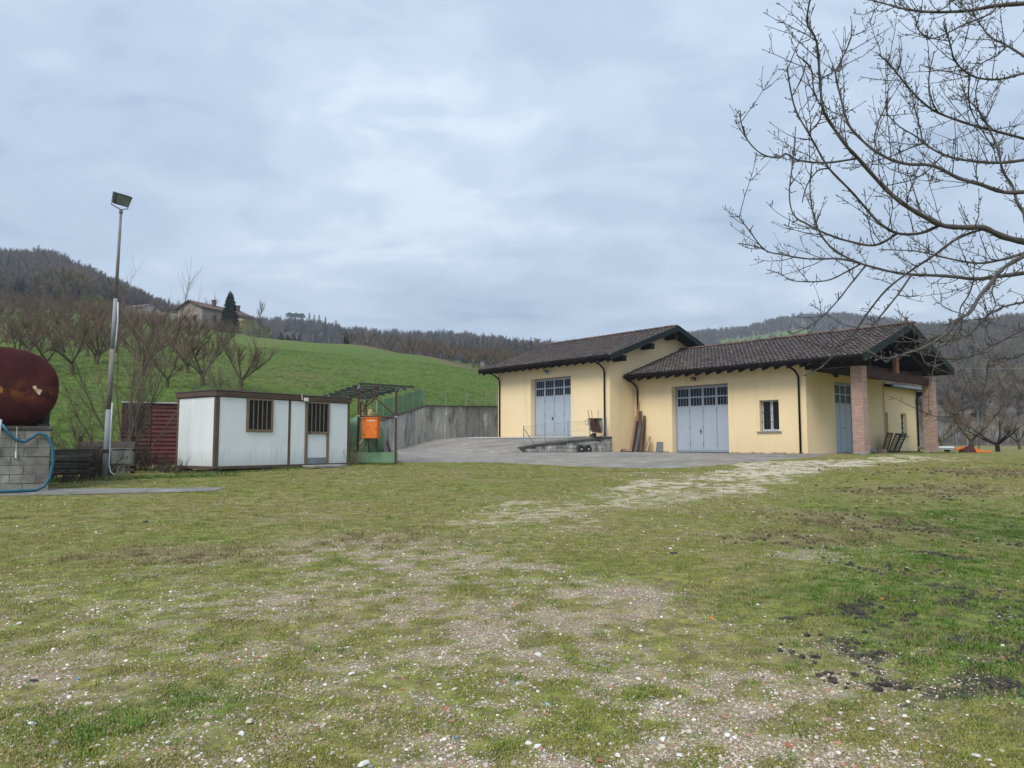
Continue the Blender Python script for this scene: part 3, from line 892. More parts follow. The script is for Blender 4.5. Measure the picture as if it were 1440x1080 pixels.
# ------------------------------------------------------------------ hills: each a sheet of slope lines running away from the yard
class Hill:
    def __init__(s, stations, p0, p1, ncol, nrow, power=1.5, nz=0.3, nscale=0.05, seed=1, smooth=4, dome=None):
        s.px = np.linspace(p0, p1, ncol)
        s.t = (s.px - 720) / FPX
        keys = sorted(stations)
        first = np.array([stations[k][0][0] for k in keys], float); last = np.array([stations[k][-1][0] for k in keys], float)
        s.toe = np.interp(s.px, keys, first); s.end = np.interp(s.px, keys, last)
        s.s = np.linspace(0, 1, nrow) ** power
        s.Y = s.toe[None, :] + (s.end - s.toe)[None, :] * s.s[:, None]
        prof = []
        for k in keys:
            ys = [q[0] for q in stations[k]]
            zs = [at(k, q[2], q[0]).z if len(q) == 3 else q[1] for q in stations[k]]
            prof.append((ys, zs))
        Z = np.zeros_like(s.Y)
        for j, p in enumerate(s.px):
            i = int(np.clip(np.searchsorted(keys, p) - 1, 0, len(keys) - 2))
            a = np.clip((p - keys[i]) / (keys[i + 1] - keys[i]), 0, 1)
            # same fraction of the way up on both neighbours
            f0 = prof[i][0][0] + (prof[i][0][-1] - prof[i][0][0]) * s.s
            f1 = prof[i + 1][0][0] + (prof[i + 1][0][-1] - prof[i + 1][0][0]) * s.s
            Z[:, j] = np.interp(f0, *prof[i]) * (1 - a) + np.interp(f1, *prof[i + 1]) * a
        z0 = Z[0].copy()
        for _ in range(smooth):
            Z[1:-1] = 0.25 * Z[:-2] + 0.5 * Z[1:-1] + 0.25 * Z[2:]
            Z[:, 1:-1] = 0.25 * Z[:, :-2] + 0.5 * Z[:, 1:-1] + 0.25 * Z[:, 2:]
        Z[0] = z0
        s.X = s.t[None, :] * s.Y
        amp = nz * np.clip((s.Y - s.toe[None, :]) / 25, 0, 1)
        s.Z = Z + amp * (fbm(s.X * nscale, s.Y * nscale, seed, 4) - 0.5) * 2
    def build(s, name, m, attrs=None):
        return struct(grid_mesh(name, s.X, s.Y, s.Z, m, True, attrs))
    def z(s, x, y):
        t = x / y
        j = float(np.interp(t, s.t, np.arange(len(s.t))))
        j0 = int(min(max(math.floor(j), 0), len(s.t) - 2)); a = j - j0
        o = []
        for jj in (j0, j0 + 1):
            o.append(float(np.interp(y, s.Y[:, jj], s.Z[:, jj])))
        return o[0] * (1 - a) + o[1] * a
    def at(s, px, Y):
        x = (px - 720) / FPX * Y
        return Vector((x, Y, s.z(x, Y)))

hs = {
    -700: [(26, 0.5), (33, 2.6), (52, 7.5), (75, 13.5), (110, 22), (150, 31), (230, 42)],
    0: [(27, 0.5), (33, 2.7), (52, 6.6), (75, 12.0), (110, 20.5), (150, 29.5), (230, 40)],
    150: [(27, 0.5), (38, 3.9), (52, 6.5), (90, 15.0), (140, 26.0), (230, 33)],
    345: [(30, 0.6), (36, 2.5), (47, 5.0), (90, 13.0), (150, 23.8), (230, 28)],
    430: [(34, 0.8), (50, 5.0), (90, 12.4), (142, 21.2), (170, 21.5), (230, 18)],
    500: [(40, 0.9), (50, 4.3), (90, 11.6), (145, 21.2), (175, 21.5), (230, 17)],
    524: [(42.0, 0.9), (42.4, 2.75), (60, 5.8), (90, 11.3), (142, 20.3), (175, 20.5), (230, 17)],
    597: [(49.25, 4.0), (75, 8.6), (125, 16.5), (150, 18.3), (230, 15)],
    700: [(57.25, 4.4), (95, 10.3), (125, 14.3), (150, 15.8), (230, 13)],
    830: [(66, 4.0), (95, 8.6), (125, 11.5), (150, 12.2), (230, 10)],
    1000: [(82, 1.0), (95, 2.2), (125, 3.5), (230, 4)],
    1200: [(95, 0.8), (120, 1.2), (230, 1.2)],
}
H1 = Hill(hs, -700, 1200, 240, 120, 1.6, 0.35, 0.06, 51, 3)
hp = np.repeat(H1.px[None, :], len(H1.s), 0)
crestY = np.interp(hp, [430, 500, 597, 700, 830], [146, 142, 122, 93, 80])
soil = np.exp(-((H1.Y - crestY) / 4.5) ** 2) * sstep(420, 500, hp) + 0.8 * np.exp(-((hp - 640) / 30) ** 2 - ((H1.Y - 82) / 1.2) ** 2)
rough = np.exp(-((H1.Y - H1.toe[None, :]) / 2.2) ** 2) * sstep(480, 530, hp) + sstep(0, 8, H1.Y - crestY) * sstep(460, 520, hp) * 0.8
H1.build('hillside', 'field', dict(soil=soil, rough=rough))

HL = Hill({p: [(150, 0, a + 3), (200, 0, a - 8), (270, 0, (a + b) / 2), (360, 0, b), (460, 0, b + 6)] for p, a, b in
           [(-700, 425, 330), (-150, 430, 360), (0, 434, 372), (60, 434, 371), (110, 440, 394), (160, 446, 415), (200, 452, 432), (240, 458, 447), (320, 470, 460)]},
          -700, 320, 110, 50, 1.2, 3.0, 0.02, 61, 2)
HL.build('wooded_hill', 'hillsoil')
HM = Hill({p: [(250, 0, 520), (330, 0, 505), (430, 0, (505 + b) / 2), (540, 0, b), (700, 0, b + 10)] for p, b in
           [(150, 450), (240, 452), (380, 456), (430, 458), (490, 472), (560, 478), (620, 480), (700, 486), (760, 496), (860, 505), (960, 505)]},
          150, 960, 90, 40, 1.2, 3.0, 0.015, 71, 2)
HM.build('distant_ridge', 'hillfar')
HF = Hill({p: [(380, 0, 585), (480, 0, 545), (600, 0, (520 + b) / 2), (780, 0, b), (1000, 0, b + 8)] for p, b in
           [(820, 500), (900, 486), (975, 472), (1040, 465), (1120, 450), (1200, 447), (1290, 459), (1340, 468), (1500, 480), (2200, 480)]},
          820, 2200, 120, 44, 1.2, 4.0, 0.012, 81, 2)
fX = HF.X; fY = HF.Y
HF.build('far_hill', 'hillfar')
fp, fy2 = np.meshgrid(np.linspace(1012, 1142, 30), np.linspace(636, 692, 8))
fx2 = (fp - 720) / FPX * fy2
fz2 = np.array([[HF.z(a, b) for a, b in zip(ra, rb)] for ra, rb in zip(fx2, fy2)]) + 1.0
struct(grid_mesh('far_field', fx2, fy2, fz2, 'field', True, dict(soil=fz2 * 0, rough=fz2 * 0)))
HR = Hill({p: [(100, 1.0), (150, 0, 601), (240, 0, 552), (340, 0, 502), (450, 0, b), (620, 0, b + 10)] for p, b in
           [(1050, 520), (1150, 500), (1250, 482), (1340, 470), (1440, 457), (1700, 440), (2300, 430)]},
          1050, 2300, 110, 60, 1.3, 2.0, 0.03, 91, 2)
HR.build('valley_slope', 'hillsoil')

# ================================================================== TREES
def rv(a, b):
    return rng.uniform(a, b)
def rdir(d, ang):
    """tilt direction d by about ang radians in a random way"""
    o = d.orthogonal().normalized()
    o.rotate(Matrix.Rotation(rv(0, 2 * math.pi), 3, d))
    return (d * math.cos(ang) + o * math.sin(ang)).normalized()
def limb(mb, p, d, L, r0, r1, seg, up=0.0, wob=0.12, n=5):
    pts = [Vector(p)]; rr = [r0]; d = d.copy()
    for k in range(seg):
        d = (d + Vector((rv(-wob, wob), rv(-wob, wob), rv(-wob, wob) + up))).normalized()
        pts.append(pts[-1] + d * (L / seg))
        rr.append(r0 + (r1 - r0) * (k + 1) / seg)
    mb.tube(pts, rr, n, cap=False)
    return pts, rr, d
def orchard_tree(h=3.5, spread=1.0, dense=1.0):
    """pruned open-vase fruit tree: trunk mesh and crown mesh"""
    T = MB(); C = MB()
    th = rv(0.5, 0.8)
    p, r_, d = limb(T, (0, 0, -0.15), Vector((rv(-.15, .15), rv(-.15, .15), 1)).normalized(), th + 0.15, 0.15, 0.12, 3, 0, 0.06, 8)
    top = p[-1]
    ns = rng.randint(4, 6); a0 = rv(0, 6.28)
    for k in range(ns):
        a = a0 + k * 6.283 / ns + rv(-.3, .3)
        el = rv(0.55, 0.95)
        d = Vector((math.cos(a) * math.cos(el) * spread, math.sin(a) * math.cos(el) * spread, math.sin(el))).normalized()
        L = (h - th) * rv(0.75, 0.95)
        pp, rr, dd = limb(T, top - Vector((0, 0, 0.06)), d, L, 0.075, 0.022, 6, 0.06, 0.16, 5)
        for j in range(int(10 * dense)):
            f = rv(0.3, 1.0) * 5.99
            i = int(f); q = pp[i].lerp(pp[i + 1], f - i)
            d2 = rdir((pp[i + 1] - pp[i]).normalized(), rv(0.5, 1.1))
            d2 = (d2 + Vector((0, 0, 0.45))).normalized()
            p2, r2, _ = limb(C, q, d2, rv(0.5, 1.2), 0.022, 0.010, 3, 0.12, 0.15, 3)
            for _k in range(int(7 * dense)):
                i2 = rng.randint(0, 2); q2 = p2[i2].lerp(p2[i2 + 1], rv(0, 1))
                d3 = (rdir((p2[i2 + 1] - p2[i2]).normalized(), rv(0.35, 0.9)) + Vector((0, 0, 0.35))).normalized()
                limb(C, q2, d3, rv(0.25, 0.75), 0.0125, 0.006, 2, 0.08, 0.1, 3)
    return T, C
def shrub(h, n_stem, spread, sub=8, r=0.025, tw=6):
    T = MB(); C = MB()
    for k in range(n_stem):
        a = rv(0, 6.283); el = rv(0.9, 1.45) if spread < 1 else rv(0.6, 1.35)
        d = Vector((math.cos(a) * math.cos(el), math.sin(a) * math.cos(el), math.sin(el))).normalized()
        L = h * rv(0.55, 1.0)
        pp, rr, _ = limb(T, (rv(-.2, .2) * spread, rv(-.2, .2) * spread, -0.1), d, L, r, r * 0.25, 6, 0.05, 0.1, 4)
        for j in range(sub):
            f = rv(0.25, 1.0) * 5.99; i = int(f); q = pp[i].lerp(pp[i + 1], f - i)
            d2 = (rdir((pp[i + 1] - pp[i]).normalized(), rv(0.3, 0.8)) + Vector((0, 0, 0.2))).normalized()
            p2, r2, _ = limb(C, q, d2, L * rv(0.15, 0.35), r * 0.35, r * 0.12, 3, 0.06, 0.12, 3)
            for _k in range(tw):
                i2 = rng.randint(0, 2); q2 = p2[i2].lerp(p2[i2 + 1], rv(0, 1))
                limb(C, q2, (rdir((p2[i2 + 1] - p2[i2]).normalized(), rv(0.3, 0.9)) + Vector((0, 0, 0.2))).normalized(), L * rv(0.06, 0.16), r * 0.14, r * 0.06, 2, 0.05, 0.1, 3)
    return T, C
def far_bare(h, n=420, wdt=0.10, poplar=False):
    """bare deciduous tree for the woods: tapered trunk, limbs, sprays of thin twigs"""
    mb = MB()
    limb(mb, (0, 0, -0.5), Vector((0, 0, 1)), h * 0.75, h * 0.018, h * 0.005, 4, 0, 0.05, 4)
    tips = []
    for k in range(16):
        z = h * rv(0.25, 0.72); a = rv(0, 6.283); el = rv(0.9, 1.3) if poplar else rv(0.35, 1.1)
        d = Vector((math.cos(a) * math.cos(el), math.sin(a) * math.cos(el), math.sin(el)))
        L = h * rv(0.2, 0.34) * (0.8 if poplar else 1)
        pp, _, _ = limb(mb, (0, 0, z), d, L, h * 0.007, h * 0.003, 3, 0.12, 0.15, 3)
        tips.append(pp)
    for k in range(n):
        pp = rng.choice(tips); i = rng.randint(0, 2); q = pp[i].lerp(pp[i + 1], rv(0, 1))
        d = (rdir((pp[i + 1] - pp[i]).normalized(), rv(0.2, 1.0)) + Vector((0, 0, 0.3))).normalized()
        L = h * rv(0.07, 0.19); sd_ = rdir(d, 1.57) * (wdt * rv(0.6, 1.2) * 0.5)
        mb.tri(q - sd_, q + sd_, q + d * L)
    return mb
def conifer(h, w_, n=420, droop=0.25, shape=1.0):
    mb = MB()
    limb(mb, (0, 0, -0.3), Vector((0, 0, 1)), h, h * 0.016, h * 0.003, 3, 0, 0.0, 4)
    for k in range(n):
        f = rv(0.04, 1.0) ** 0.9
        rad = w_ * 0.5 * (1 - f) ** shape * rv(0.55, 1.1) + 0.04 * w_
        a = rv(0, 6.283)
        base = Vector((math.cos(a) * rad * 0.25, math.sin(a) * rad * 0.25, h * f + rad * 0.1))
        tip = Vector((math.cos(a) * rad, math.sin(a) * rad, h * f - rad * droop + rv(0, 0.2)))
        s_ = Vector((-math.sin(a), math.cos(a), rv(-.4, .4))) * (rad * rv(0.22, 0.4))
        mid = base.lerp(tip, 0.6)
        mb.quad(base, mid - s_, tip, mid + s_)
    return mb
def leafy(rx, rz__, n, leaf):
    """dense leafy bush made of small leaf sprays"""
    mb = MB()
    for k in range(n):
        a = rv(0, 6.283); z = rv(-0.6, 1); rr_ = math.sqrt(max(0, 1 - z * z)) * rv(0.55, 1.05)
        q = Vector((math.cos(a) * rr_ * rx, math.sin(a) * rr_ * rx, (z * rv(0.7, 1.05) + 0.6) * rz__ * 0.62))
        d = rdir(Vector((0, 0, 1)), rv(0.2, 1.5)); s_ = rdir(d, 1.57)
        l = leaf * rv(0.6, 1.4)
        mb.quad(q, q + d * l * 0.5 + s_ * l * 0.25, q + d * l, q + d * l * 0.5 - s_ * l * 0.25)
    return mb

# prototypes of the orchard
orch = []
for k in range(6):
    T, C = orchard_tree(rv(3.3, 3.8), rv(0.9, 1.15), 1.0)
    tm = T.mesh('trunk', True); tm.materials.append(M['ortho_bark'])
    cm = C.mesh('crown', False); cm.materials.append(M['ortho_twig'])
    orch.append((tm, cm))
def plant_tree(name, label, cat, tm, cm, loc, sc_=1.0, rz=0.0, group=None, cn='crown'):
    t = thing(name, label, cat, loc, rz, group)
    t.scale = (sc_, sc_, sc_)
    link('trunk', tm, t)
    c_ = link(cn, cm, t)
    if cn == 'twigs': c_['kind'] = 'stuff'
    return t
# nearest trees of the left orchard, seen one by one
near_tr = [(18, 54, 1.05, 'bare fruit tree showing just above the left side of the rusty tank'),
           (62, 53, 1.08, 'bare fruit tree just right above the top of the rusty tank'),
           (101, 51, 1.1, 'front-row bare fruit tree with forked mossy trunk left of the lamp pole'),
           (132, 57, 1.0, 'bare fruit tree just left of the lamp pole behind the front row'),
           (198, 52, 1.0, 'bare fruit tree behind the shrub right of the lamp pole'),
           (234, 46, 0.72, 'low bare fruit tree with dark spreading limbs above the red shed'),
           (262, 56, 1.0, 'bare fruit tree behind and left of the forked one above the cabin'),
           (283, 48, 1.12, 'tall mossy bare fruit tree above the left end of the cabin roof'),
           (338, 47, 1.0, 'rightmost bare fruit tree of the orchard, alone on the green slope above the cabin')]
for px_, Y_, s_, lb in near_tr:
    tm, cm = orch[rng.randrange(6)]
    plant_tree('fruit_tree', lb, 'tree', tm, cm, H1.at(px_, Y_), s_, rv(0, 6.28), 'trees of the left hillside orchard')
for row, Y_ in enumerate([58, 63, 68, 73, 79, 85, 92, 99, 107, 116, 126, 137, 148]):
    pmax = np.interp(Y_, [58, 70, 84, 92, 99, 107, 120, 148], [235, 300, 310, 290, 235, 205, 165, 120])
    x0 = (-70 - 720) / FPX * Y_; x1 = (pmax - 720) / FPX * Y_
    x = x0 + rv(0, 3)
    while x < x1:
        yy = Y_ + rv(-.8, .8)
        xx = x + rv(-.5, .5)
        tm, cm = orch[rng.randrange(6)]
        plant_tree('fruit_tree', 'bare fruit tree among the rows higher up the left hillside orchard', 'tree', tm, cm, (xx, yy, H1.z(xx, yy)), rv(0.95, 1.15), rv(0, 6.28), 'upper rows of the left hillside orchard')
        x += 4.3
# orchard along the crest
for row in range(4):
    x = None
    px_ = 492 - row * 4
    while px_ < 770:
        Y_ = float(np.interp(px_, [480, 500, 597, 700, 780], [150, 146, 127, 98, 88])) + row * 6.5 + rv(-1, 1)
        tm, cm = orch[rng.randrange(6)]
        p_ = H1.at(px_ + rv(-2, 2), Y_)
        plant_tree('fruit_tree', 'bare fruit tree in the orchard along the crest of the green field', 'tree', tm, cm, p_, rv(0.9, 1.12), rv(0, 6.28), 'orchard along the crest of the field')
        px_ += 3.9 / Y_ * FPX * rv(0.8, 1.15)
# little tree behind the canopy
T, C = orchard_tree(2.4, 1.1, 0.35)
tm = T.mesh('trunk', True); tm.materials.append(M['ortho_bark']); cm = C.mesh('crown'); cm.materials.append(M['ortho_bark'])
plant_tree('fruit_tree', 'small twisted bare tree sticking up behind the canopy frame', 'tree', tm, cm, H1.at(514, 47), 0.9)
# right orchard behind the building
for px_, Y_, s_, lb in [(1366, 52, 1.0, 'vase-shaped bare fruit tree behind the orange mower right of the brick pillar'), (1318, 54, 0.95, 'bare fruit tree just behind the right brick pillar'),
                        (1432, 60, 0.8, 'bare fruit tree at the right edge below the wooded slope')]:
    tm, cm = orch[rng.randrange(6)]
    x = (px_ - 720) / FPX * Y_
    plant_tree('fruit_tree', lb, 'tree', tm, cm, (x, Y_, g1(x, Y_)), s_, rv(0, 6.28), 'trees beside the building')
T, C = orchard_tree(2.5, 1.5, 0.3)
tm = T.mesh('trunk', True); tm.materials.append(M['darkbrown']); cm = C.mesh('crown'); cm.materials.append(M['darkbrown'])
x = (1401 - 720) / FPX * 45
plant_tree('fruit_tree', 'dark gnarled bare tree with few crooked limbs right of the orange mower', 'tree', tm, cm, (x, 45, g1(x, 45)), 1.0, 0.6)

# ------------------------------------------------------------------ far woods (one mass each)
WP = [proto(far_bare(11, 620, 0.16), 'bare_far', 'wood_far'), proto(far_bare(13, 620, 0.17), 'bare_far', 'wood_warm'), proto(far_bare(9, 560, 0.15), 'bare_far', 'wood_far'),
      proto(conifer(12, 5, 260), 'conifer_far', 'conifer'), proto(leafy(2.4, 3.6, 300, 0.8), 'evergreen_far', 'darkgreen')]
def woods(name, hill, p0, p1, y0, y1, n, label, wts, smin, smax, keep=None):
    P_, S_, R_, I_ = [], [], [], []
    for k in range(n):
        Y_ = math.sqrt(rv(y0 * y0, y1 * y1)); px_ = rv(p0, p1)
        if keep and not keep(px_, Y_): continue
        q = hill.at(px_, Y_)
        P_.append(q); S_.append(rv(smin, smax)); R_.append((rv(-.06, .06), rv(-.06, .06), rv(0, 6.28)))
        c = float(fbm(q.x * 0.02, q.y * 0.02, 33, 3))
        ww = wts(px_, Y_, c)
        I_.append(rng.choices(range(5), ww)[0])
    o = scatter(name, P_, S_, R_, I_, WP)
    o['label'] = label
    return o
woods('hill_wood', HL, -330, 300, 152, 400, 5200, 'bare brown wood with dark evergreens covering the left hill', lambda p, y, c: (5, 3 if 40 < p < 130 and y < 240 else 1, 4, 2.2 if c > 0.55 else 0.25, 0.5), 0.42, 0.75, keep=lambda p, y: p < 165 + max(0, y - 250) * 1.5)
woods('ridge_wood', HM, 200, 930, 252, 600, 5600, 'dark wood of conifers and bare trees on the distant ridge', lambda p, y, c: (3, 0.5, 3, 6 if c > 0.45 else 2, 1.0), 0.42, 0.75)
woods('far_wood', HF, 860, 1560, 390, 860, 9000, 'blue-grey woods on the far hill behind the farm building', lambda p, y, c: (4, 1, 4, 5 if (p > 1190 or p < 1010) else 0.8, 1.0), 0.4, 0.75, keep=lambda p, y: not (640 < y < 690 and 1015 < p < 1140))
woods('valley_wood', HR, 1080, 1700, 152, 520, 5200, 'bare brown wood covering the slope right of the building', lambda p, y, c: (3, 6, 3, 5 if y > 380 else (1.2 if c > 0.6 else 0.2), 0.5), 0.45, 0.85)

# ------------------------------------------------------------------ single trees on the hills
def bare_single(name, label, loc, h, n=700, wdt=0.07, poplar=False, m='wood_far', group=None):
    mb = far_bare(h, n, wdt, poplar)
    t = thing(name, label, 'tree', loc, rv(0, 6), group)
    tr = MB(); limb(tr, (0, 0, -0.6), Vector((0, 0, 1)), h * 0.5, h * 0.02, h * 0.01, 4, 0, 0.04, 6)
    tr.build('trunk', m, t); mb.build('crown', m, t)
    return t
bare_single('bare_tree', 'pale bare tree right of the old house on the hill', H1.at(363, 158), 9.5, 330, 0.035, True)
bare_single('bare_tree', 'tall bare tree rising behind the roof of the old house on the hill', H1.at(292, 190), 13.5, 380, 0.04)
bare_single('bare_tree', 'bare tree above the gable of the old house on the hill', H1.at(252, 182), 12.0, 320, 0.04)
bare_single('bare_tree', 'slender bare tree between the far white house and the old house', H1.at(212, 175), 9, 260, 0.035, True)
bare_single('bare_tree', 'small bare tree standing at the top edge of the field right of the yellow-green shrub', H1.at(398, 150), 6.0, 220, 0.03)
bare_single('bare_tree', 'broad olive-brown bare tree on the wooded hill above the orchard', H1.at(82, 152), 10.5, 1300, 0.08, False, 'wood_warm')
t = thing('conifer_tree', 'tall dark green conifer beside the old house on the hill', 'tree', H1.at(319, 153))
limb_ = MB(); limb(limb_, (0, 0, -0.5), Vector((0, 0, 1)), 3, 0.16, 0.1, 3, 0, 0, 6); limb_.build('trunk', 'ortho_bark', t)
conifer(9.0, 4.6, 1500, 0.1, 0.62).build('crown', 'conifer', t)
for px_, Y_, h_, w_, lb in [(485, 152, 3.6, 1.7, 'small dark conifer at the left end of the crest orchard')]:
    t = thing('conifer_tree', lb, 'tree', H1.at(px_, Y_))
    b_ = MB(); limb(b_, (0, 0, -0.5), Vector((0, 0, 1)), 1.5, 0.1, 0.06, 3, 0, 0, 5); b_.build('trunk', 'ortho_bark', t)
    conifer(h_, w_, 500, 0.1, 0.7).build('crown', 'conifer', t)
for k, px_ in enumerate([432, 439, 446, 455, 470]):
    q = HM.at(px_, 535)
    t = thing('cypress_tree', ['leftmost', 'second from left', 'middle', 'second from right', 'rightmost'][k] + ' of five slim dark cypresses on the skyline of the distant ridge', 'tree', q, 0, 'cypresses on the ridge skyline')
    b_ = MB(); limb(b_, (0, 0, -0.5), Vector((0, 0, 1)), 3, 0.3, 0.2, 2, 0, 0, 5); b_.build('trunk', 'ortho_bark', t)
    conifer(rv(10, 14), 3.2, 260, -0.4, 0.45).build('crown', 'conifer', t)
for k, px_ in enumerate([404, 413, 421]):
    q = HM.at(px_, 535)
    t = thing('umbrella_pine', ['leftmost', 'middle', 'rightmost'][k] + ' of three round-topped umbrella pines on the distant ridge', 'tree', q, 0, 'umbrella pines on the ridge skyline')
    b_ = MB(); limb(b_, (0, 0, -0.5), Vector((0, 0, 1)), 9, 0.4, 0.25, 3, 0, 0.03, 5); b_.build('trunk', 'ortho_bark', t)
    c_ = leafy(2.7, 3.2, 420, .8); c_.v = [(a, b, c + 7.5) for a, b, c in c_.v]; c_.build('crown', 'conifer', t)
# leafy shrubs
def bush(name, label, loc, rx, rz__, n, leaf, m, group=None):
    t = thing(name, label, 'shrub', loc, 0, group)
    T, C = shrub(rz__ * 0.8, 6, 1.2, 3, 0.03, 2); T.build('stem', 'ortho_bark', t)
    leafy(rx, rz__, n, leaf).build('foliage', m, t)
    return t
bush('leafy_shrub', 'bright yellow-green shrub at the right end of the old house', H1.at(368, 153), 2.0, 2.9, 900, 0.28, 'yellowgreen')
bush('leafy_shrub', 'olive-green shrub in front of the old house', H1.at(343, 152), 2.4, 3.4, 900, 0.28, 'yellowgreen')
bush('leafy_shrub', 'yellow-green shrub on the hill edge above the orchard', H1.at(146, 143), 2.6, 3.2, 900, 0.3, 'yellowgreen')
bush('leafy_shrub', 'darker green shrub left of the yellow-green one above the orchard', H1.at(125, 146), 3.2, 4.4, 1000, 0.32, 'yellowgreen')
bush('leafy_shrub', 'dark evergreen shrub under the conifer by the old house', H1.at(312, 151), 2.4, 2.6, 900, 0.3, 'darkgreen')
for k, px_ in enumerate((393, 402, 410, 418)):
    t = thing('conifer_tree', ['leftmost', 'second', 'third', 'rightmost'][k] + ' low dark conifer in the clump behind the crest of the green field', 'tree', H1.at(px_, 168), 0, 'low conifers behind the field crest')
    b_ = MB(); limb(b_, (0, 0, -0.5), Vector((0, 0, 1)), 1.5, 0.12, 0.08, 2, 0, 0, 5); b_.build('trunk', 'ortho_bark', t)
    conifer(rv(4.2, 5.2), 3.2, 350, 0.1, 0.8).build('crown', 'conifer', t)
# brush below the house and hedge line
T, C = shrub(2.4, 16, 2.2, 7, 0.03, 5)
btm = T.mesh('stem', False); btm.materials.append(M['wood_far']); bcm = C.mesh('twigs', False); bcm.materials.append(M['wood_far'])
for k in range(17):
    px_ = 205 + k * 10 + rv(-3, 3)
    plant_tree('bare_bush', 'bare brown bush in the hedge below the old house', 'shrub', btm, bcm, H1.at(px_, 150 + rv(-2, 3)), rv(0.55, 0.85), rv(0, 6), 'hedge below the old house', 'twigs')

# ================================================================== THE FARM BUILDING
FB = thing('farm_building', 'yellow plastered farm building with dark tiled roofs, grey folding doors and brick porch pillars', 'building', P0, -BA)
def wall_x(x0, x1, y0, y1, z0, z1, holes=()):
    """wall along local x with rectangular openings (x0, x1, z0, z1)"""
    mb = MB(); cur = x0
    for (a, b, c, d) in sorted(holes):
        mb.box(cur, a, y0, y1, z0, z1)
        if c > z0: mb.box(a, b, y0, y1, z0, c)
        mb.box(a, b, y0, y1, d, z1)
        cur = b
    mb.box(cur, x1, y0, y1, z0, z1)
    return mb
def wall_y(y0, y1, x0, x1, z0, z1, holes=()):
    mb = wall_x(y0, y1, x0, x1, z0, z1, holes)
    mb.v = [(b, a, c) for a, b, c in mb.v]
    mb.f = [tuple(reversed(f)) for f in mb.f]
    return mb
RW_S = 0.351; RL_S = 0.359
def zw(v):      # underside-safe wall top, right wing
    return 4.42 + RW_S * (min(v, 9 - v) + 1.0) - 0.2
def zl(v):
    return 5.40 + RL_S * (min(v, 6.2 - v) + 3.16) - 0.2
# right wing walls
wall_x(-10.66, 0, 0, 0.45, -0.2, 4.60, [(-8.0, -4.35, -0.05, 3.68), (-2.52, -1.45, 1.06, 2.66)]).build('wall', 'plaster', FB)
g = wall_y(0.45, 9, -0.3, 0, -0.2, 4.60, [(3.0, 5.05, -0.05, 3.64)])
g.build('wall', 'plaster', FB)
MB().prism([(0.0, 4.61), (9.0, 4.61), (4.5, 6.17)], lambda p, d: (d, p[0], p[1]), -0.25, -0.02).build('gable_shade_boarding', 'darkbrown', FB)  # dark timber infill; its near-black colour paints in the shade inside the porch gable
wall_x(-10.66, 0, 8.7, 9, -0.2, 4.6).build('wall', 'plaster', FB)
# left block walls
wall_x(-20.7, -10.66, -2.26, -1.81, -0.2, 5.55, [(-17.42, -13.8, 0.87, 4.6)]).build('wall', 'plaster', FB)
def gable_l(x0, x1):
    mb = MB()
    mb.prism([(-1.81, -0.2), (8.46, -0.2), (8.46, 5.55), (3.1, 7.46), (-1.81, 5.70)], lambda p, d: (d, p[0], p[1]), x0, x1)
    return mb
gable_l(-10.96, -10.66).build('wall', 'plaster', FB)
gable_l(-20.7, -20.4).build('wall', 'plaster', FB)
wall_x(-20.4, -10.96, 8.16, 8.46, -0.2, 5.45).build('wall', 'plaster', FB)
# low rear wing behind the porch
wall_y(9.0, 14.1, -0.5, -0.2, -0.2, 3.72, [(9.2, 9.85, 0.86, 2.25), (11.7, 12.5, 0.86, 2.25)]).build('wall', 'plaster', FB)
wall_x(-7, -0.5, 13.8, 14.1, -0.2, 3.72).build('wall', 'plaster', FB)

# roofs
def roof_deck(name, u0, u1, ve, vr, vb, ze, zr, th=0.16):
    mb = MB()
    for a, za, b, zb in ((ve, ze, vr, zr), (vb, ze, vr, zr)):
        mb.prism([(a, za - th), (a, za), (b, zb), (b, zb - th)], lambda p, d: (d, p[0], p[1]), u0, u1)
    return mb.build(name, 'darkbrown', FB)
ZRW = 4.42 + RW_S * 5.5; ZRL = 5.40 + RL_S * 6.26
dW = roof_deck('roof', -10.65, 3.25, -1.0, 4.5, 10.0, 4.42, ZRW)
dL = roof_deck('roof', -21.6, -9.75, -3.16, 3.1, 9.36, 5.40, ZRL)
def tiles(deck, u0, u1, ve, vr, ze, zr, pitch=0.235, expo=0.37):
    mb = MB()
    L = math.hypot(vr - ve, zr - ze); sv = (vr - ve) / L; sz = (zr - ze) / L
    nv, nz_ = (-sz, sv) if sv > 0 else (sz, -sv)
    prof = [(-0.108, 0.0), (-0.075, 0.055), (0.0, 0.082), (0.075, 0.055), (0.108, 0.0)]
    # pan layer
    mb.quad((u0, ve + nv * .012, ze + nz_ * .012), (u1, ve + nv * .012, ze + nz_ * .012), (u1, vr + nv * .012, zr + nz_ * .012), (u0, vr + nv * .012, zr + nz_ * .012))
    nc = int((u1 - u0) / pitch); nr = int(L / expo)
    for r_ in range(nr + 1):
        s0 = r_ * expo - 0.06; s1 = min(s0 + expo + 0.08, L)
        for c in range(nc):
            u = u0 + (c + 0.5) * (u1 - u0) / nc + rv(-.008, .008)
            j = rv(-.02, .02); hh = rv(0, .012)
            n0 = len(mb.v)
            for s_, lift, k in ((s0 + j, 0.045 + hh, 1.0), (s1, 0.012, 0.86)):
                for x, h in prof:
                    mb.v.append((u + x * k, ve + sv * s_ + nv * (h * k + lift), ze + sz * s_ + nz_ * (h * k + lift)))
            for i in range(4):
                mb.f.append((n0 + i, n0 + i + 1, n0 + 6 + i, n0 + 5 + i))
    o = mb.build('roof_tiles', 'tile', deck)
    o['kind'] = 'stuff'
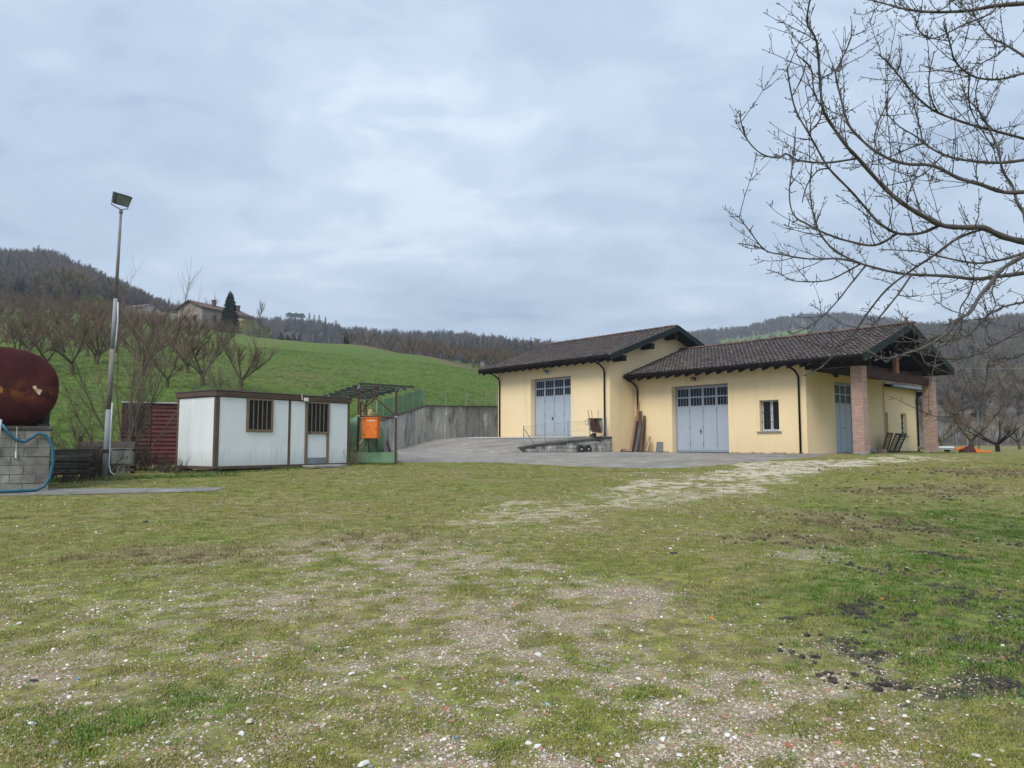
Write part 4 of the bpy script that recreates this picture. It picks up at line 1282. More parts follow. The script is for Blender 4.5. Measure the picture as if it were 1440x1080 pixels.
tiles(dW, -10.6, 3.2, -1.02, 4.5, 4.42, ZRW); tiles(dW, -10.6, 3.2, 10.02, 4.5, 4.42, ZRW)
tiles(dL, -21.55, -9.8, -3.18, 3.1, 5.40, ZRL); tiles(dL, -21.55, -9.8, 9.38, 3.1, 5.40, ZRL)
rt = MB()
for i, (x, k) in enumerate(((0, 1.0), (0.46, 0.9))):
    for a in range(7):
        an = math.pi * a / 6
        rt.v.append((x, math.cos(an) * 0.15 * k, math.sin(an) * 0.10 * k + (0.02 if i == 0 else 0)))
for a in range(6):
    rt.f.append((a, a + 1, a + 8, a + 7))
rtm = rt.mesh('ridge_tile', True); rtm.materials.append(M['ridge'])
for deck, u0, u1, vr, zr in ((dW, -10.6, 3.1, 4.5, ZRW), (dL, -21.5, -10.1, 3.1, ZRL)):
    u = u0
    while u < u1:
        o = link('ridge_tile', rtm, deck, (u, vr, zr + 0.075))
        o.rotation_euler = (rv(-.06, .06), rv(-.02, .02), rv(-.03, .03))
        u += 0.40
fin = MB().lathe([(0.10, 0), (0.13, 0.06), (0.06, 0.12), (0.09, 0.2), (0.02, 0.3)], 10)
fin.build('ridge_finial', 'ridge', dW, loc=(3.05, 4.5, ZRW + 0.15))
# eave gutters, rafters, fascias
def gutter(u0, u1, v, z):
    mb = MB(); n = 8; pts = []
    for i, u in enumerate((u0, u1)):
        for k in range(n + 1):
            a = math.pi + math.pi * k / n
            pts.append((u, v + 0.085 * math.cos(a), z + 0.085 * math.sin(a)))
    mb.v = pts
    for k in range(n):
        mb.f.append((k, k + 1, n + 2 + k, n + 1 + k))
    mb.f.append(tuple(range(n + 1))); mb.f.append(tuple(range(2 * n + 1, n, -1)))
    mb.box(u0, u1, v + 0.087, v + 0.12, z - 0.16, z + 0.04)
    return mb.build('gutter', 'gutter', FB)
gutter(-10.62, 3.25, -1.10, 4.39); gutter(-21.6, -9.75, -3.26, 5.37)
gutter(-10.62, 3.25, 9.90, 4.36)
def rafters(deck, u0, u1, step, v0, v1, ze, s_):
    u = u0
    while u < u1:
        MB().bar((u, v0, ze - 0.25 + 0.0), (u, v1, ze - 0.25 + s_ * (v1 - v0)), 0.13, 0.17).build('rafter', 'darkbrown', deck)
        u += step
rafters(dW, -10.3, 3.1, 0.66, -0.95, 0.02, 4.42, RW_S)
rafters(dL, -21.3, -9.8, 0.66, -3.1, -2.24, 5.40, RL_S)
def rake(deck, u, ve, vr, vb, ze, zr):
    for a in (ve, vb):
        e = 0.02 if a == ve else -0.02
        mb = MB()
        mb.prism([(a - e, ze - 0.25), (a - e, ze + 0.10), (vr, zr + 0.10), (vr, zr - 0.25)], lambda p, d: (d, p[0], p[1]), u, u + 0.07)
        mb.build('bargeboard', 'fascia', deck)
rake(dW, 3.251, -1.0, 4.5, 10.0, 4.42, ZRW)
rake(dL, -9.749, -3.16, 3.1, 9.36, 5.40, ZRL)
rake(dL, -21.671, -3.16, 3.1, 9.36, 5.40, ZRL)
for v, z in ((-1.85, 5.30), (0.75, 6.22), (3.1, 7.02), (5.5, 6.2)):
    box('purlin', 'darkbrown', dL, -10.9, -9.86, v - 0.17, v + 0.17, z - 0.10, z + 0.22, 0.015)
for v in (0.25, 2.4, 4.5, 6.6, 8.75):
    z = 4.42 + RW_S * (min(v, 9 - v) + 1) - 0.17
    box('purlin', 'darkbrown', dW, -0.1, 3.15, v - 0.11, v + 0.11, z - 0.30, z - 0.02, 0.01)
# down pipes
def downpipe(u, v, ze, z0, vo):
    MB().tube([(u, v - vo, ze), (u, v - vo + 0.05, ze - 0.14), (u, v - 0.45, ze - 0.32), (u, v - 0.16, ze - 0.52), (u, v - 0.085, ze - 0.68), (u, v - 0.085, z0)], 0.052, 10).build('downpipe', 'gutter', FB, True)
downpipe(-10.42, 0, 4.34, -0.08, 1.08); downpipe(-0.32, 0, 4.34, -0.08, 1.08)
downpipe(-20.45, -2.26, 5.32, 0.75, 0.98); downpipe(-11.0, -2.26, 5.32, 0.75, 0.98)
# porch
for v in (0.0, 8.45):
    pl = box('brick_pillar', 'brick', FB, 2.2, 2.72, v, v + 0.52, -0.15, 4.05)
    box('pillar_base', 'sill', pl, 2.17, 2.75, v - 0.03, v + 0.55, -0.2, 0.06, 0.01)
box('tie_beam', 'redbrown', FB, 2.34, 2.58, 0.53, 8.44, 3.58, 3.96, 0.01)
for k in range(13):
    box('loft_board', 'redbrown', FB, 2.20, 2.23, .56 + k * .607, 1.14 + k * .607, 3.62 + rv(-.02, .02), 4.22 + rv(-.03, .03))
box('loft_floor', 'darkbrown', FB, 0.02, 2.19, .55, 8.43, 4.02, 4.08)
box('wall_plate', 'darkbrown', FB, -0.02, 3.1, -0.02, 0.22, 4.06, 4.30, 0.01)
box('king_post', 'rustlight', FB, 2.36, 2.56, 4.34, 4.66, 3.97, 4.95, 0.01)
box('king_post_head', 'darkbrown', FB, 2.38, 2.54, 4.38, 4.62, 4.951, 5.9)
for s_ in (-1, 1):
    MB().bar((2.46, 4.5 + s_ * 4.3, 4.25), (2.46, 4.5 + s_ * 0.15, 5.68), 0.16, 0.26).build('truss_rafter', 'darkbrown', FB)
# low rear roof
mb = MB(); mb.prism([(0.35, 3.62), (0.35, 3.80), (-4.5, 4.7), (-4.5, 4.52)], lambda p, d: (p[0], d, p[1]), 9.05, 14.7)
mb.build('rear_roof', 'fascia', FB)
box('rear_gutter', 'steel', FB, 0.352, 0.46, 9.05, 14.7, 3.66, 3.82, 0.02)
box('purlin', 'darkbrown', FB, -0.4, 0.3, 14.1, 14.4, 3.4, 3.62)
MB().tube([(0.4, 14.0, 3.68), (0.3, 14.0, 3.5), (-0.1, 14.0, 3.3), (-0.13, 14.0, 3.1), (-0.13, 14.0, 0)], 0.055, 10).build('downpipe', 'gutter', FB, True)

# folding doors
def folding_door(x0, x1, z0, z1, zp, y, n=4, swap=False):
    """in a wall along x, face at y (towards -y); zp: height where glazing begins"""
    def fx(mb):
        if swap:     # into the end wall: local x -> y, depth -> -x
            mb.v = [(-b, a, c) for a, b, c in mb.v]
        return mb
    fr = MB()
    fr.box(x0, x0 + 0.06, y, y + 0.08, z0, z1); fr.box(x1 - 0.06, x1, y, y + 0.08, z0, z1); fr.box(x0 + 0.06, x1 - 0.06, y, y + 0.08, z1 - 0.07, z1)
    D = fx(fr).build('folding_door', 'doorframe', FB)
    wd = (x1 - x0 - 0.12) / n
    for k in range(n):
        a = x0 + 0.06 + k * wd; b = a + wd
        lf = MB()
        g_ = 0.012
        lf.box(a + g_, b - g_, y + 0.035, y + 0.07, z0 + 0.03, zp)
        st = 0.055
        lf.box(a + g_, a + g_ + st, y + 0.02, y + 0.065, zp, z1 - 0.08); lf.box(b - g_ - st, b - g_, y + 0.02, y + 0.065, zp, z1 - 0.08)
        zm = (zp + z1 - 0.08) / 2
        for c, d in ((zp, zp + 0.06), (zm - 0.035, zm + 0.035), (z1 - 0.14, z1 - 0.08)):
            lf.box(a + g_ + st, b - g_ - st, y + 0.02, y + 0.065, c, d)
        # raised edge strips of the lower panel
        lf.box(a + g_, a + g_ + 0.045, y + 0.022, y + 0.035, z0 + 0.03, zp - 0.002); lf.box(b - g_ - 0.045, b - g_, y + 0.022, y + 0.035, z0 + 0.03, zp - 0.002)
        fx(lf).build('leaf', 'door', D)
        bars = MB()
        for (c, d) in ((zp + 0.06, zm - 0.035), (zm + 0.035, z1 - 0.14)):
            fx(MB().box(a + g_ + st, b - g_ - st, y + 0.05, y + 0.06, c, d)).build('pane', 'glass', D)
            for i in range(4):
                xx = a + g_ + st + (wd - 2 * g_ - 2 * st) * (i + 1) / 4
                if i == 3: continue
                bars.box(xx - 0.011, xx + 0.011, y + 0.036, y + 0.048, c, d)
        bo = fx(bars).build('window_bars', 'doorframe', D); bo['kind'] = 'stuff'
    return D
Dw = folding_door(-7.98, -4.37, -0.05, 3.66, 2.50, 0.34)
Dl = folding_door(-17.40, -13.82, 0.86, 4.58, 3.42, -1.92)
D3 = folding_door(3.02, 5.03, -0.05, 3.62, 2.50, 0.05, 3, True)
box('handle', 'black', D3, 0.0, 0.05, 3.72, 3.86, 1.25, 1.29)
for D_, xs, zb, yy in ((Dw, (-7.05, -6.17, -5.30), 0.0, .34), (Dl, (-16.48, -15.61, -14.74), .9, -1.92)):
    for k, x in enumerate(xs):
        for zz in (.35, 1.3, 2.2, 3.3):
            box('hinge', 'steel', D_, x - .02, x + .02, yy - .005, yy + .02, zb + zz, zb + zz + .13)
    box('handle', 'black', D_, xs[1] - .16, xs[1] - .12, yy - .05, yy + .021, zb + 1.05, zb + 1.22)
    box('bottom_rail', 'doorframe', D_, xs[0] - .85, xs[2] + .86, yy + .005, yy + .0345, zb, zb + .12)
box('door_track', 'gutter', FB, -4.36, -4.348, 0.05, 0.15, 0, 3.6)
# barred window with double casement
W = MB(); x0, x1, z0, z1 = -2.52, -1.45, 1.10, 2.66; y = 0.26
for a, b, c, d in ((x0, x0 + .07, z0, z1), (x1 - .07, x1, z0, z1), (x0 + .07, x1 - .07, z0, z0 + .08), (x0 + .07, x1 - .07, z1 - .07, z1), ((x0 + x1) / 2 - .06, (x0 + x1) / 2 + .06, z0 + .08, z1 - .07)):
    W.box(a, b, y, y + .06, c, d)
wo = W.build('window', 'winframe', FB)
for a, b in ((x0 + .07, (x0 + x1) / 2 - .06), ((x0 + x1) / 2 + .06, x1 - .07)):
    box('pane', 'glass', wo, a, b, y + .03, y + .04, z0 + .08, z1 - .07)
gr_ = MB()
for i in range(8):
    xx = x0 + (x1 - x0) * (i + .5) / 8
    gr_.box(xx - .007, xx + .007, 0.14, 0.154, z0 - .03, z1)
for zz in (1.55, 2.05):
    gr_.box(x0, x1, 0.155, 0.166, zz - .012, zz + .012)
gr_.build('window_grille', 'black', wo)
box('sill', 'sill', wo, x0 - .13, x1 + .13, -0.08, 0.28, 1.01, 1.08, 0.006)
for v0, v1 in ((9.2, 9.85), (11.7, 12.5)):
    wf = MB()
    for a, b, c, d in ((v0, v0 + .06, .92, 2.25), (v1 - .06, v1, .92, 2.25), (v0 + .06, v1 - .06, .92, .98), (v0 + .06, v1 - .06, 2.19, 2.25)):
        wf.box(-0.42, -0.36, a, b, c, d)
    wo2 = wf.build('window', 'winframe', FB)
    box('pane', 'glass', wo2, -0.40, -0.39, v0 + .06, v1 - .06, .98, 2.19)
    gb = MB()
    for zz in (1.2, 1.5, 1.8):
        gb.box(-0.30, -0.285, v0, v1, zz, zz + .02)
    gb.build('window_grille', 'winframe', wo2)
    box('sill', 'sill', wo2, -0.45, -0.10, v0 - .1, v1 + .1, .84, .91, 0.005)
# wall floodlights
def wall_lamp(u, v, z, dirx=False):
    m_ = Matrix.Translation((u, v, z)) @ Matrix.Rotation(R(-90) if dirx else 0, 4, 'Z') @ Matrix.Rotation(R(35), 4, 'X')
    mb = MB(); mb.box(-.14, .14, -.10, .02, -.10, .10, 0.01, m_)
    lo = mb.build('floodlight', 'black', FB)
    MB().box(-.12, .12, -.112, -.101, -.085, .085, 0, m_).build('lens', 'lampglass', lo)
    b_ = MB(); q = (u, v + 0.3, z + .02) if not dirx else (u - 0.3, v, z + .02)
    b_.bar((u, v, z), q, .03, .03); b_.build('bracket', 'black', lo)
wall_lamp(-6.30, -0.28, 4.02); wall_lamp(-15.70, -2.54, 4.98); wall_lamp(0.25, 2.75, 3.95, True)

# ================================================================== RAMP WALL, RAIL, THINGS ON THE RAMP
RWt = thing('ramp_wall', 'stained concrete block wall retaining the ramp to the upper door', 'wall', P0, -BA)
def rtop(v):
    return 0.86 - 0.075 * (-2.3 - v) if v > -8 else 0.43 - 0.12 * (-8 - v)
box('wall_core', 'mortar', RWt, -10.76, -10.55, -9.2, -2.27, -0.25, 0.28)
mb = MB(); mb.prism([(-9.2, 0.2), (-9.2, rtop(-9.2) - 0.12), (-8, rtop(-8) - .12), (-2.27, rtop(-2.27) - 0.12), (-2.27, 0.2)], lambda p, d: (d, p[0], p[1]), -10.765, -10.556)
mb.build('wall_core', 'mortar', RWt)
for r_ in range(5):
    zb = -0.2 + r_ * 0.2
    v = -9.2 + (0.25 if r_ % 2 else 0.0)
    while v < -2.35:
        v1 = min(v + 0.49, -2.28)
        zt0 = min(zb + 0.188, rtop(v) - 0.125); zt1 = min(zb + 0.188, rtop(v1) - 0.125)
        if zt0 > zb + 0.05:
            mb = MB(); d = rv(-.012, .008)
            mb.prism([(v, zb), (v1, zb), (v1, zt1), (v, zt0)], lambda p, dd: (dd, p[0], p[1]), -10.60, -10.53 + d)
            mb.build('concrete_block', 'rampblock', RWt)
        v += 0.502
mb = MB(); mb.prism([(-9.25, rtop(-9.25) - .12), (-9.25, rtop(-9.25)), (-8, rtop(-8)), (-2.27, rtop(-2.27)), (-2.27, rtop(-2.27) - .12), (-8, rtop(-8) - .12)], lambda p, d: (d, p[0], p[1]), -10.80, -10.515)
mb.build('coping', 'mortar', RWt)
RF = thing('wire_fence', 'wire mesh fence on thin posts along the ramp wall', 'fence', P0, -BA)
pv = [-8.95, -7.45, -5.7, -4.0, -2.6]
for v in pv:
    MB().tube([(-10.65, v, rtop(v) - .05), (-10.65, v, rtop(v) + 1.08)], 0.024, 8).build('post', 'post_grey', RF)
MB().tube([(-10.65, -8.95, rtop(-8.95) + 0.95), (-10.65, -8.2, rtop(-8.2) + 0.02)], 0.02, 6).build('brace', 'post_grey', RF)
net = MB()
def net_fill(mb, P, Q, h, pitch, r_):
    """diamond wire net between two foot points"""
    P = Vector(P); Q = Vector(Q); L = (Q - P).length; e = (Q - P) / L
    n = int((L + h) / pitch)
    for k in range(n):
        for sgn in (1, -1):
            s0 = k * pitch - (h if sgn > 0 else 0)
            a, b = (s0, 0.0), (s0 + sgn * h, h)
            # clip to [0, L]
            pts = []
            for (s_, z_) in (a, b):
                if s_ < 0: z_ = z_ + (-s_) * sgn; s_ = 0
                if s_ > L: z_ = z_ - (s_ - L) * sgn; s_ = L
                pts.append((s_, z_))
            (sa, za), (sb, zb) = pts
            if min(za, zb) < -0.01 or max(za, zb) > h + 0.01 or abs(sa - sb) < 0.02: continue
            mb.tube([P + e * sa + Vector((0, 0, za)), P + e * sb + Vector((0, 0, zb))], r_, 3, False)
for a, b in zip(pv[:-1], pv[1:]):
    net_fill(net, (-10.65, a, rtop(a) + 0.02), (-10.65, b, rtop(b) + 0.02), 0.98, 0.13, 0.0035)
    for hh in (0.03, 0.5, 1.0):
        net.tube([(-10.65, a, rtop(a) + hh), (-10.65, b, rtop(b) + hh)], 0.004, 4, False)
no = net.build('wire_mesh', 'wire', RF); no['kind'] = 'stuff'

# two small wheels leaning on the ramp wall
for v, lb in ((-5.02, 'left one of two small wheels with white rims leaning on the ramp wall'), (-4.45, 'right one of two small wheels with white rims leaning on the ramp wall')):
    q = bl(-10.34, v, 0.20 - 0.06)
    t = thing('spare_wheel', lb, 'wheel', q, -BA, 'wheels leaning on the ramp wall')
    t.rotation_euler = (0, R(90 - 12), -BA)
    MB().lathe([(0.15, -0.05), (0.20, -0.065), (0.235, -0.05), (0.245, -0.02), (0.245, 0.02), (0.235, 0.05), (0.20, 0.065), (0.15, 0.05)], 24).build('tyre', 'rubber', t, True)
    MB().lathe([(0.155, 0.02), (0.15, 0.045), (0.12, 0.03), (0.06, 0.035), (0.055, 0.055), (0.02, 0.056)], 20).build('rim', 'tyrerim', t, True)
# wheelbarrows stood on end at the top of the ramp
def wheelbarrow(label, u, v, z, rz, m_tub, m_fr, tilt):
    t = thing('wheelbarrow', label, 'wheelbarrow', bl(u, v, z), -BA + rz)
    t.rotation_euler = (R(tilt), 0, -BA + rz)
    tub = MB()
    b0 = [(-.22, -.28, .26), (.22, -.28, .26), (.26, .20, .30), (-.26, .20, .30)]; t0 = [(-.38, -.46, .60), (.38, -.46, .60), (.42, .36, .62), (-.42, .36, .62)]
    for i in range(4):
        j = (i + 1) % 4
        tub.quad(b0[i], b0[j], t0[j], t0[i])
        n_ = Vector((0, 0, 0.02))
        tub.quad(Vector(t0[i]) * 0.97, Vector(t0[j]) * 0.97, Vector(b0[j]) * 0.95 + n_, Vector(b0[i]) * 0.95 + n_)
        tub.quad(t0[i], t0[j], Vector(t0[j]) * 0.97, Vector(t0[i]) * 0.97)
    tub.quad(*reversed(b0)); tub.quad(*[Vector(q) * 0.95 + Vector((0, 0, .02)) for q in b0])
    tub.build('tub', m_tub, t)
    for s_ in (-1, 1):
        MB().tube([(s_ * .04, -.52, .14), (s_ * .16, -.3, .24), (s_ * .26, .3, .31), (s_ * .30, .95, .42)], 0.018, 8).build('handle', m_fr, t, True)
        MB().tube([(s_ * .22, .12, .30), (s_ * .24, .2, 0.02), (s_ * .24, .42, .02), (s_ * .27, .5, .33)], 0.015, 6).build('leg', m_fr, t, True)
    wm = Matrix.Translation((0, -.52, .12)) @ Matrix.Rotation(R(90), 4, 'Y')
    MB().lathe([(.10, -.03), (.15, -.045), (.18, -.02), (.18, .02), (.15, .045), (.10, .03)], 18, wm).build('wheel', 'rubber', t, True)
    return t
wheelbarrow('rusty wheelbarrow standing on its nose at the top of the ramp', -11.0, -3.75, 1.30, R(115), 'rust', 'rustlight', 72)
wheelbarrow('grey cement-stained wheelbarrow standing on its nose behind the rusty one', -11.35, -2.95, 1.34, R(60), 'block', 'steel', 68)

# ------------------------------------------------------------------ boards leaning in the corner
def leaner(label, u, vb, length, wd, th, m, lean, roll=0.0, name='plank', group='boards leaning in the corner'):
    t = MB().box(-wd / 2, wd / 2, -th / 2, th / 2, 0, length, 0.004).build(name, m, None)
    t.location = bl(u, vb, -0.06)
    t.rotation_euler = (R(-lean), R(roll), -BA)
    tag(t, label, 'plank', group)
    return t
leaner('tall raw wood plank at the back of the boards leaning in the corner', -10.42, -0.34, 3.0, 0.16, 0.03, 'plank_raw', 5.0, 1)
leaner('pale raw board leaning far left among the boards in the corner', -10.55, -0.62, 2.2, 0.14, 0.025, 'plank_raw', 12, 3)
leaner('brown board with a dark top end behind the slate grey one', -10.18, -0.50, 2.45, 0.22, 0.03, 'plank_brown', 9)
leaner('wide slate grey board leaning at the front of the boards in the corner', -10.12, -0.66, 1.95, 0.20, 0.035, 'plank_grey', 15)
leaner('black board beside the slate grey one in the corner', -10.34, -0.70, 1.9, 0.10, 0.03, 'black', 14)
leaner('dark brown board leaning right of the slate grey one', -9.88, -0.58, 2.2, 0.16, 0.03, 'plank_brown', 12)
leaner('dark narrow board leaning rightmost of the tall boards in the corner', -9.70, -0.55, 2.15, 0.07, 0.04, 'darkbrown', 12, -4)
def low_frame():
    t = thing('wooden_frame', 'low wooden trestle of light brown slats right of the leaning boards', 'frame', bl(-9.35, -0.5, -0.07), -BA)
    for a, b in (((-.2, -.1, 0), (-.02, .2, .95)), ((.22, -.1, 0), (.02, .2, .95)), ((-.1, .15, 0), (-.02, .25, .8)), ((-.14, -.02, .4), (.15, -.02, .4))):
        MB().bar(a, b, .07, .03).build('slat', 'plank_raw', t)
low_frame()
t = tag(MB().box(-.22, .22, -.01, .01, 0, .62).build('sheet', 'steel'), 'small thin grey sheet leaning on the yellow wall right of the wooden trestle', 'sheet')
t.location = bl(-8.85, -0.16, -0.05); t.rotation_euler = (R(-12), 0, -BA)
b_ = MB()
for k in range(5):
    a = rv(-.25, .25); b_.bar((a - rv(.2, .4), rv(-.1, .1), .03 + .03 * k), (a + rv(.2, .4), rv(-.1, .1), .04 + .035 * k), .06, .03)
t = tag(b_.build('scrap_wood', 'plank_dark'), 'small dark heap of scrap wood on the ground left of the leaning boards', 'scrap'); t.location = bl(-11.0 + 0.35, -1.3, -0.06); t.rotation_euler = (0, 0, -BA + 0.5)

# ------------------------------------------------------------------ iron grates leaning in the porch
def grate(label, v, u, lean, m):
    t = thing('iron_grate', label, 'grate', bl(u, v, -0.05), -BA + R(90), 'grates leaning in the porch')
    t.rotation_euler = (R(-lean), 0, -BA - R(90) + R(8))
    for x in (-.5, .5): box('frame_bar', m, t, x - .03, x + .03, -.03, .03, 0, 1.15)
    for z in (0.03, 1.12): box('frame_bar', m, t, -.47, .47, -.03, .03, z - .03, z + .03)
    for i in range(9):
        z = .12 + i * .115
        box('slat', m, t, -.47, .47, -.02, .02, z - .028, z + .028)
grate('black slatted iron grate leaning outermost in the porch', 8.35, 0.75, 24, 'black')
grate('black slatted iron grate leaning inside the outermost one', 8.2, 0.55, 22, 'black')
grate('red-brown slatted grate leaning behind the black ones', 7.75, 0.38, 18, 'rust')
for v, r_, lb in ((5.5, .26, 'larger pale stone block at the foot of the porch wall'), (6.2, .2, 'smaller pale stone block at the foot of the porch wall')):
    mb = MB(); mb.box(-r_, r_, -r_ * .8, r_ * .8, 0, r_ * 1.1, r_ * .3); t = tag(mb.build('stone_block', 'sill'), lb, 'stone'); t.location = bl(0.4, v, -.05); t.rotation_euler = (0, 0, v)
t = tag(MB().box(-.2, .2, -.12, .12, 0, .22, .01).build('brick_stack', 'brick'), 'small stack of bricks on the porch floor beside the grates', 'bricks'); t.location = bl(0.6, 7.0, -.05); t.rotation_euler = (0, 0, -BA)

# ------------------------------------------------------------------ orange mower beside the building
def mower():
    q = (1352 - 720) / FPX * 41
    t = thing('orange_mower', 'orange tractor mower with dark disc guard parked on the grass right of the brick pillar', 'mower', (q, 41, g1(q, 41)), 0)
    t.scale = (.82, .82, .82)
    ar = MB(); ar.bar((-.55, 0, .22), (.15, 0, .36), .12, .14, .01); ar.bar((.1, .05, .36), (.42, .02, .30), .16, .16, .01); ar.build('arm', 'orange', t)
    MB().box(.7, 1.75, -.25, .2, 0.0, .14, .02).build('cutter_bar', 'orange', t)
    sk = MB(); sk.prism([(.62, .14), (1.0, .14), (.78, .34), (.62, .36)], lambda p, d: (p[0], d, p[1]), -.22, .18); sk.build('gearbox', 'orange', t)
    dg = MB()
    for k in range(12):
        a0, a1 = math.pi * k / 12, math.pi * (k + 1) / 12
        for (ra, y0_, y1_) in ((.42, -.35, -.29),):
            dg.prism([(.25, 0), (.25 + ra * math.cos(a0), ra * math.sin(a0)), (.25 + ra * math.cos(a1), ra * math.sin(a1))], lambda p, d: (p[0], d, p[1]), y0_, y1_)
            dg.quad((.25 + ra * math.cos(a0), -.29, ra * math.sin(a0)), (.25 + ra * math.cos(a0), .25, ra * math.sin(a0)), (.25 + ra * math.cos(a1), .25, ra * math.sin(a1)), (.25 + ra * math.cos(a1), -.29, ra * math.sin(a1)))
    dg.build('disc_guard', 'rust', t)
    MB().tube([(.62, 0, .3), (.78, 0, .58), (1.1, 0, .56), (1.05, 0, .28), (.92, 0, .12), (.72, 0, .2)], .035, 8).build('guard_hoop', 'black', t, True)
    MB().box(.38, .7, -.12, .14, .36, .52, .03).build('motor', 'rust', t)
    MB().box(.45, .56, -.05, .05, .52, .6, .01).build('cap', 'black', t)
    t2 = thing('trailer_bed', 'low white and grey trailer bed beside the brick pillar left of the orange mower', 'trailer', (q - 1.35, 41.2, g1(q, 41)), 0)
    MB().box(-.75, .7, -.5, .5, .16, .34, .02).build('bed', 'winframe', t2)
    MB().box(-.75, .7, -.505, -.501, .2, .24).build('stripe', 'hose_blue', t2)
    for x in (-.5, .4):
        MB().lathe([(.1, -.05), (.15, -.05), (.15, .05), (.1, .05)], 14, Matrix.Translation((x, -.3, .13)) @ Matrix.Rotation(R(90), 4, 'X')).build('wheel', 'rubber', t2, True)
    MB().bar((.7, 0, .25), (1.0, .05, .2), .06, .06).build('drawbar', 'orange', t2)
mower()
# power line along the valley
wp0 = at(1180, 512, 75); wp1 = at(1620, 515, 75)
pts = []
for k in range(13):
    q = wp0.lerp(wp1, k / 12); q.z -= .35 * math.sin(math.pi * k / 12); pts.append(q)
tag(MB().tube(pts, .018, 6).build('power_line', 'steel'), 'thin pale power line crossing in front of the wooded slope at right', 'cable')
for q, lb in ((wp0, 'wooden pole carrying the power line behind the building'), (wp1, 'wooden pole carrying the power line beyond the right edge')):
    tag(MB().tube([(q.x, q.y, g1(q.x, q.y) - .3), (q.x, q.y, q.z + .3)], [.13, .09], 8).build('power_pole', 'pole_brown'), lb, 'pole')
# vineyard posts in the valley
vpo = MB().box(-.05, .05, -.05, .05, -.2, 1.9).mesh('vine_post'); vpo.materials.append(M['post_grey'])
for row in range(4):
    for k in range(10):
        Y_ = 96 + row * 9
        px_ = 1316 + k * 14 + row * 4 + rv(-2, 2)
        x = (px_ - 720) / FPX * Y_
        zz = max(g1(x, Y_), HR.z(x, Y_)) if Y_ > 100 else g1(x, Y_)
        o = link('vineyard_post', vpo, None, (x, Y_, zz))
        tag(o, 'pale post among the vine rows in the valley right of the building', 'post', 'vineyard posts in the valley'); o.rotation_euler = (rv(-.05, .05), rv(-.05, .05), rv(0, 1))
T, C = shrub(1.5, 9, 1.6, 5, 0.02, 5)
C.v += T.v if False else []
vine = proto(C, 'vine', 'wood_far'); 
vp_, vs2, vr_, vi_ = [], [], [], []
for row in range(5):
    for k in range(60):
        Y_ = 94 + row * 9; px_ = 1300 + k * 3.2
        x = (px_ - 720) / FPX * Y_
        vp_.append((x, Y_ + rv(-.3, .3), max(g1(x, Y_), HR.z(x, Y_)) if Y_ > 100 else g1(x, Y_))); vs2.append(rv(.8, 1.2)); vr_.append((0, 0, rv(0, 6))); vi_.append(0)
scatter('vine_rows', vp_, vs2, vr_, vi_, [vine])['label'] = 'rows of bare grey-brown vines in the valley right of the building'

# ================================================================== RETAINING WALL AND FENCE
A_ = at(524, 0, 42.0); A_ = Vector((A_.x, 42.0, 0))
pA = Vector(((524 - 720) / FPX * 42.0, 42.0, 2.75)); pC = Vector(((597 - 720) / FPX * 49.0, 49.0, 4.05)); pB = Vector(((712 - 720) / FPX * 58.2, 58.2, 4.45))
RT = thing('retaining_wall', 'stained grey concrete retaining wall holding back the green slope', 'wall', (pC.x, pC.y, 0))
def panels(P, Q, n):
    e = (Q - P); e2 = Vector((e.x, e.y, 0)); L = e2.length; e2.normalize()
    nrm = Vector((e2.y, -e2.x, 0))          # towards the yard
    core = MB()
    def pt(s_, off, z):
        q = P + e2 * s_ + nrm * off - RT.location
        return (q.x, q.y, z)
    zt = lambda s_: P.z + (Q.z - P.z) * s_ / L
    core.v = [pt(0, -.22, .8), pt(L, -.22, .8), pt(L, 0, .8), pt(0, 0, .8), pt(0, -.22, zt(0) - .03), pt(L, -.22, zt(L) - .03), pt(L, 0, zt(L) - .03), pt(0, 0, zt(0) - .03)]
    core.f = [(3, 2, 1, 0), (4, 5, 6, 7), (0, 1, 5, 4), (1, 2, 6, 5), (2, 3, 7, 6), (3, 0, 4, 7)]
    core.build('wall_core', 'mortar', RT)
    for k in range(n):
        a = L * k / n + .012; b = L * (k + 1) / n - .012; d = .05 + rv(-.012, .012)
        mb = MB()
        mb.v = [pt(a, 0.001, .8), pt(b, 0.001, .8), pt(b, d, .8), pt(a, d, .8), pt(a, 0.001, zt(a)), pt(b, 0.001, zt(b)), pt(b, d, zt(b)), pt(a, d, zt(a))]
        mb.f = list(core.f)
        mb.build('wall_panel', 'retaining', RT)
panels(pA, pC, 9); panels(pC, pB, 11)
# cap
cap = MB()
for P, Q in ((pA, pC), (pC, pB)):
    cap.bar(P - RT.location + Vector((0, 0, .035)), Q - RT.location + Vector((0, 0, .035)), .34, .07)
cap.build('coping', 'mortar', RT)
FN = thing('field_fence', 'thin post and wire fence with green netting on top of the retaining wall', 'fence', (pC.x, pC.y, 0))
def on_wall(px_):
    P, Q = (pA, pC) if px_ < 597 else (pC, pB)
    lo, hi = 0.0, 1.0
    for _ in range(40):
        m_ = (lo + hi) / 2; q = P.lerp(Q, m_)
        if 720 + q.x / q.y * FPX < px_: lo = m_
        else: hi = m_
    return P.lerp(Q, lo) - FN.location + Vector((-.1, .12, 0.03))
feet = []
for px_ in (532, 541, 555, 568, 582, 596, 628, 657, 685, 700):
    q = on_wall(px_); feet.append(q)
    MB().tube([q, q + Vector((0, 0, 1.25 if px_ < 600 else 1.05))], .028, 6).build('post', 'post_grey', FN)
q = on_wall(596)
MB().tube([q + Vector((0, 0, 1.15)), on_wall(604)], .022, 5).build('brace', 'post_grey', FN)
MB().tube([q + Vector((0, 0, 1.15)), on_wall(591)], .022, 5).build('brace', 'post_grey', FN)
gn = MB(); wn = MB()
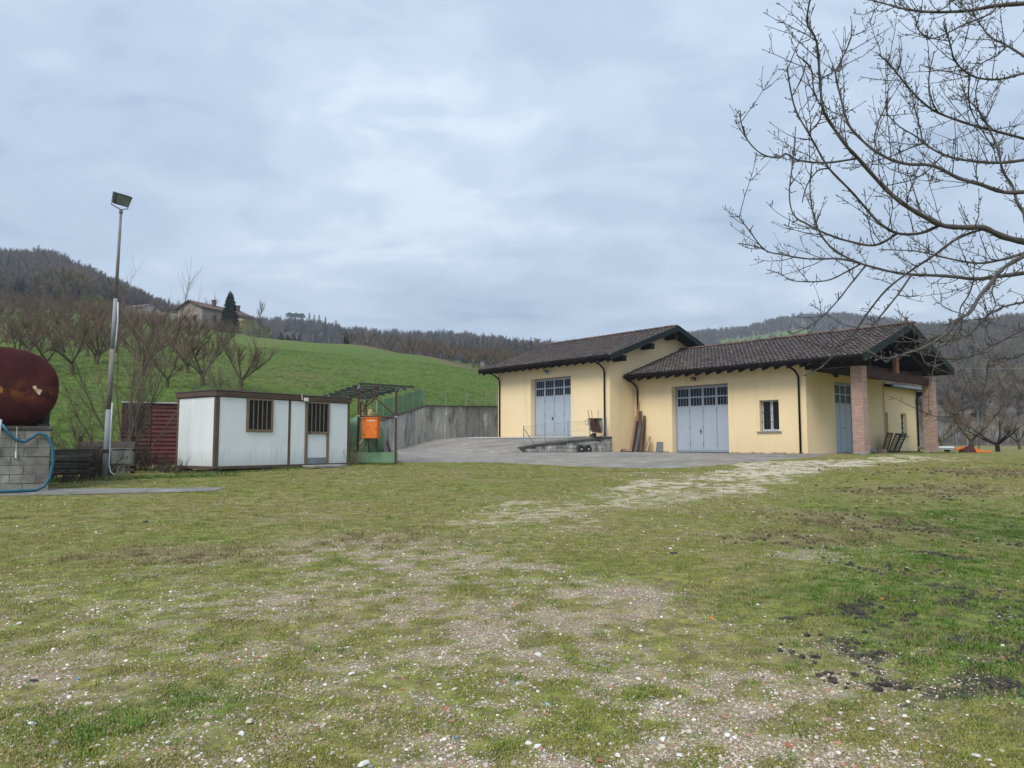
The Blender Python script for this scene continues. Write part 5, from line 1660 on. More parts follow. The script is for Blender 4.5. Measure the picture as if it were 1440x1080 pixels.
for i in range(len(feet) - 1):
    if i < 5: net_fill(gn, feet[i], feet[i + 1], 1.15, 0.13, 0.011)
    for hh in (.3, .65, 1.0): (gn if i < 5 else wn).tube([feet[i] + Vector((0, 0, hh)), feet[i + 1] + Vector((0, 0, hh))], .006, 3, False)
o = gn.build('green_netting', 'netting', FN); o['kind'] = 'stuff'
o = wn.build('fence_wire', 'wire', FN); o['kind'] = 'stuff'

# ================================================================== WHITE SITE CABIN
CB = thing('site_cabin', 'white panelled site cabin with brown steel frame, barred window and barred door', 'cabin', (-9.22, 23.0, 0.82), R(54))
CL, CW_, CH = 5.46, 2.2, 2.42
box('cabin_core', 'black', CB, 0.05, CL - .05, 0.06, CW_ - .06, 0.02, CH - .06)
def cpanel(x0, x1, z0=.07, z1=2.24):
    o = box('wall_panel', 'panel', CB, 0, x1 - x0, 0, .03, 0, z1 - z0, 0.003); o.location = (x0, 0.015, z0); return o
for a, b, c, d in ((.15, 1.10, .07, 2.24), (1.105, 2.10, .07, 1.16), (2.105, 2.74, .07, 2.24), (2.84, 3.18, .07, 2.24), (3.185, 3.44, .07, 2.24), (4.50, 5.36, .07, 2.24)):
    cpanel(a, b, c, d)
for a, b in ((.10, .72), (.725, 1.40), (1.405, 2.10)):
    o = box('wall_panel', 'panel', CB, 0, .03, 0, b - a, 0, 2.17, 0.003); o.location = (.012, a, .07)
o = box('wall_panel', 'panel', CB, 0, CL - .2, 0, .03, 0, 2.17, 0.003); o.location = (.1, CW_ - .03, .07)
o = box('wall_panel', 'panel', CB, 0, .03, 0, CW_ - .2, 0, 2.17, 0.003); o.location = (CL - .04, .1, .07)
for x, wx in ((0, .14), (CL - .09, .09)):
    box('corner_post', 'cabin_metal', CB, x, x + wx, -.005, .10, 0.0, 2.26, .006)
    box('corner_post', 'cabin_metal', CB, x, x + wx, CW_ - .10, CW_ + .005, 0.0, 2.26, .006)
box('middle_post', 'cabin_metal', CB, 2.755, 2.825, -.002, .05, 0.06, 2.25, .004)
box('base_rail', 'cabin_metal', CB, .141, CL - .091, .004, .10, -.02, .065); box('base_rail', 'cabin_metal', CB, .004, .10, .101, CW_ - .101, -.02, .065)
rb = MB(); rb.box(-.04, CL + .04, -.05, .08, 2.262, 2.42, .01); rb.box(-.045, .08, .081, CW_ + .05, 2.262, 2.42, .01); rb.box(CL - .08, CL + .04, .081, CW_ + .05, 2.262, 2.42, .01); rb.box(.081, CL - .081, CW_ - .08, CW_ + .05, 2.262, 2.42, .01)
rb.build('roof_edge', 'cabin_metal', CB)
rr_ = box('roof_sheet', 'plank_dark', CB, -.06, CL + .06, -.07, CW_ + .07, 2.425, 2.47, .008)
for k in range(3):
    box('roof_board', 'plank_brown', CB, .2 + k * 1.75, 1.85 + k * 1.75, -.062, -.051, 2.33, 2.41)
def barred(parent, x0, x1, z0, z1, nb, name):
    f_ = MB()
    for a, b, c, d in ((x0, x0 + .075, z0, z1), (x1 - .075, x1, z0, z1), (x0 + .075, x1 - .075, z0, z0 + .075), (x0 + .075, x1 - .075, z1 - .06, z1)):
        f_.box(a, b, -.035, .045, c, d)
    fo = f_.build(name, 'bronze', parent)
    box('pane', 'glass', fo, x0 + .075, x1 - .075, .0, .02, z0 + .075, z1 - .06)
    for i in range(nb):
        xx = x0 + .075 + (x1 - x0 - .15) * (i + 1) / (nb + 1)
        box('bar', 'bronze', fo, xx - .014, xx + .014, -.028, -.006, z0 + .075, z1 - .06)
    return fo
barred(CB, 1.105, 2.10, 1.165, 2.25, 4, 'window')
dr = barred(CB, 3.45, 4.49, 1.12, 2.25, 4, 'door')
box('lower_panel', 'panel', dr, 3.55, 4.39, .01, .04, .28, 1.115, .004)
box('door_jamb', 'bronze', dr, 3.45, 3.548, -.02, .045, .06, 1.118); box('door_jamb', 'bronze', dr, 4.392, 4.49, -.02, .045, .06, 1.118)
box('kick_plate', 'steel', dr, 3.55, 4.39, .015, .04, .07, .275)
box('handle', 'black', dr, 3.53, 3.66, -.06, -.036, 1.13, 1.16)
box('junction_box', 'white_pl', CB, 3.32, 3.47, -.12, -.052, 2.24, 2.36, .01)
MB().tube([(3.22, -.06, 2.48), (3.22, -.08, 2.3), (3.3, -.07, 2.28)], .012, 6).build('conduit', 'white_pl', CB)
for x in (.2, 1.9, 3.6, 5.2):
    for y in (.3, 1.9):
        box('foot_block', 'block', CB, x - .12, x + .12, y - .2, y + .2, -.30, -.021, .01)
t = tag(MB().box(-.7, .7, -.35, .35, 0, .1, .02).build('door_step', 'path'), 'low concrete step in front of the cabin door', 'step')
t.location = (-9.22 + 3.95 * .588 + .45 * .809, 23 + 3.95 * .809 - .45 * .588, g1(-6.6, 26) + 0.0); t.rotation_euler = (0, 0, R(54))

# ================================================================== RED SHED
sx, sy = (172 - 720) / FPX * 27.2, 27.2
SH = thing('red_shed', 'weathered red-brown board shed with dark window behind the white cabin', 'shed', (sx, sy, g1(sx, sy) - .05), R(24))
box('shed_core', 'darkbrown', SH, .03, 2.75, .03, 2.3, 0, 2.32)
for i in range(15):
    z0 = .03 + i * .155
    for a, b, m_ in ((0.04, .88, 'shed_brown'), (.96, 2.74, 'shed_red')):
        mb = MB(); d = rv(-.006, .006)
        mb.v = [(a, -.03 + d, z0), (b, -.03 - d, z0), (b, .028, z0), (a, .028, z0), (a, .012, z0 + .152), (b, .012, z0 + .152), (b, .028, z0 + .152), (a, .028, z0 + .152)]
        mb.f = [(3, 2, 1, 0), (4, 5, 6, 7), (0, 1, 5, 4), (1, 2, 6, 5), (2, 3, 7, 6), (3, 0, 4, 7)]
        mb.build('board', m_, SH)
for i in range(15):
    z0 = .03 + i * .155
    box('board', 'shed_brown', SH, 0.0, .029, .04, 2.3, z0, z0 + .15)
box('corner_post', 'shed_brown', SH, .885, .955, -.045, .028, 0, 2.36, .005)
box('corner_post', 'shed_brown', SH, -.02, .038, -.035, .038, 0, 2.33, .005)
box('corner_post', 'shed_red', SH, 2.66, 2.74, -.05, -.031, .4, 2.33, .005)
wf = MB()
for a, b, c, d in ((.12, .18, 1.32, 2.25), (.62, .68, 1.32, 2.25), (.18, .62, 1.32, 1.38), (.18, .62, 2.19, 2.25), (.385, .415, 1.38, 2.19)):
    wf.box(a, b, -.075, -.031, c, d)
wo = wf.build('window', 'darkbrown', SH)
box('pane', 'glass', wo, .18, .62, -.05, -.04, 1.38, 2.19)
box('window_hood', 'steel', wo, .08, .72, -.12, -.031, 2.27, 2.29)
box('roof_edge', 'cable_white', SH, -.08, 2.85, -.09, 2.38, 2.365, 2.40)

# ================================================================== LAMP POST, METER BOX, CABLE
bx_, by_ = hit(147, 673)
bz_ = g1(bx_, by_)
LP = thing('lamp_post', 'tall thin grey lamp post with a floodlight on top', 'lamp post', (bx_, by_, bz_))
def lp(py, dx=0.0):
    z = at(147, py, by_).z - bz_
    return Vector((0.018 * z + dx, 0, z))
MB().tube([lp(673) - Vector((0, 0, .1)), lp(576)], .075, 12).build('lower_tube', 'pole_grey', LP, True)
MB().tube([lp(577), lp(491)], .068, 12).build('middle_tube', 'pole_brown', LP, True)
MB().tube([lp(492), lp(420)], [.064, .055], 12).build('joint_sleeve', 'pole_grey', LP, True)
MB().tube([lp(421), lp(300)], [.050, .034], 10).build('upper_tube', 'pole_brown', LP, True)
MB().tube([lp(300), lp(296)], .05, 10).build('collar', 'steel', LP, True)
pt_ = lp(295)
hm = Matrix.Translation(pt_ + Vector((.02, -.05, .28))) @ Matrix.Rotation(R(58), 4, 'Z') @ Matrix.Rotation(R(26), 4, 'X')
hd = MB()
hd.prism([(-.20, -.15), (.20, -.15), (.24, .16), (-.24, .16)], lambda p, d: hm @ Vector((p[0], d, p[1])), -.10, .10)
hd.prism([(-.17, -.12), (.17, -.12), (.2, .13), (-.2, .13)], lambda p, d: hm @ Vector((p[0], d, p[1])), .10, .17)
ho = hd.build('floodlight', 'black', LP)
MB().prism([(-.175, -.125), (.175, -.125), (.212, .135), (-.212, .135)], lambda p, d: hm @ Vector((p[0], d, p[1])), -.112, -.101).build('lens', 'lampglass', ho)
MB().tube([hm @ Vector((-.23, 0, 0)), hm @ Vector((-.24, -.02, -.2)), pt_ + Vector((0, 0, .0)), hm @ Vector((.24, -.02, -.2)), hm @ Vector((.23, 0, 0))], .016, 6).build('yoke', 'steel', ho)
MB().tube([lp(425, .07), lp(450, .10), lp(478, .085), lp(492, .06)], .018, 6).build('cable', 'cable_white', LP, True)
MB().tube([lp(566, .085), lp(600, .09), lp(640, .10), lp(655, .10), lp(664, .16), lp(668, .28)], .018, 6).build('cable', 'cable_white', LP, True)
MB().lathe([(.085, 0), (.085, .10)], 12, Matrix.Translation(lp(637))).build('clamp', 'black', LP)
x, y = hit(170, 671)
MBX = thing('meter_box', 'grey electric meter box on two short legs beside the lamp post', 'meter box', (x, y, g1(x, y)), R(10))
box('cabinet', 'boxgrey', MBX, -.25, .25, -.1, .12, .38, .80, .012)
box('lid', 'boxgrey', MBX, -.27, .27, -.13, .14, .801, .83, .005)
for s_ in (-.1, .06):
    MB().tube([(s_, 0, -.1), (s_, 0, .379)], .03, 8).build('leg', 'post_grey', MBX)
box('lock', 'black', MBX, .17, .2, -.11, -.101, .56, .60)
# service cable sagging to the cabin
c0 = Vector((bx_, by_, bz_)) + lp(424); c1_ = Vector((-9.22 - 1.2 * .809 + .3, 23 + .9, 3.22))
pts = []
for k in range(15):
    f = k / 14; q = c0.lerp(c1_, f); q.z -= 0.35 * math.sin(math.pi * f); pts.append(q)
tag(MB().tube(pts, .009, 6).build('service_cable', 'steel'), 'pale cable sagging from the lamp post down to the cabin roof', 'cable')

# ================================================================== RUSTY TANK ON BLOCK PLINTH
tx_, ty_ = (73 - 720) / FPX * 17.2, 17.2
TPZ = g1(tx_, ty_) - .02
PLH = 1.6 + 24 / FPX * 17.2 - TPZ
TP = thing('tank_plinth', 'plinth of grey concrete blocks under the rusty tank', 'plinth', (tx_, ty_, TPZ), R(32))
box('plinth_core', 'mortar_pale', TP, -3.2, -.012, .012, 2.2, -.2, PLH - .09)
ch_ = (PLH - .09) / 7
for r_ in range(7):
    z0 = r_ * ch_
    x = 0.0 if r_ % 2 == 0 else 0.25
    first = True
    while x > -3.2:
        a = max(x - .5, -3.2); b = min(x, 0.0)
        d = rv(-.01, .006)
        if b - a > .05:
            if first or x > -2.3:
                o = MB().box(a + .006, b - .006, d - .0, .10, z0 + .005, z0 + ch_ - .005, .006).build('concrete_block', 'block', TP)
        first = False
        x -= .5
    # side faces
    y = .105
    while y < 2.1:
        MB().box(-.10, .0 + rv(-.008, .006), y + .005, min(y + .5, 2.2) - .005, z0 + .005, z0 + ch_ - .005, .006).build('concrete_block', 'block', TP)
        y += .5
box('plinth_cap', 'mortar', TP, -3.25, .03, -.03, 2.25, PLH - .088, PLH, .01)
TK = thing('rusty_tank', 'large dark red rusty oval tank lying on a block plinth', 'tank', (tx_, ty_, TPZ), R(32))
tcx, tcz = -1.03, PLH + .89
rw, rh = 1.12, .88
def dish_y(x, z):
    r2 = (x / rw) ** 2 + (z / rh) ** 2
    return .28 - .24 * math.sqrt(max(0, 1 - min(r2, 1) * .98)) - .02
tk = MB()
prof = [(0.001, .02)] + [(f, .28 - .26 * math.sqrt(max(0, 1 - f * f * .985))) for f in (.15, .3, .45, .6, .72, .82, .9, .96, .99)] + [(1.0, .28), (1.0, .34), (1.0, 1.4), (1.0, 2.6), (.95, 2.78), (.6, 2.9), (.01, 2.93)]
tk.lathe(prof, 48)
def sq(x, y):
    r_ = math.hypot(x, y)
    if r_ < 1e-6: return 1.0
    return r_ / ((abs(x) ** 2.35 + abs(y) ** 2.35) ** (1 / 2.35))
tk.v = [(x * rw * sq(x, y), z, y * rh * sq(x, y)) for x, y, z in tk.v]
tk.f = [tuple(reversed(f)) for f in tk.f]
body = tk.build('tank_body', 'tank', TK, True, loc=(tcx, -.05, tcz))
rim = MB()
ring = [(math.cos(a) * (rw + .012) * sq(math.cos(a), math.sin(a)), .30, math.sin(a) * (rh + .012) * sq(math.cos(a), math.sin(a))) for a in [2 * math.pi * k / 48 for k in range(49)]]
rim.tube(ring, .02, 6, False); rim.build('weld_rim', 'rust', body, True)
MB().lathe([(.27, 0), (.27, .05), (.30, .05), (.30, .09), (.1, .11)], 20, Matrix.Translation((-.05, .75, rh - .02))).build('hatch', 'rust', body, True)
def patch(cx_, cz_, poly, m_, nm):
    mb = MB(); c = (cx_, -.03 + 0, cz_)
    P_ = [(cx_ + a, cz_ + b) for a, b in poly]
    f3 = lambda p, d: (p[0], .28 - .26 * math.sqrt(max(0.02, 1 - ((p[0] / rw) ** 2 + (p[1] / rh) ** 2) * .985)) - d, p[1])
    mb.prism(P_, f3, 0.004, .007)
    mb.build(nm, m_, body)
patch(.72, -.07, [(-.1, .09), (-.04, .12), (.0, .05), (.1, .02), (.05, -.1), (.02, -.08), (-.02, -.03)], 'tank_label', 'torn_sticker')
patch(-.03, -.10, [(-.15, -.07), (-.1, .06), (-.02, .03), (.06, .1), (.1, .05), (.09, -.05), (0, -.04), (-.05, -.1)], 'tank_patch', 'flaked_paint')
for y in (.7, 2.1):
    sd_ = MB(); sd_.prism([(-.9, -1.0), (.9, -1.0), (.98, -.45), (.75, -.75), (0, -.94), (-.75, -.75), (-.98, -.45)], lambda p, d: (tcx + p[0], d, tcz + p[1] * rh / .88 + .11), y, y + .1)
    sd_.build('saddle', 'rust', TK)
MB().bar((-.10, .45, PLH + .0), (-.10, .45, PLH + .62), .08, .12).build('leg', 'black', TK)
box('foot_plate', 'black', TK, -.28, -.02, .2, .6, PLH + .002, PLH + .05)
MB().tube([(-.98, .1, PLH + .12), (-.98, -.08, PLH + .08), (-.97, -.09, PLH - .1), (-1.0, -.07, PLH - .45), (-1.03, -.06, PLH - .58)], [.04, .04, .022, .02, .03], 8).build('drain_pipe', 'cable_white', TK, True)
HB = MB().tube([(-.94, -.10, PLH + .03), (-.82, -.13, PLH - .14), (-.66, -.12, PLH - .32), (-.50, -.10, PLH - .36), (-.36, -.08, PLH - .26), (-.24, -.06, PLH - .16), (-.10, -.07, PLH - .20), (.04, -.1, PLH - .45), (.07, -.14, PLH - .8), (.02, -.18, .32), (-.08, -.2, .14), (-.22, -.22, .06), (-.5, -.24, .05), (-1.0, -.26, .05), (-1.8, -.22, .05), (-2.6, -.2, .05)], .034, 10).build('blue_hose', 'hose_blue', None, True)
HB.location = TP.location; HB.rotation_euler = TP.rotation_euler; tag(HB, 'blue hose hanging from the tank over the block plinth to the ground', 'hose')
HBr = MB().tube([(-1.75, -.07, .95), (-1.55, -.10, 1.02), (-1.42, -.12, .9), (-1.37, -.12, .66), (-1.42, -.12, .42), (-1.55, -.12, .22), (-1.75, -.13, .1), (-2.1, -.14, .06)], .022, 8).build('brown_hose', 'hose_brown', None, True)
HBr.location = TP.location; HBr.rotation_euler = TP.rotation_euler; tag(HBr, 'thin red-brown hose looped against the left part of the block plinth', 'hose')
t_ = MB(); t_.tube([(-.66, -.03, PLH - .02), (-.655, -.035, PLH - .6)], .006, 5); t_.tube([(-.655, -.035, PLH - .58), (-.65, -.035, PLH - .72)], .018, 8)
o = t_.build('hanging_float', 'white_pl'); o.location = TP.location; o.rotation_euler = TP.rotation_euler; tag(o, 'small white float hanging on a string against the block plinth', 'float')

# stacked weathered planks beyond the plinth
ORD = ['topmost', 'second from the top', 'third from the top', 'fourth from the top', 'fifth from the top', 'sixth from the top', 'fifth from the bottom', 'fourth from the bottom', 'third from the bottom', 'second from the bottom', 'lowest']
for k in range(11):
    px_ = rv(98, 104); Y_ = 20.6
    x = (px_ - 720) / FPX * Y_
    L = rv(.95, 1.35)
    o = MB().box(-L / 2, L / 2, -.12, .12, 0, .055, .004).build('weathered_plank', 'plank_dark')
    o.location = (x + rv(-.06, .06), Y_ + rv(-.05, .05), g1(x, Y_) + .12 + k * .066); o.rotation_euler = (rv(-.03, .03), rv(-.02, .02), R(24) + rv(-.07, .07))
    tag(o, 'dark weathered plank, ' + ORD[10 - k] + ' in the stack between block plinth and lamp post', 'plank', 'stacked planks behind the tank')
for dx in (-.4, .4):
    o = MB().box(-.06, .06, -.2, .2, 0, .12).build('bearer_block', 'plank_dark'); x = (101 - 720) / FPX * 20.6 + dx
    o.location = (x, 20.6 + dx * .4, g1(x, 20.6)); o.rotation_euler = (0, 0, R(24)); tag(o, ('left' if dx < 0 else 'right') + ' short timber bearer under the stack of dark planks', 'timber', 'bearers of the plank stack')
bf = thing('old_fence', 'dark rotten board fence behind the lamp post', 'fence', ((112 - 720) / FPX * 22.6, 22.6, g1(-13, 22.6)), R(22))
for k in range(7):
    MB().bar((0, rv(-.03, .03), .15 + k * .13), (1.55, rv(-.03, .03), .15 + k * .13 + rv(-.05, .05)), .03, .11).build('board', 'plank_dark', bf)
for x in (.05, .8, 1.5):
    box('post', 'darkbrown', bf, x - .05, x + .05, .03, .13, -.2, 1.15)

# ================================================================== FUEL TANK AND CANOPY FRAME
fx_, fy_ = (527 - 720) / FPX * 28.9, 28.9
fz_ = g1(fx_, fy_)
FT = thing('fuel_tank', 'green cylindrical fuel tank standing in a green drip tray', 'tank', (fx_, fy_, fz_), R(6))
tr_ = MB()
for a, b, c, d in ((-1.0, .82, -.62, -.59), (-1.0, .82, 1.8, 1.83), (-1.0, -.97, -.589, 1.799), (.79, .82, -.589, 1.799)):
    tr_.box(a, b, c, d, .03, .43)
tr_.box(-.97, .79, -.589, 1.799, .03, .06)
tr_.build('drip_tray', 'green', FT)
for x in (-.8, .6): box('skid', 'black', FT, x - .05, x + .05, -.6, 1.8, -.08, .029)
tb = MB().lathe([(.01, -.52), (.4, -.5), (.68, -.44), (.80, -.36), (.82, -.28), (.82, 1.5), (.78, 1.6), (.4, 1.68), (.01, 1.7)], 36)
tb.v = [(x - .42, z, y + 1.02) for x, y, z in tb.v]; tb.f = [tuple(reversed(f)) for f in tb.f]
tb.build('tank_body', 'green', FT, True)
MB().lathe([(.12, 0), (.12, .12), (.16, .12), (.16, .17)], 14, Matrix.Translation((-.05, .3, 1.78))).build('filler_neck', 'straw', FT)
for x in (-.9, .08): MB().bar((x, -.3, .06), (x, -.3, .5), .08, .08).build('saddle', 'green', FT)
PC = thing('pump_cabinet', 'orange metal pump cabinet mounted in front of the green fuel tank', 'cabinet', (fx_ + .03, fy_ - .62, fz_ + .95), R(-14))
box('cabinet_body', 'orange', PC, -.33, .31, -.24, .06, 0, .76, .008)
box('cabinet_lid', 'orange', PC, -.345, .325, -.26, .08, .762, .80, .006)
box('door_leaf', 'orange', PC, -.20, .30, -.253, -.242, .02, .74, .004)
box('lock', 'black', PC, .25, .28, -.27, -.254, .33, .38)
for z in (.1, .66): box('hinge', 'black', PC, -.225, -.203, -.262, -.243, z, z + .08)
lg = MB()
for k in range(6): lg.box(-.02 + k * .04, .012 + k * .04, -.2575, -.2535, .645 + rv(0, .01), .685 + rv(0, .012))
lg.box(-.09, -.05, -.2575, -.2535, .655, .675)
lg.build('white_marking', 'white_pl', PC)
for s_ in (-.12, .22): MB().bar((s_, -.1, -.02), (s_ + .03, -.05, -.52), .04, .04).build('leg', 'black', PC)
hp_ = []
for k in range(30):
    a = k / 29 * 4.5 * math.pi; hp_.append((.08 + .13 * math.cos(a), -.2 + .004 * k / 3, -.26 + .16 * math.sin(a)))
MB().tube(hp_, .014, 6).build('coiled_hose', 'rubber', PC, True)
MB().tube([(-.3, -.2, .0), (-.33, -.23, -.1), (-.42, -.24, -.22)], .014, 6).build('nozzle', 'white_pl', PC)
CN = thing('canopy_frame', 'bare dark steel canopy frame without a roof over the fuel tank', 'frame', ((504 - 720) / FPX * 28.3, 28.3, fz_), 0)
ctop = 1.6 + (624 - 543) / FPX * 28.3 - fz_
W2 = (557 - 504) / FPX * 28.3
dv = Vector((-2.1, 3.6, -.17))
for a, h in (((0, 0), ctop), ((W2, 0), ctop - .06), ((dv.x, dv.y), ctop - .25), ((W2 + dv.x, dv.y), ctop - .3)):
    MB().tube([(a[0], a[1], -.1), (a[0], a[1], h)], .036, 8).build('post', 'rust', CN)
    MB().lathe([(.06, 0), (.06, .10)], 8, Matrix.Translation((a[0], a[1], h - .12))).build('clamp', 'steel', CN)
for k in range(7):
    f = k / 6 * 1.12 - .06
    a = dv * f + Vector((-.08, 0, ctop + .06)); b = a + Vector((2.08, .15, -.12))
    MB().bar(a, b, .10, .07).build('roof_batten', 'black', CN)
for x in (.04, .85, 1.6):
    a = Vector((x, 0, ctop + .0)) - dv * .04 - Vector((0, 0, .06 * x)); b = a + dv * 1.1
    MB().bar(a, b, .05, .06).build('roof_rail', 'black', CN)
    for f in (.02, .9):
        q = a.lerp(b, f); box('coupler', 'steel', CN, q.x - .06, q.x + .06, q.y - .06, q.y + .06, q.z - .08, q.z + .02, .02)
zt_ = 1.6 + (624 - 586) / FPX * 28.3 - fz_
MB().tube([(-.03, 0, zt_), (W2 + .05, 0, zt_ - .04)], .03, 8).build('cross_tube', 'rust', CN)
for q in ((0, 0, zt_), (W2, 0, zt_ - .04)): MB().lathe([(.05, -.05), (.075, 0), (.05, .06)], 8, Matrix.Translation(q)).build('coupler', 'steel', CN)
ap = Vector((.62, .02, zt_ + .72))
MB().tube([ap, (.05, 0, zt_ + .1)], .026, 8).build('brace', 'rust', CN); MB().tube([ap, (W2 - .02, 0, zt_ + .03)], .026, 8).build('brace', 'rust', CN)
MB().tube([ap, ap + Vector((-.1, .3, .5))], .024, 8).build('brace', 'rust', CN)
# rusty frame leaning by the retaining wall
x = (545 - 720) / FPX * 33
o = MB(); o.bar((-.2, 0, 0), (-.2, 0, 1.3), .5, .06); o.bar((-.25, .1, 1.5), (.22, 0, 0), .08, .08)
o = o.build('rusty_sheet', 'rust'); o.location = (x, 33, g1(x, 33)); tag(o, 'rust-red steel sheet and prop standing behind the green fuel tank', 'sheet')
# straw-coloured post behind the tank
o = MB().tube([(0, 0, 0), (0, 0, 1.55), (.0, 0, 1.56), (.02, 0, 2.0), (.0, 0, 2.08)], [.05, .05, .11, .12, .05], 10).build('straw_bundle', 'straw', None, True)
x = (520 - 720) / FPX * 34; o.location = (x, 34, g1(x, 34) + .1); tag(o, 'straw-coloured bundle standing behind the green fuel tank', 'bundle')

# ================================================================== HOUSES ON THE HILL
def house(name, label, loc, rz, w_, l_, hw, rise, mw, ov=.6):
    t = thing(name, label, 'house', loc, rz)
    mb = MB(); mb.prism([(-w_ / 2, -1.5), (w_ / 2, -1.5), (w_ / 2, hw), (0, hw + rise), (-w_ / 2, hw)], lambda p, d: (p[0], d, p[1]), 0, l_)
    wl = mb.build('wall', mw, t)
    s_ = rise / (w_ / 2)
    rf = MB()
    for sg in (-1, 1):
        rf.prism([(0, hw + rise + .02), (sg * (w_ / 2 + ov), hw - s_ * ov + .02), (sg * (w_ / 2 + ov), hw - s_ * ov + .24), (0, hw + rise + .24)], lambda p, d: (p[0], d, p[1]), -ov, l_ + ov)
    ro = rf.build('roof', 'house_roof', t)
    return t, wl, ro
q = H1.at(262, 165)
t, wl, ro = house('old_house', 'old pale house with brown tiled roof on the hill above the orchard', (q.x, q.y, q.z + 1.9), R(-24), 7.5, 15, 4.2, 1.6, 'house_wall')
for x0, x1, y_, z0, z1 in ((1.2, 2.2, 3, 1.4, 2.8), (1.2, 2.2, 8, 1.4, 2.8)):
    wn_ = MB().box(3.76, 3.80, y_, y_ + 1.1, z0, z1).build('window', 'glass', t)
    MB().box(3.755, 3.83, y_ - .1, y_ + 1.2, z0 - .12, z0 - .005).build('sill', 'sill', wn_)
for x_ in (-1.8, 1.0):
    wn_ = MB().box(x_, x_ + 1.0, -.04, -.003, 1.2, 2.5).build('window', 'glass', t)
    MB().box(x_ - .1, x_ + 1.1, -.08, -.002, 1.08, 1.19).build('sill', 'sill', wn_)
for y_ in (5.0, 12.5):
    c_ = MB().box(1.2, 1.9, y_, y_ + .7, 4.9, 6.6).build('chimney', 'house_roof', ro); MB().box(1.1, 2.0, y_ - .1, y_ + .8, 6.605, 6.8).build('chimney_cap', 'house_roof', ro)
box('lean_to', 'house_wall2', t, 3.8, 6.0, 10, 15, -1.5, 3.2); MB().prism([(3.8, 3.9), (6.4, 3.2), (6.4, 3.4), (3.8, 4.1)], lambda p, d: (p[0], d, p[1]), 9.6, 15.4).build('lean_to_roof', 'house_roof', t)
q = at(214, 445, 230)
t, wl, ro = house('white_house', 'small far white house on the hill left of the old house', (q.x, q.y, q.z - 1.5), R(70), 7, 11, 4.0, 1.3, 'house_white')
for y_ in (2.5, 5.5, 8.5):
    MB().box(-3.54, -3.503, y_, y_ + 1.0, 1.5, 2.9).build('window', 'glass', t); MB().box(3.503, 3.54, y_, y_ + 1.0, 1.5, 2.9).build('window', 'glass', t)
MB().box(-.6, .4, -.04, -.003, 1.5, 2.9).build('window', 'glass', t)

# ================================================================== SHRUBS AROUND THE YARD
def twig_shrub(label, px_, py_, Y_, h, n_stem, spread, sub, r_, tw, m='dead_twig', on_hill=False):
    x = (px_ - 720) / FPX * Y_
    T, C = shrub(h, n_stem, spread, sub, r_, tw)
    t = thing('bare_shrub', label, 'shrub', (x, Y_, H1.z(x, Y_) if on_hill else g1(x, Y_)))
    T.build('stems', m, t)['kind'] = 'stuff'; C.build('twigs', m, t)['kind'] = 'stuff'
twig_shrub('tall multi-stemmed bare shrub rising right behind the lamp post', 180, 640, 24.0, 5.6, 13, .9, 11, .032, 8)
twig_shrub('low spreading bare shrub left of the lamp post', 128, 640, 22.8, 2.8, 16, 1.2, 10, .016, 7)
twig_shrub('brown bramble tangle at the foot of the lamp post', 132, 668, 21.6, 1.2, 60, 2.4, 10, .018, 6, 'bramble')
twig_shrub('brown bramble tangle in front of the stacked planks', 100, 672, 19.9, .5, 50, 3.0, 8, .012, 5, 'bramble')
twig_shrub('dry bramble between the meter box and the red shed', 205, 655, 24.6, .95, 50, 2.4, 9, .015, 6, 'bramble')
twig_shrub('dry brown weeds at the left corner of the white cabin', 243, 668, 23.6, .6, 44, 2.4, 8, .012, 6, 'bramble')
twig_shrub('bushy bare shrub on the slope left of the rightmost orchard tree', 308, 548, 45, 2.4, 16, 1.6, 9, .016, 8, 'dead_twig', True)
twig_shrub('dry brown creeper at the right end of the white cabin', 496, 648, 27.6, 1.2, 22, 1.1, 7, .008, 6, 'weed')
twig_shrub('bare shrub on the slope below the rightmost orchard tree', 326, 550, 44, 1.6, 12, 1.6, 7, .012, 7, 'dead_twig', True)

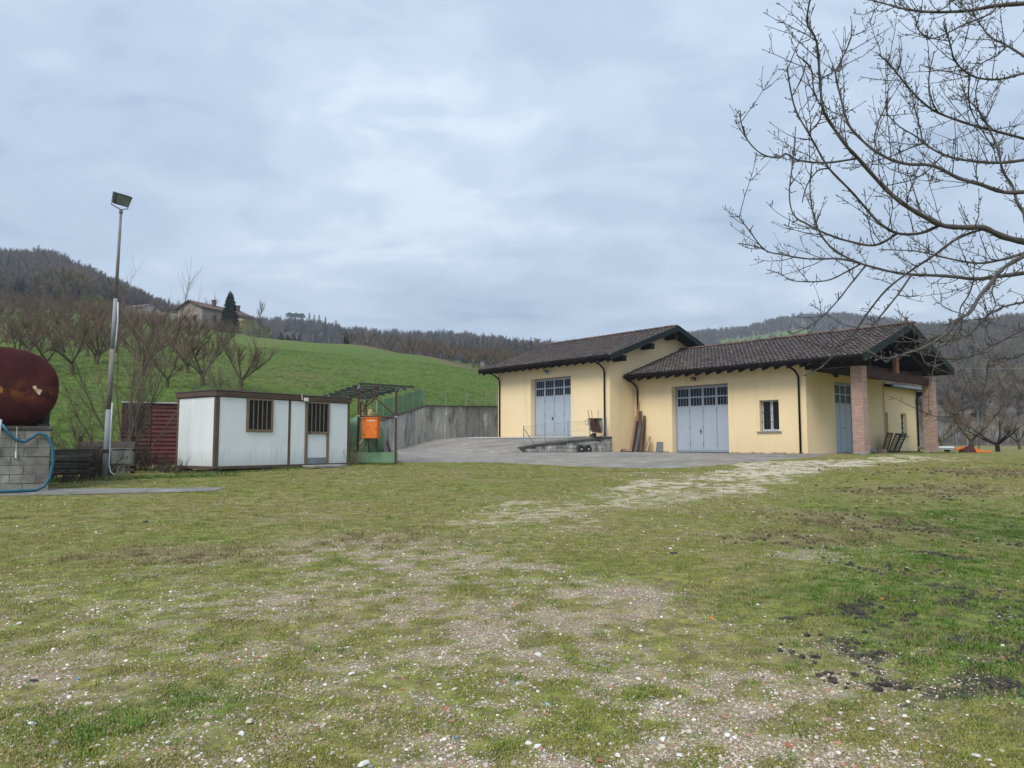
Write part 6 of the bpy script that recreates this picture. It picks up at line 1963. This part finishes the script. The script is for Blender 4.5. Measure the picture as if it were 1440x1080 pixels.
# ================================================================== BIG BARE TREE AT THE RIGHT
TD = 8.6                                  # metres to the trunk
BR = [  # name, half-width px at start and end, depth drift to the tip, outline
    ('A', 6.0, 1.3, -1.2, [(1440, 340), (1411, 333), (1382, 320), (1360, 320), (1325, 317), (1297, 303), (1268, 285), (1241, 261), (1207, 223), (1192, 207), (1169, 175), (1157, 152), (1153, 111), (1148, 58), (1135, 32), (1140, -6)]),
    ('B', 4.2, 1.2, 0.9, [(1440, 384), (1402, 389), (1370, 392), (1329, 388), (1282, 386), (1253, 382), (1209, 370), (1177, 354), (1157, 334), (1145, 307), (1139, 264), (1142, 228)]),
    ('C', 4.0, 1.2, -1.6, [(1440, 360), (1411, 377), (1396, 395), (1379, 415), (1364, 439), (1341, 453), (1335, 465), (1306, 485), (1265, 500), (1244, 504), (1221, 495)]),
    ('H', 3.2, 1.1, 1.2, [(1440, 225), (1402, 229), (1355, 225), (1326, 217), (1300, 201), (1294, 181), (1285, 146), (1283, 130)]),
    ('I', 3.2, 1.1, -0.8, [(1440, 195), (1399, 184), (1364, 175), (1320, 159), (1300, 146), (1282, 128), (1265, 108), (1253, 93), (1236, 76)]),
    ('J', 4.5, 1.1, 0.6, [(1440, 5), (1400, 8), (1361, 15), (1312, 17), (1274, 13), (1247, 6), (1224, 0)]),
    ('U', 4.0, 1.3, 0.8, [(1440, 270), (1411, 270), (1375, 258), (1347, 250), (1312, 233), (1271, 230), (1236, 216), (1207, 192), (1192, 172), (1183, 140), (1175, 105), (1179, 93), (1195, 58), (1198, 35)]),
    ('L', 2.6, 1.0, -1.0, [(1440, 103), (1408, 111), (1384, 111), (1364, 105), (1344, 87), (1335, 58), (1328, 38)]),
    ('M', 2.8, 1.0, 0.5, [(1440, 79), (1416, 64), (1393, 52), (1379, 35), (1370, 20), (1366, -8)]),
    ('R', 2.4, 1.0, -0.8, [(1440, 462), (1396, 485), (1355, 504), (1312, 501), (1290, 492)]),
    ('S', 1.9, 1.0, 0.7, [(1440, 497), (1426, 503), (1405, 505), (1390, 510), (1386, 540), (1368, 567), (1351, 577), (1339, 585), (1318, 586), (1303, 582)]),
    ('T', 3.0, 1.0, 1.0, [(1440, 356), (1405, 366), (1370, 370), (1323, 361), (1288, 353), (1236, 351)]),
    ('V', 3.2, 1.2, 0.8, [(1440, 300), (1430, 283), (1424, 262), (1410, 240), (1404, 212), (1395, 190), (1380, 160), (1362, 140), (1350, 118)]),
    ('W', 2.2, 1.0, -0.6, [(1440, 425), (1410, 432), (1385, 447), (1362, 470), (1335, 480), (1310, 478)]),
    # forks
    ('F', 2.8, 1.1, -0.8, [(1323, 316), (1294, 328), (1262, 328), (1236, 313), (1218, 293), (1195, 267), (1166, 237), (1148, 207), (1137, 187), (1119, 155), (1110, 117), (1107, 93)]),
    ('G', 2.4, 1.0, 0.8, [(1262, 328), (1230, 345), (1189, 338), (1160, 328), (1135, 315), (1116, 302), (1110, 272), (1115, 225), (1119, 178)]),
    ('D', 2.6, 1.0, 1.0, [(1382, 322), (1347, 335), (1312, 360), (1282, 380), (1247, 407), (1221, 439), (1201, 468), (1183, 488), (1154, 517), (1131, 528)]),
    ('E', 2.0, 1.0, -0.7, [(1282, 386), (1262, 415), (1236, 447), (1221, 465), (1190, 482), (1165, 488), (1130, 478)]),
    ('B2', 2.2, 0.9, -0.5, [(1209, 370), (1180, 364), (1137, 364), (1100, 358), (1075, 351), (1052, 322), (1037, 303)]),
    ('B3', 1.4, 0.9, 0.3, [(1075, 351), (1060, 346), (1038, 342)]),
    ('O', 1.9, 0.9, -0.4, [(1204, 223), (1160, 229), (1122, 225), (1105, 216), (1096, 222), (1072, 217), (1052, 198), (1042, 172), (1041, 155)]),
    ('P', 1.9, 0.9, 0.6, [(1212, 370), (1189, 383), (1160, 395), (1116, 395), (1099, 386), (1078, 379)]),
    ('Q', 1.9, 0.9, -0.6, [(1218, 373), (1195, 401), (1177, 424), (1151, 450), (1119, 468), (1107, 466)]),
    ('K', 2.0, 0.9, -0.5, [(1400, 8), (1393, 19), (1355, 35), (1329, 48), (1309, 54), (1291, 41), (1287, 22)]),
    ('N2', 1.6, 0.9, 0.6, [(1300, 201), (1280, 208), (1255, 219), (1225, 228), (1195, 240)]),
    ('X1', 1.7, 0.9, 0.6, [(1297, 303), (1289, 280), (1281, 255), (1275, 242)]),
    ('X2', 1.5, 0.9, -0.5, [(1320, 159), (1310, 140), (1306, 110), (1314, 72)]),
    ('X3', 1.6, 0.9, 0.5, [(1236, 216), (1230, 195), (1236, 170), (1243, 155), (1249, 135)]),
    ('X4', 1.6, 0.9, -0.4, [(1300, 201), (1285, 190), (1265, 178), (1248, 160), (1245, 142)]),
    ('X5', 1.4, 0.9, 0.4, [(1166, 237), (1150, 240), (1135, 260), (1128, 285)]),
    ('X6', 1.6, 0.9, 0.6, [(1370, 392), (1362, 415), (1350, 435), (1352, 460), (1340, 480)]),
    ('X7', 1.6, 0.9, -0.7, [(1402, 389), (1395, 410), (1400, 430), (1385, 450), (1390, 475)]),
    ('X8', 1.5, 0.9, 0.5, [(1364, 105), (1362, 140), (1370, 165), (1385, 190), (1400, 215)]),
    ('X9', 1.5, 0.9, -0.5, [(1399, 184), (1380, 165), (1372, 130), (1380, 105)]),
    ('Y1', 1.5, 0.9, 0.4, [(1326, 217), (1310, 235), (1290, 250), (1262, 258), (1240, 262)]),
    ('Y2', 1.4, 0.9, -0.4, [(1157, 152), (1145, 130), (1140, 95), (1120, 77)]),
    ('Y3', 1.4, 0.9, 0.5, [(1153, 111), (1165, 105), (1176, 98)]),
    ('Y4', 1.4, 0.9, -0.3, [(1137, 187), (1152, 170), (1156, 150)]),
    ('Y5', 1.5, 0.9, 0.5, [(1312, 17), (1330, 10), (1345, -5)]),
    ('Y6', 1.6, 0.9, -0.6, [(1416, 64), (1400, 80), (1385, 86), (1372, 100)]),
]
PXR = TD / FPX
tree = thing('bare_tree', 'large bare tree with mossy grey limbs reaching in from the right edge', 'tree', (0, 0, 0))
trunk_x = (1665 - 720) / FPX * TD
tree.location = (trunk_x, TD, g1(trunk_x, TD))
T0 = Vector(tree.location)
TRK = MB(); moss_of = []
trunk_pts = [Vector((trunk_x, TD, T0.z - .3)), Vector((trunk_x + .02, TD, T0.z + .8)), Vector((trunk_x - .05, TD + .05, T0.z + 1.8)), Vector((trunk_x - .12, TD, T0.z + 2.7)), Vector((trunk_x - .10, TD - .05, T0.z + 3.8)), Vector((trunk_x - .2, TD, T0.z + 5.2)), Vector((trunk_x - .1, TD, T0.z + 6.5))]
TRK.tube([p - T0 for p in trunk_pts], [.26, .20, .18, .16, .12, .08, .03], 12)
def smooth_line(pts, sub=4):
    o = []
    n = len(pts)
    for i in range(n - 1):
        p0, p1, p2, p3 = pts[max(i - 1, 0)], pts[i], pts[i + 1], pts[min(i + 2, n - 1)]
        for k in range(sub):
            t = k / sub
            o.append(0.5 * ((2 * p1) + (p2 - p0) * t + (2 * p0 - 5 * p1 + 4 * p2 - p3) * t * t + (3 * p1 - p0 - 3 * p2 + p3) * t ** 3))
    o.append(pts[-1])
    return o
done = []       # (pixel points, depths)
LIMBS = MB(); TW = MB(); MOSS = []; 
def add_tube(mb, pts, rad, n, moss):
    k0 = len(mb.v)
    mb.tube([p - T0 for p in pts], rad, n)
    if mb is LIMBS:
        MOSS.extend([moss] * (len(mb.v) - k0))
trng = random.Random(3)
def tv(a, b): return trng.uniform(a, b)
def spur(p, d, L, r_):
    """short knobbly fruiting spur with buds"""
    o = d.orthogonal().normalized(); o.rotate(Matrix.Rotation(tv(0, 6.28), 3, d))
    e = (o + d * tv(.1, .8) + Vector((0, 0, tv(.1, .6)))).normalized()
    q = p + e * L * .5 + Vector((tv(-.2, .2), tv(-.2, .2), tv(-.1, .3))) * L * .4
    t_ = q + (e + Vector((tv(-.5, .5), tv(-.5, .5), tv(0, .6)))).normalized() * L * .5
    add_tube(TW, [p, q, t_], [r_, r_ * .85, r_ * .7], 4, 0)
    bd = (t_ - q).normalized()
    add_tube(TW, [t_, t_ + bd * .012, t_ + bd * .03], [r_ * .8, r_ * 1.7, r_ * .3], 4, 0)
    if tv(0, 1) < .6:
        b2 = (o * -1 + Vector((0, 0, .5))).normalized()
        add_tube(TW, [q, q + b2 * .012, q + b2 * .028], [r_ * .7, r_ * 1.4, r_ * .3], 4, 0)
def twig(p, d, L, r_, lvl):
    pts = [p]; dd = d.copy(); n = 5
    for k in range(n):
        dd = (dd + Vector((tv(-.16, .16), tv(-.16, .16), tv(-.05, .22)))).normalized()
        pts.append(pts[-1] + dd * (L / n))
    add_tube(TW, pts, [r_ * (1 - .55 * k / n) for k in range(n + 1)], 4, 0)
    q = pts[-1]
    add_tube(TW, [q, q + dd * .012, q + dd * .035], [r_ * .5, r_ * .95, r_ * .2], 4, 0)
    for k in range(int(L / .10)):
        i = trng.randrange(n); s_ = pts[i].lerp(pts[i + 1], tv(0, 1))
        spur(s_, (pts[i + 1] - pts[i]).normalized(), tv(.02, .06), r_ * .62)
    if lvl > 0:
        for k in range(trng.randint(0, 2)):
            i = trng.randrange(1, n); s_ = pts[i]
            ax = (pts[i + 1] - pts[i]).normalized(); o = ax.orthogonal().normalized(); o.rotate(Matrix.Rotation(tv(0, 6.28), 3, ax))
            twig(s_, (ax * .7 + o * .8 + Vector((0, 0, .25))).normalized(), L * tv(.35, .6), r_ * .75, lvl - 1)
for nm, w0, w1, drift, pl in BR:
    # start depth: on an earlier limb if it forks from one, else at the frame edge near the trunk
    best = None
    for (pp, dd, ww) in done:
        for q, d_, w_ in zip(pp, dd, ww):
            ds = math.hypot(q[0] - pl[0][0], q[1] - pl[0][1])
            if best is None or ds < best[0]: best = (ds, d_, w_)
    fork = pl[0][0] < 1438
    d0 = best[1] if (fork and best) else TD + tv(-.9, .9)
    n = len(pl)
    deps = [d0 + drift * (k / (n - 1)) ** 1.2 + (tv(-.06, .06) if k else 0) for k in range(n)]
    P3 = [at(x, y, d_) for (x, y), d_ in zip(pl, deps)]
    ww = [w0 + (w1 - w0) * (k / (n - 1)) ** .75 for k in range(n)]
    done.append((pl, deps, ww))
    S3 = smooth_line(P3, 4)
    m = len(S3)
    rad = [max(.0045, (w0 + (w1 - w0) * (k / (m - 1)) ** .75) * PXR * 0.76) for k in range(m)]
    rad = [r_ * (1 + .10 * math.sin(k * 1.9 + w0)) for k, r_ in enumerate(rad)]
    if not fork:    # carry the limb back to the trunk
        st = P3[0]; hz = st.z
        zt2 = min(max(hz * .55 + 1.2, T0.z + 1.6), T0.z + 5.6)
        zz = [p.z for p in trunk_pts]
        bp = Vector((float(np.interp(zt2, zz, [p.x for p in trunk_pts])), float(np.interp(zt2, zz, [p.y for p in trunk_pts])), zt2))
        mid = bp.lerp(st, .55) + Vector((0, 0, .12)); dirb = (P3[1] - P3[0]).normalized()
        back = smooth_line([bp, mid, st - dirb * .25, st], 4)[:-1]
        S3 = back + S3
        rad = [rad[0] * (1.9 - .9 * k / (len(back))) for k in range(len(back))] + rad
    add_tube(LIMBS, S3, rad, 8 if w0 > 2.5 else 6, 1.0 if w0 > 2.7 else .0)
    if w0 > 2.7:
        k0 = len(MOSS) - len(S3) * (8 if w0 > 2.5 else 6)
        nn = 8 if w0 > 2.5 else 6
        for i in range(len(S3)):
            v_ = max(0.0, min(1.0, (rad[i] - .028) / .016))
            for k in range(nn): MOSS[k0 + i * nn + k] = v_
    # spurs and side twigs
    L = sum((S3[i + 1] - S3[i]).length for i in range(len(S3) - 1))
    off = len(S3) - m
    for k in range(int(L / .085)):
        i = trng.randrange(off, len(S3) - 1); s_ = S3[i].lerp(S3[i + 1], tv(0, 1))
        spur(s_, (S3[i + 1] - S3[i]).normalized(), tv(.025, .085), .0042)
    for k in range(int(L / .27)):
        i = trng.randrange(off + int(m * .12), len(S3) - 1); s_ = S3[i]
        if s_.z < at(720, 400, s_.y).z and tv(0, 1) < .6: continue
        ax = (S3[i + 1] - S3[i]).normalized(); o = ax.orthogonal().normalized(); o.rotate(Matrix.Rotation(tv(0, 6.28), 3, ax))
        twig(s_, (ax * .55 + o * .8 + Vector((0, 0, .3))).normalized(), tv(.18, .75), .0057, 1)
# crown beyond the picture, so that the tree stands complete
for k in range(26):
    p = trunk_pts[2].lerp(trunk_pts[6], tv(.1, .95)); a = tv(-1.7, 1.7)
    d = Vector((math.cos(a), math.sin(a), tv(.1, .7))).normalized(); L = tv(1.2, 3.2)
    pts = [p]
    for j in range(7):
        d = (d + Vector((tv(-.2, .2), tv(-.2, .2), tv(-.12, .2)))).normalized(); pts.append(pts[-1] + d * L / 7)
    add_tube(LIMBS, pts, [.045 * (1 - .75 * j / 7) for j in range(8)], 6, .3)
    for j in range(6):
        i = trng.randrange(2, 7); twig(pts[i], rdir(d, .7), tv(.4, 1.0), .008, 1)
to = TRK.build('trunk', 'bark', tree, True)
a_ = to.data.attributes.new('moss', 'FLOAT', 'POINT'); a_.data.foreach_set('value', np.full(len(to.data.vertices), .8, np.float32))
lo_ = LIMBS.build('limbs', 'bark', tree, True)
a_ = lo_.data.attributes.new('moss', 'FLOAT', 'POINT'); a_.data.foreach_set('value', np.array(MOSS, np.float32))
tw_ = TW.build('twigs', 'bark', tree, False); tw_['kind'] = 'stuff'; lo_['kind'] = 'stuff'

# ================================================================== GRASS, RUBBLE, CLODS
def tuft(n, h, sp, wd, lean=.5):
    mb = MB()
    for k in range(n):
        a = rv(0, 6.283); r_ = sp * math.sqrt(rv(0, 1)); b = Vector((math.cos(a) * r_, math.sin(a) * r_, -.004))
        a2 = rv(0, 6.283); ln = rv(.15, lean); hh = h * rv(.5, 1.1)
        d = Vector((math.cos(a2) * ln, math.sin(a2) * ln, 1)).normalized(); s_ = Vector((-math.sin(a2), math.cos(a2), 0)) * wd * rv(.6, 1.2)
        m_ = b + d * hh * .6; t_ = m_ + (d + Vector((math.cos(a2) * ln, math.sin(a2) * ln, -.25))).normalized() * hh * .45
        mb.tri(b - s_, b + s_, m_ + s_ * .6); mb.tri(b - s_, m_ + s_ * .6, m_ - s_ * .6); mb.tri(m_ - s_ * .6, m_ + s_ * .6, t_)
    return mb
GP = [proto(tuft(16, .016, .07, .0026, 1.3), 'tuft', 'grass'), proto(tuft(18, .022, .07, .0026, 1.1), 'tuft', 'grass'), proto(tuft(24, .012, .08, .0032, 1.5), 'tuft', 'grass'),
      proto(tuft(26, .05, .07, .0028, .9), 'tuft', 'lush'), proto(tuft(22, .03, .07, .0028, 1.0), 'tuft', 'lush'),
      proto(tuft(16, .05, .06, .0024, 1.3), 'tuft', 'weed')]
def view_points(n, y0, y1, pw, m0=-40, m1=1480):
    y = y0 + (y1 - y0) * nrg.random(n) ** pw
    p = nrg.uniform(m0, m1, n)
    x = (p - 720) / FPX * y
    return x, y
x, y = view_points(190000, 3.4, 33, 1.2)
zg_, zy_, zt_2, zm_, zl_ = zones(x, y)
dens = np.clip(1.05 - 1.15 * zg_ - 1.3 * zt_2 - zy_ * 2 - .9 * zm_, .02, 1)
dens *= (.35 + .65 * sstep(.36, .56, fbm(x * 1.3, y * 1.3, 77, 3) + .12)) * (.18 + .82 * sstep(.40, .58, fbm(x * 4.5, y * 4.5, 78, 3)))
pond = polyline_dist(x, y, [(-16, 16.8), (-10, 17.2), (-7.0, 17.4)]) < .25
keep = (nrg.random(len(x)) < dens) & ~pond & (zy_ < .5)
x, y, zl_, zm_ = x[keep], y[keep], zl_[keep], zm_[keep]
n_ = len(x)
rr = nrg.random(n_)
lush_p = np.clip(zl_ * .55 * (x > 3) + zl_ * .25 * (x <= 3) - .06 + .06 * (fbm(x * .4, y * .4, 90, 3) > .56), .015, .85)
idx = np.where(rr < lush_p, nrg.integers(3, 5, n_), nrg.integers(0, 3, n_))
idx = np.where(((zm_ > .25) & (nrg.random(n_) < .2)) | (dry_zone(x, y) * .55 > nrg.random(n_)), 5, idx)
scl = nrg.uniform(.7, 1.35, n_) * (1 + .035 * np.clip(y - 6, 0, 30))
rot = np.stack([nrg.uniform(-.15, .15, n_), nrg.uniform(-.15, .15, n_), nrg.uniform(0, 6.28, n_)], -1)
o = scatter('lawn_grass', np.stack([x, y, gz(x, y)], -1), scl, rot, idx, GP); o['label'] = 'short mossy olive-green grass covering the foreground lawn'

hx, hy, hz3 = [], [], []
for k in range(26000):
    Y_ = 28 + 75 * rng.random() ** 1.3; px_ = rv(40, 715)
    if Y_ < np.interp(px_, H1.px, H1.toe) + .4: continue
    q = H1.at(px_, Y_); hx.append((q.x, q.y, q.z - .01))
n_ = len(hx)
rot = np.stack([nrg.uniform(-.15, .15, n_), nrg.uniform(-.15, .15, n_), nrg.uniform(0, 6.28, n_)], -1)
o = scatter('field_grass', hx, nrg.uniform(1.6, 3.6, n_) * (.6 + .8 * fbm(np.array(hx)[:, 0] * .3, np.array(hx)[:, 1] * .3, 12, 3)), rot, nrg.choice([3, 4, 4, 5], n_, p=[.45, .3, .15, .10]), GP); o['label'] = 'fresh green grass of the hillside field'

def pebble(seed, fl=.6):
    r_ = random.Random(seed); mb = MB()
    phi = (1 + 5 ** .5) / 2
    vs_ = [(-1, phi, 0), (1, phi, 0), (-1, -phi, 0), (1, -phi, 0), (0, -1, phi), (0, 1, phi), (0, -1, -phi), (0, 1, -phi), (phi, 0, -1), (phi, 0, 1), (-phi, 0, -1), (-phi, 0, 1)]
    mb.v = [(a * r_.uniform(.35, .6) , b * r_.uniform(.28, .6), c * r_.uniform(.35, .6) * fl) for a, b, c in vs_]
    mb.f = [(0, 11, 5), (0, 5, 1), (0, 1, 7), (0, 7, 10), (0, 10, 11), (1, 5, 9), (5, 11, 4), (11, 10, 2), (10, 7, 6), (7, 1, 8), (3, 9, 4), (3, 4, 2), (3, 2, 6), (3, 6, 8), (3, 8, 9), (4, 9, 5), (2, 4, 11), (6, 2, 10), (8, 6, 7), (9, 8, 1)]
    return mb
SPR = [proto(pebble(k, .55), 'chip', 'stones') for k in range(5)]
x, y = view_points(430000, 3.4, 30, 1.5)
zg_, zy_, zt_2, zm_, zl_ = zones(x, y)
keep = nrg.random(len(x)) < np.clip(zg_ * .8 + zt_2 * .55 + .10 * sstep(.35, .6, fbm(x * .8, y * .8, 66, 3) + .08), 0, 1) * (1 - zy_)
x, y, zt_2 = x[keep], y[keep], zt_2[keep]; n_ = len(x)
sz = .0030 + .0068 * nrg.random(n_) ** 2.6 + .014 * nrg.random(n_) ** 30
sz = sz * (1 + .04 * np.clip(y - 5, 0, 25))
rot = np.stack([nrg.uniform(-.4, .4, n_), nrg.uniform(-.4, .4, n_), nrg.uniform(0, 6.28, n_)], -1)
o = scatter('rubble_gravel', np.stack([x, y, gz(x, y) + sz * .15], -1), sz, rot, nrg.integers(0, 5, n_), SPR); o['label'] = 'fine mixed rubble and gravel strewn over the lawn'
CLP = [proto(pebble(20 + k, .7), 'clod', 'clod') for k in range(4)]
x, y = view_points(60000, 4.5, 28, 1.0, 1000, 1480)
zg_, zy_, zt_2, zm_, zl_ = zones(x, y)
keep = nrg.random(len(x)) < np.clip(zm_ * .55 + .20 * dry_zone(x, y) + .025 * sstep(1050, 1250, 720 + x / y * FPX), 0, 1) * (fbm(x * 3.5, y * 3.5, 99, 2) > .50)
x, y = x[keep], y[keep]; n_ = len(x)
sz = (.006 + .026 * nrg.random(n_) ** 2.5) * (1 + .05 * np.clip(y - 6, 0, 20))
rot = nrg.uniform(0, 6.28, (n_, 3)) * np.array([.1, .1, 1])
o = scatter('earth_clods', np.stack([x, y, gz(x, y) + sz * .15], -1), sz, rot, nrg.integers(0, 4, n_), CLP); o['label'] = 'dark clods of turned earth in the grass at the right'

wp = []
def edge_weeds(a, b, n, wdt):
    a = Vector(a); b = Vector(b)
    for k in range(n):
        q = a.lerp(b, rng.random()); q.x += rv(-wdt, wdt); q.y += rv(-wdt, wdt)
        wp.append((q.x, q.y, g1(q.x, q.y) - .005))
def B2(u, v):
    q = bl(u, v); return (q.x, q.y, 0)
edge_weeds(B2(-10.5, -.12), B2(-8.2, -.12), 40, .08); edge_weeds(B2(-4.2, -.1), B2(0, -.1), 40, .08)
edge_weeds(B2(.2, 5.6), B2(.3, 13), 160, .3); edge_weeds(B2(2.2, -.2), B2(2.9, .8), 40, .15); edge_weeds(B2(2.9, 7.8), B2(3.2, 9.4), 60, .2)
edge_weeds(B2(-10.4, -9), B2(-10.4, -2.4), 60, .08)
edge_weeds((-9.2, 22.85, 0), (-6.0, 27.2, 0), 160, .18); edge_weeds((-11.2, 24.2, 0), (-9.3, 22.8, 0), 140, .25)
edge_weeds((-14.5, 19.0, 0), (-8.5, 22.2, 0), 900, .5); edge_weeds((-6.6, 28.2, 0), (-4.3, 28.1, 0), 120, .2)
n_ = len(wp)
rot = np.stack([nrg.uniform(-.15, .15, n_), nrg.uniform(-.15, .15, n_), nrg.uniform(0, 6.28, n_)], -1)
scatter('edge_weeds', wp, nrg.uniform(1.2, 3.2, n_), rot, nrg.choice([3, 4, 5], n_), GP)['label'] = 'weeds growing along the foot of the walls, the cabin and the path'
# single chips that stand out in the foreground
def shard(seed, s_):
    r_ = random.Random(seed); n = r_.randint(5, 7); mb = MB(); poly = []
    for k in range(n):
        a = 2 * math.pi * k / n + r_.uniform(-.3, .3); q = s_ * r_.uniform(.55, 1.1); poly.append((math.cos(a) * q, math.sin(a) * q * .7))
    th = s_ * r_.uniform(.25, .45)
    mb.prism(poly, lambda p, d: (p[0] * (1 - .2 * d / th), p[1] * (1 - .2 * d / th), d + .15 * p[0]), 0, th)
    return mb
chips = [(757, 923, 'white', .032, 'elongated white stone chip in the middle of the foreground'), (352, 1020, 'cream', .04, 'largest pale stone at lower left, beside a white chip'), (340, 1037, 'white', .026, 'white chip just below the pale stone at lower left'),
         (955, 1066, 'white', .032, 'upright white shard near the bottom edge right of centre'), (1225, 1029, 'white', .032, 'smooth white stone at lower right'), (917, 982, 'grey', .026, 'round grey stone right of centre in the foreground'),
         (1207, 1018, 'cream', .022, 'beige pebble just left of the smooth white stone at lower right'), (1182, 1007, 'cream', .022, 'flat cream chip at lower right'), (770, 994, 'turq', .022, 'turquoise ceramic fragment in the middle of the foreground'),
         (728, 962, 'turq', .016, 'small turquoise fragment left of the larger turquoise one'), (755, 1055, 'white', .03, 'flat white shard near the bottom edge at centre'), (932, 1056, 'cream', .026, 'cream shard near the bottom edge left of the upright white one'),
         (1110, 1056, 'brick', .026, 'red brick fragment near the bottom edge at right'), (845, 1074, 'brick', .024, 'red brick fragment at the bottom edge near the centre'), (1372, 1069, 'white', .026, 'white chip in the bottom right corner'),
         (1390, 1076, 'white', .02, 'small white chip beside the other in the bottom right corner'), (27, 880, 'white', .035, 'white stone near the left edge of the lawn'), (495, 950, 'white', .026, 'white chip left of centre in the lawn'),
         (627, 1000, 'brick', .026, 'bright red brick fragment left of the turquoise ceramic'), (48, 962, 'dark', .03, 'dark lump near the left edge of the lawn'), (125, 992, 'cream', .028, 'thin pale chip above the bright green patch at lower left'),
         (97, 984, 'white', .022, 'small white chip above the bright green patch at lower left'), (45, 1020, 'white', .024, 'white chip left of the bright green patch at lower left'), (467, 1062, 'cream', .024, 'cream chip near the bottom edge left of centre'),
         (512, 1077, 'white', .034, 'large white shard cut by the bottom edge left of centre'), (642, 1041, 'blue', .016, 'small blue fragment below the bright red brick fragment'), (109, 957, 'blue', .016, 'small blue-grey fragment at left above the green patch'),
         (617, 965, 'white', .02, 'white chip above the bright red brick fragment'), (205, 735, 'dark', .06, 'dark leaf lump in the far left lawn'), (1241, 845, 'orange', .03, 'orange scrap among the dark clods at right'),
         (1002, 872, 'orange', .03, 'orange-brown scrap in the grass right of centre'), (947, 779, 'dark', .06, 'dark lump on the lawn below the pale track'), (480, 925, 'white', .024, 'pair chip, upper white one left of centre in the lawn')]
for k, (px_, py_, c_, s_, lb) in enumerate(chips):
    x, y = hit(px_, py_)
    o = shard(k, s_).build('rubble_chip', 'chip_' + c_); o.location = (x, y, g1(x, y) + .004); o.rotation_euler = (rv(-.2, .2), rv(-.2, .2), rv(0, 6.28))
    tag(o, lb, 'stone', 'loose chips in the foreground')

# ================================================================== AIR
hz_ = MB().box(-1700, 1700, -1650, 1650, -60, 230).build('haze', None)
hm_ = bpy.data.materials.new('haze'); hm_.use_nodes = True
ht = hm_.node_tree; ht.nodes.clear()
ho_ = ht.nodes.new('ShaderNodeOutputMaterial'); pv_ = ht.nodes.new('ShaderNodeVolumePrincipled')
pv_.inputs['Color'].default_value = (0.80, 0.88, 1.0, 1); pv_.inputs['Density'].default_value = 0.00048; pv_.inputs['Anisotropy'].default_value = 0.2
ht.links.new(pv_.outputs[0], ho_.inputs['Volume'])
hz_.data.materials.append(hm_); hz_['kind'] = 'stuff'; hz_['label'] = 'thin blue-grey winter haze over the valley'
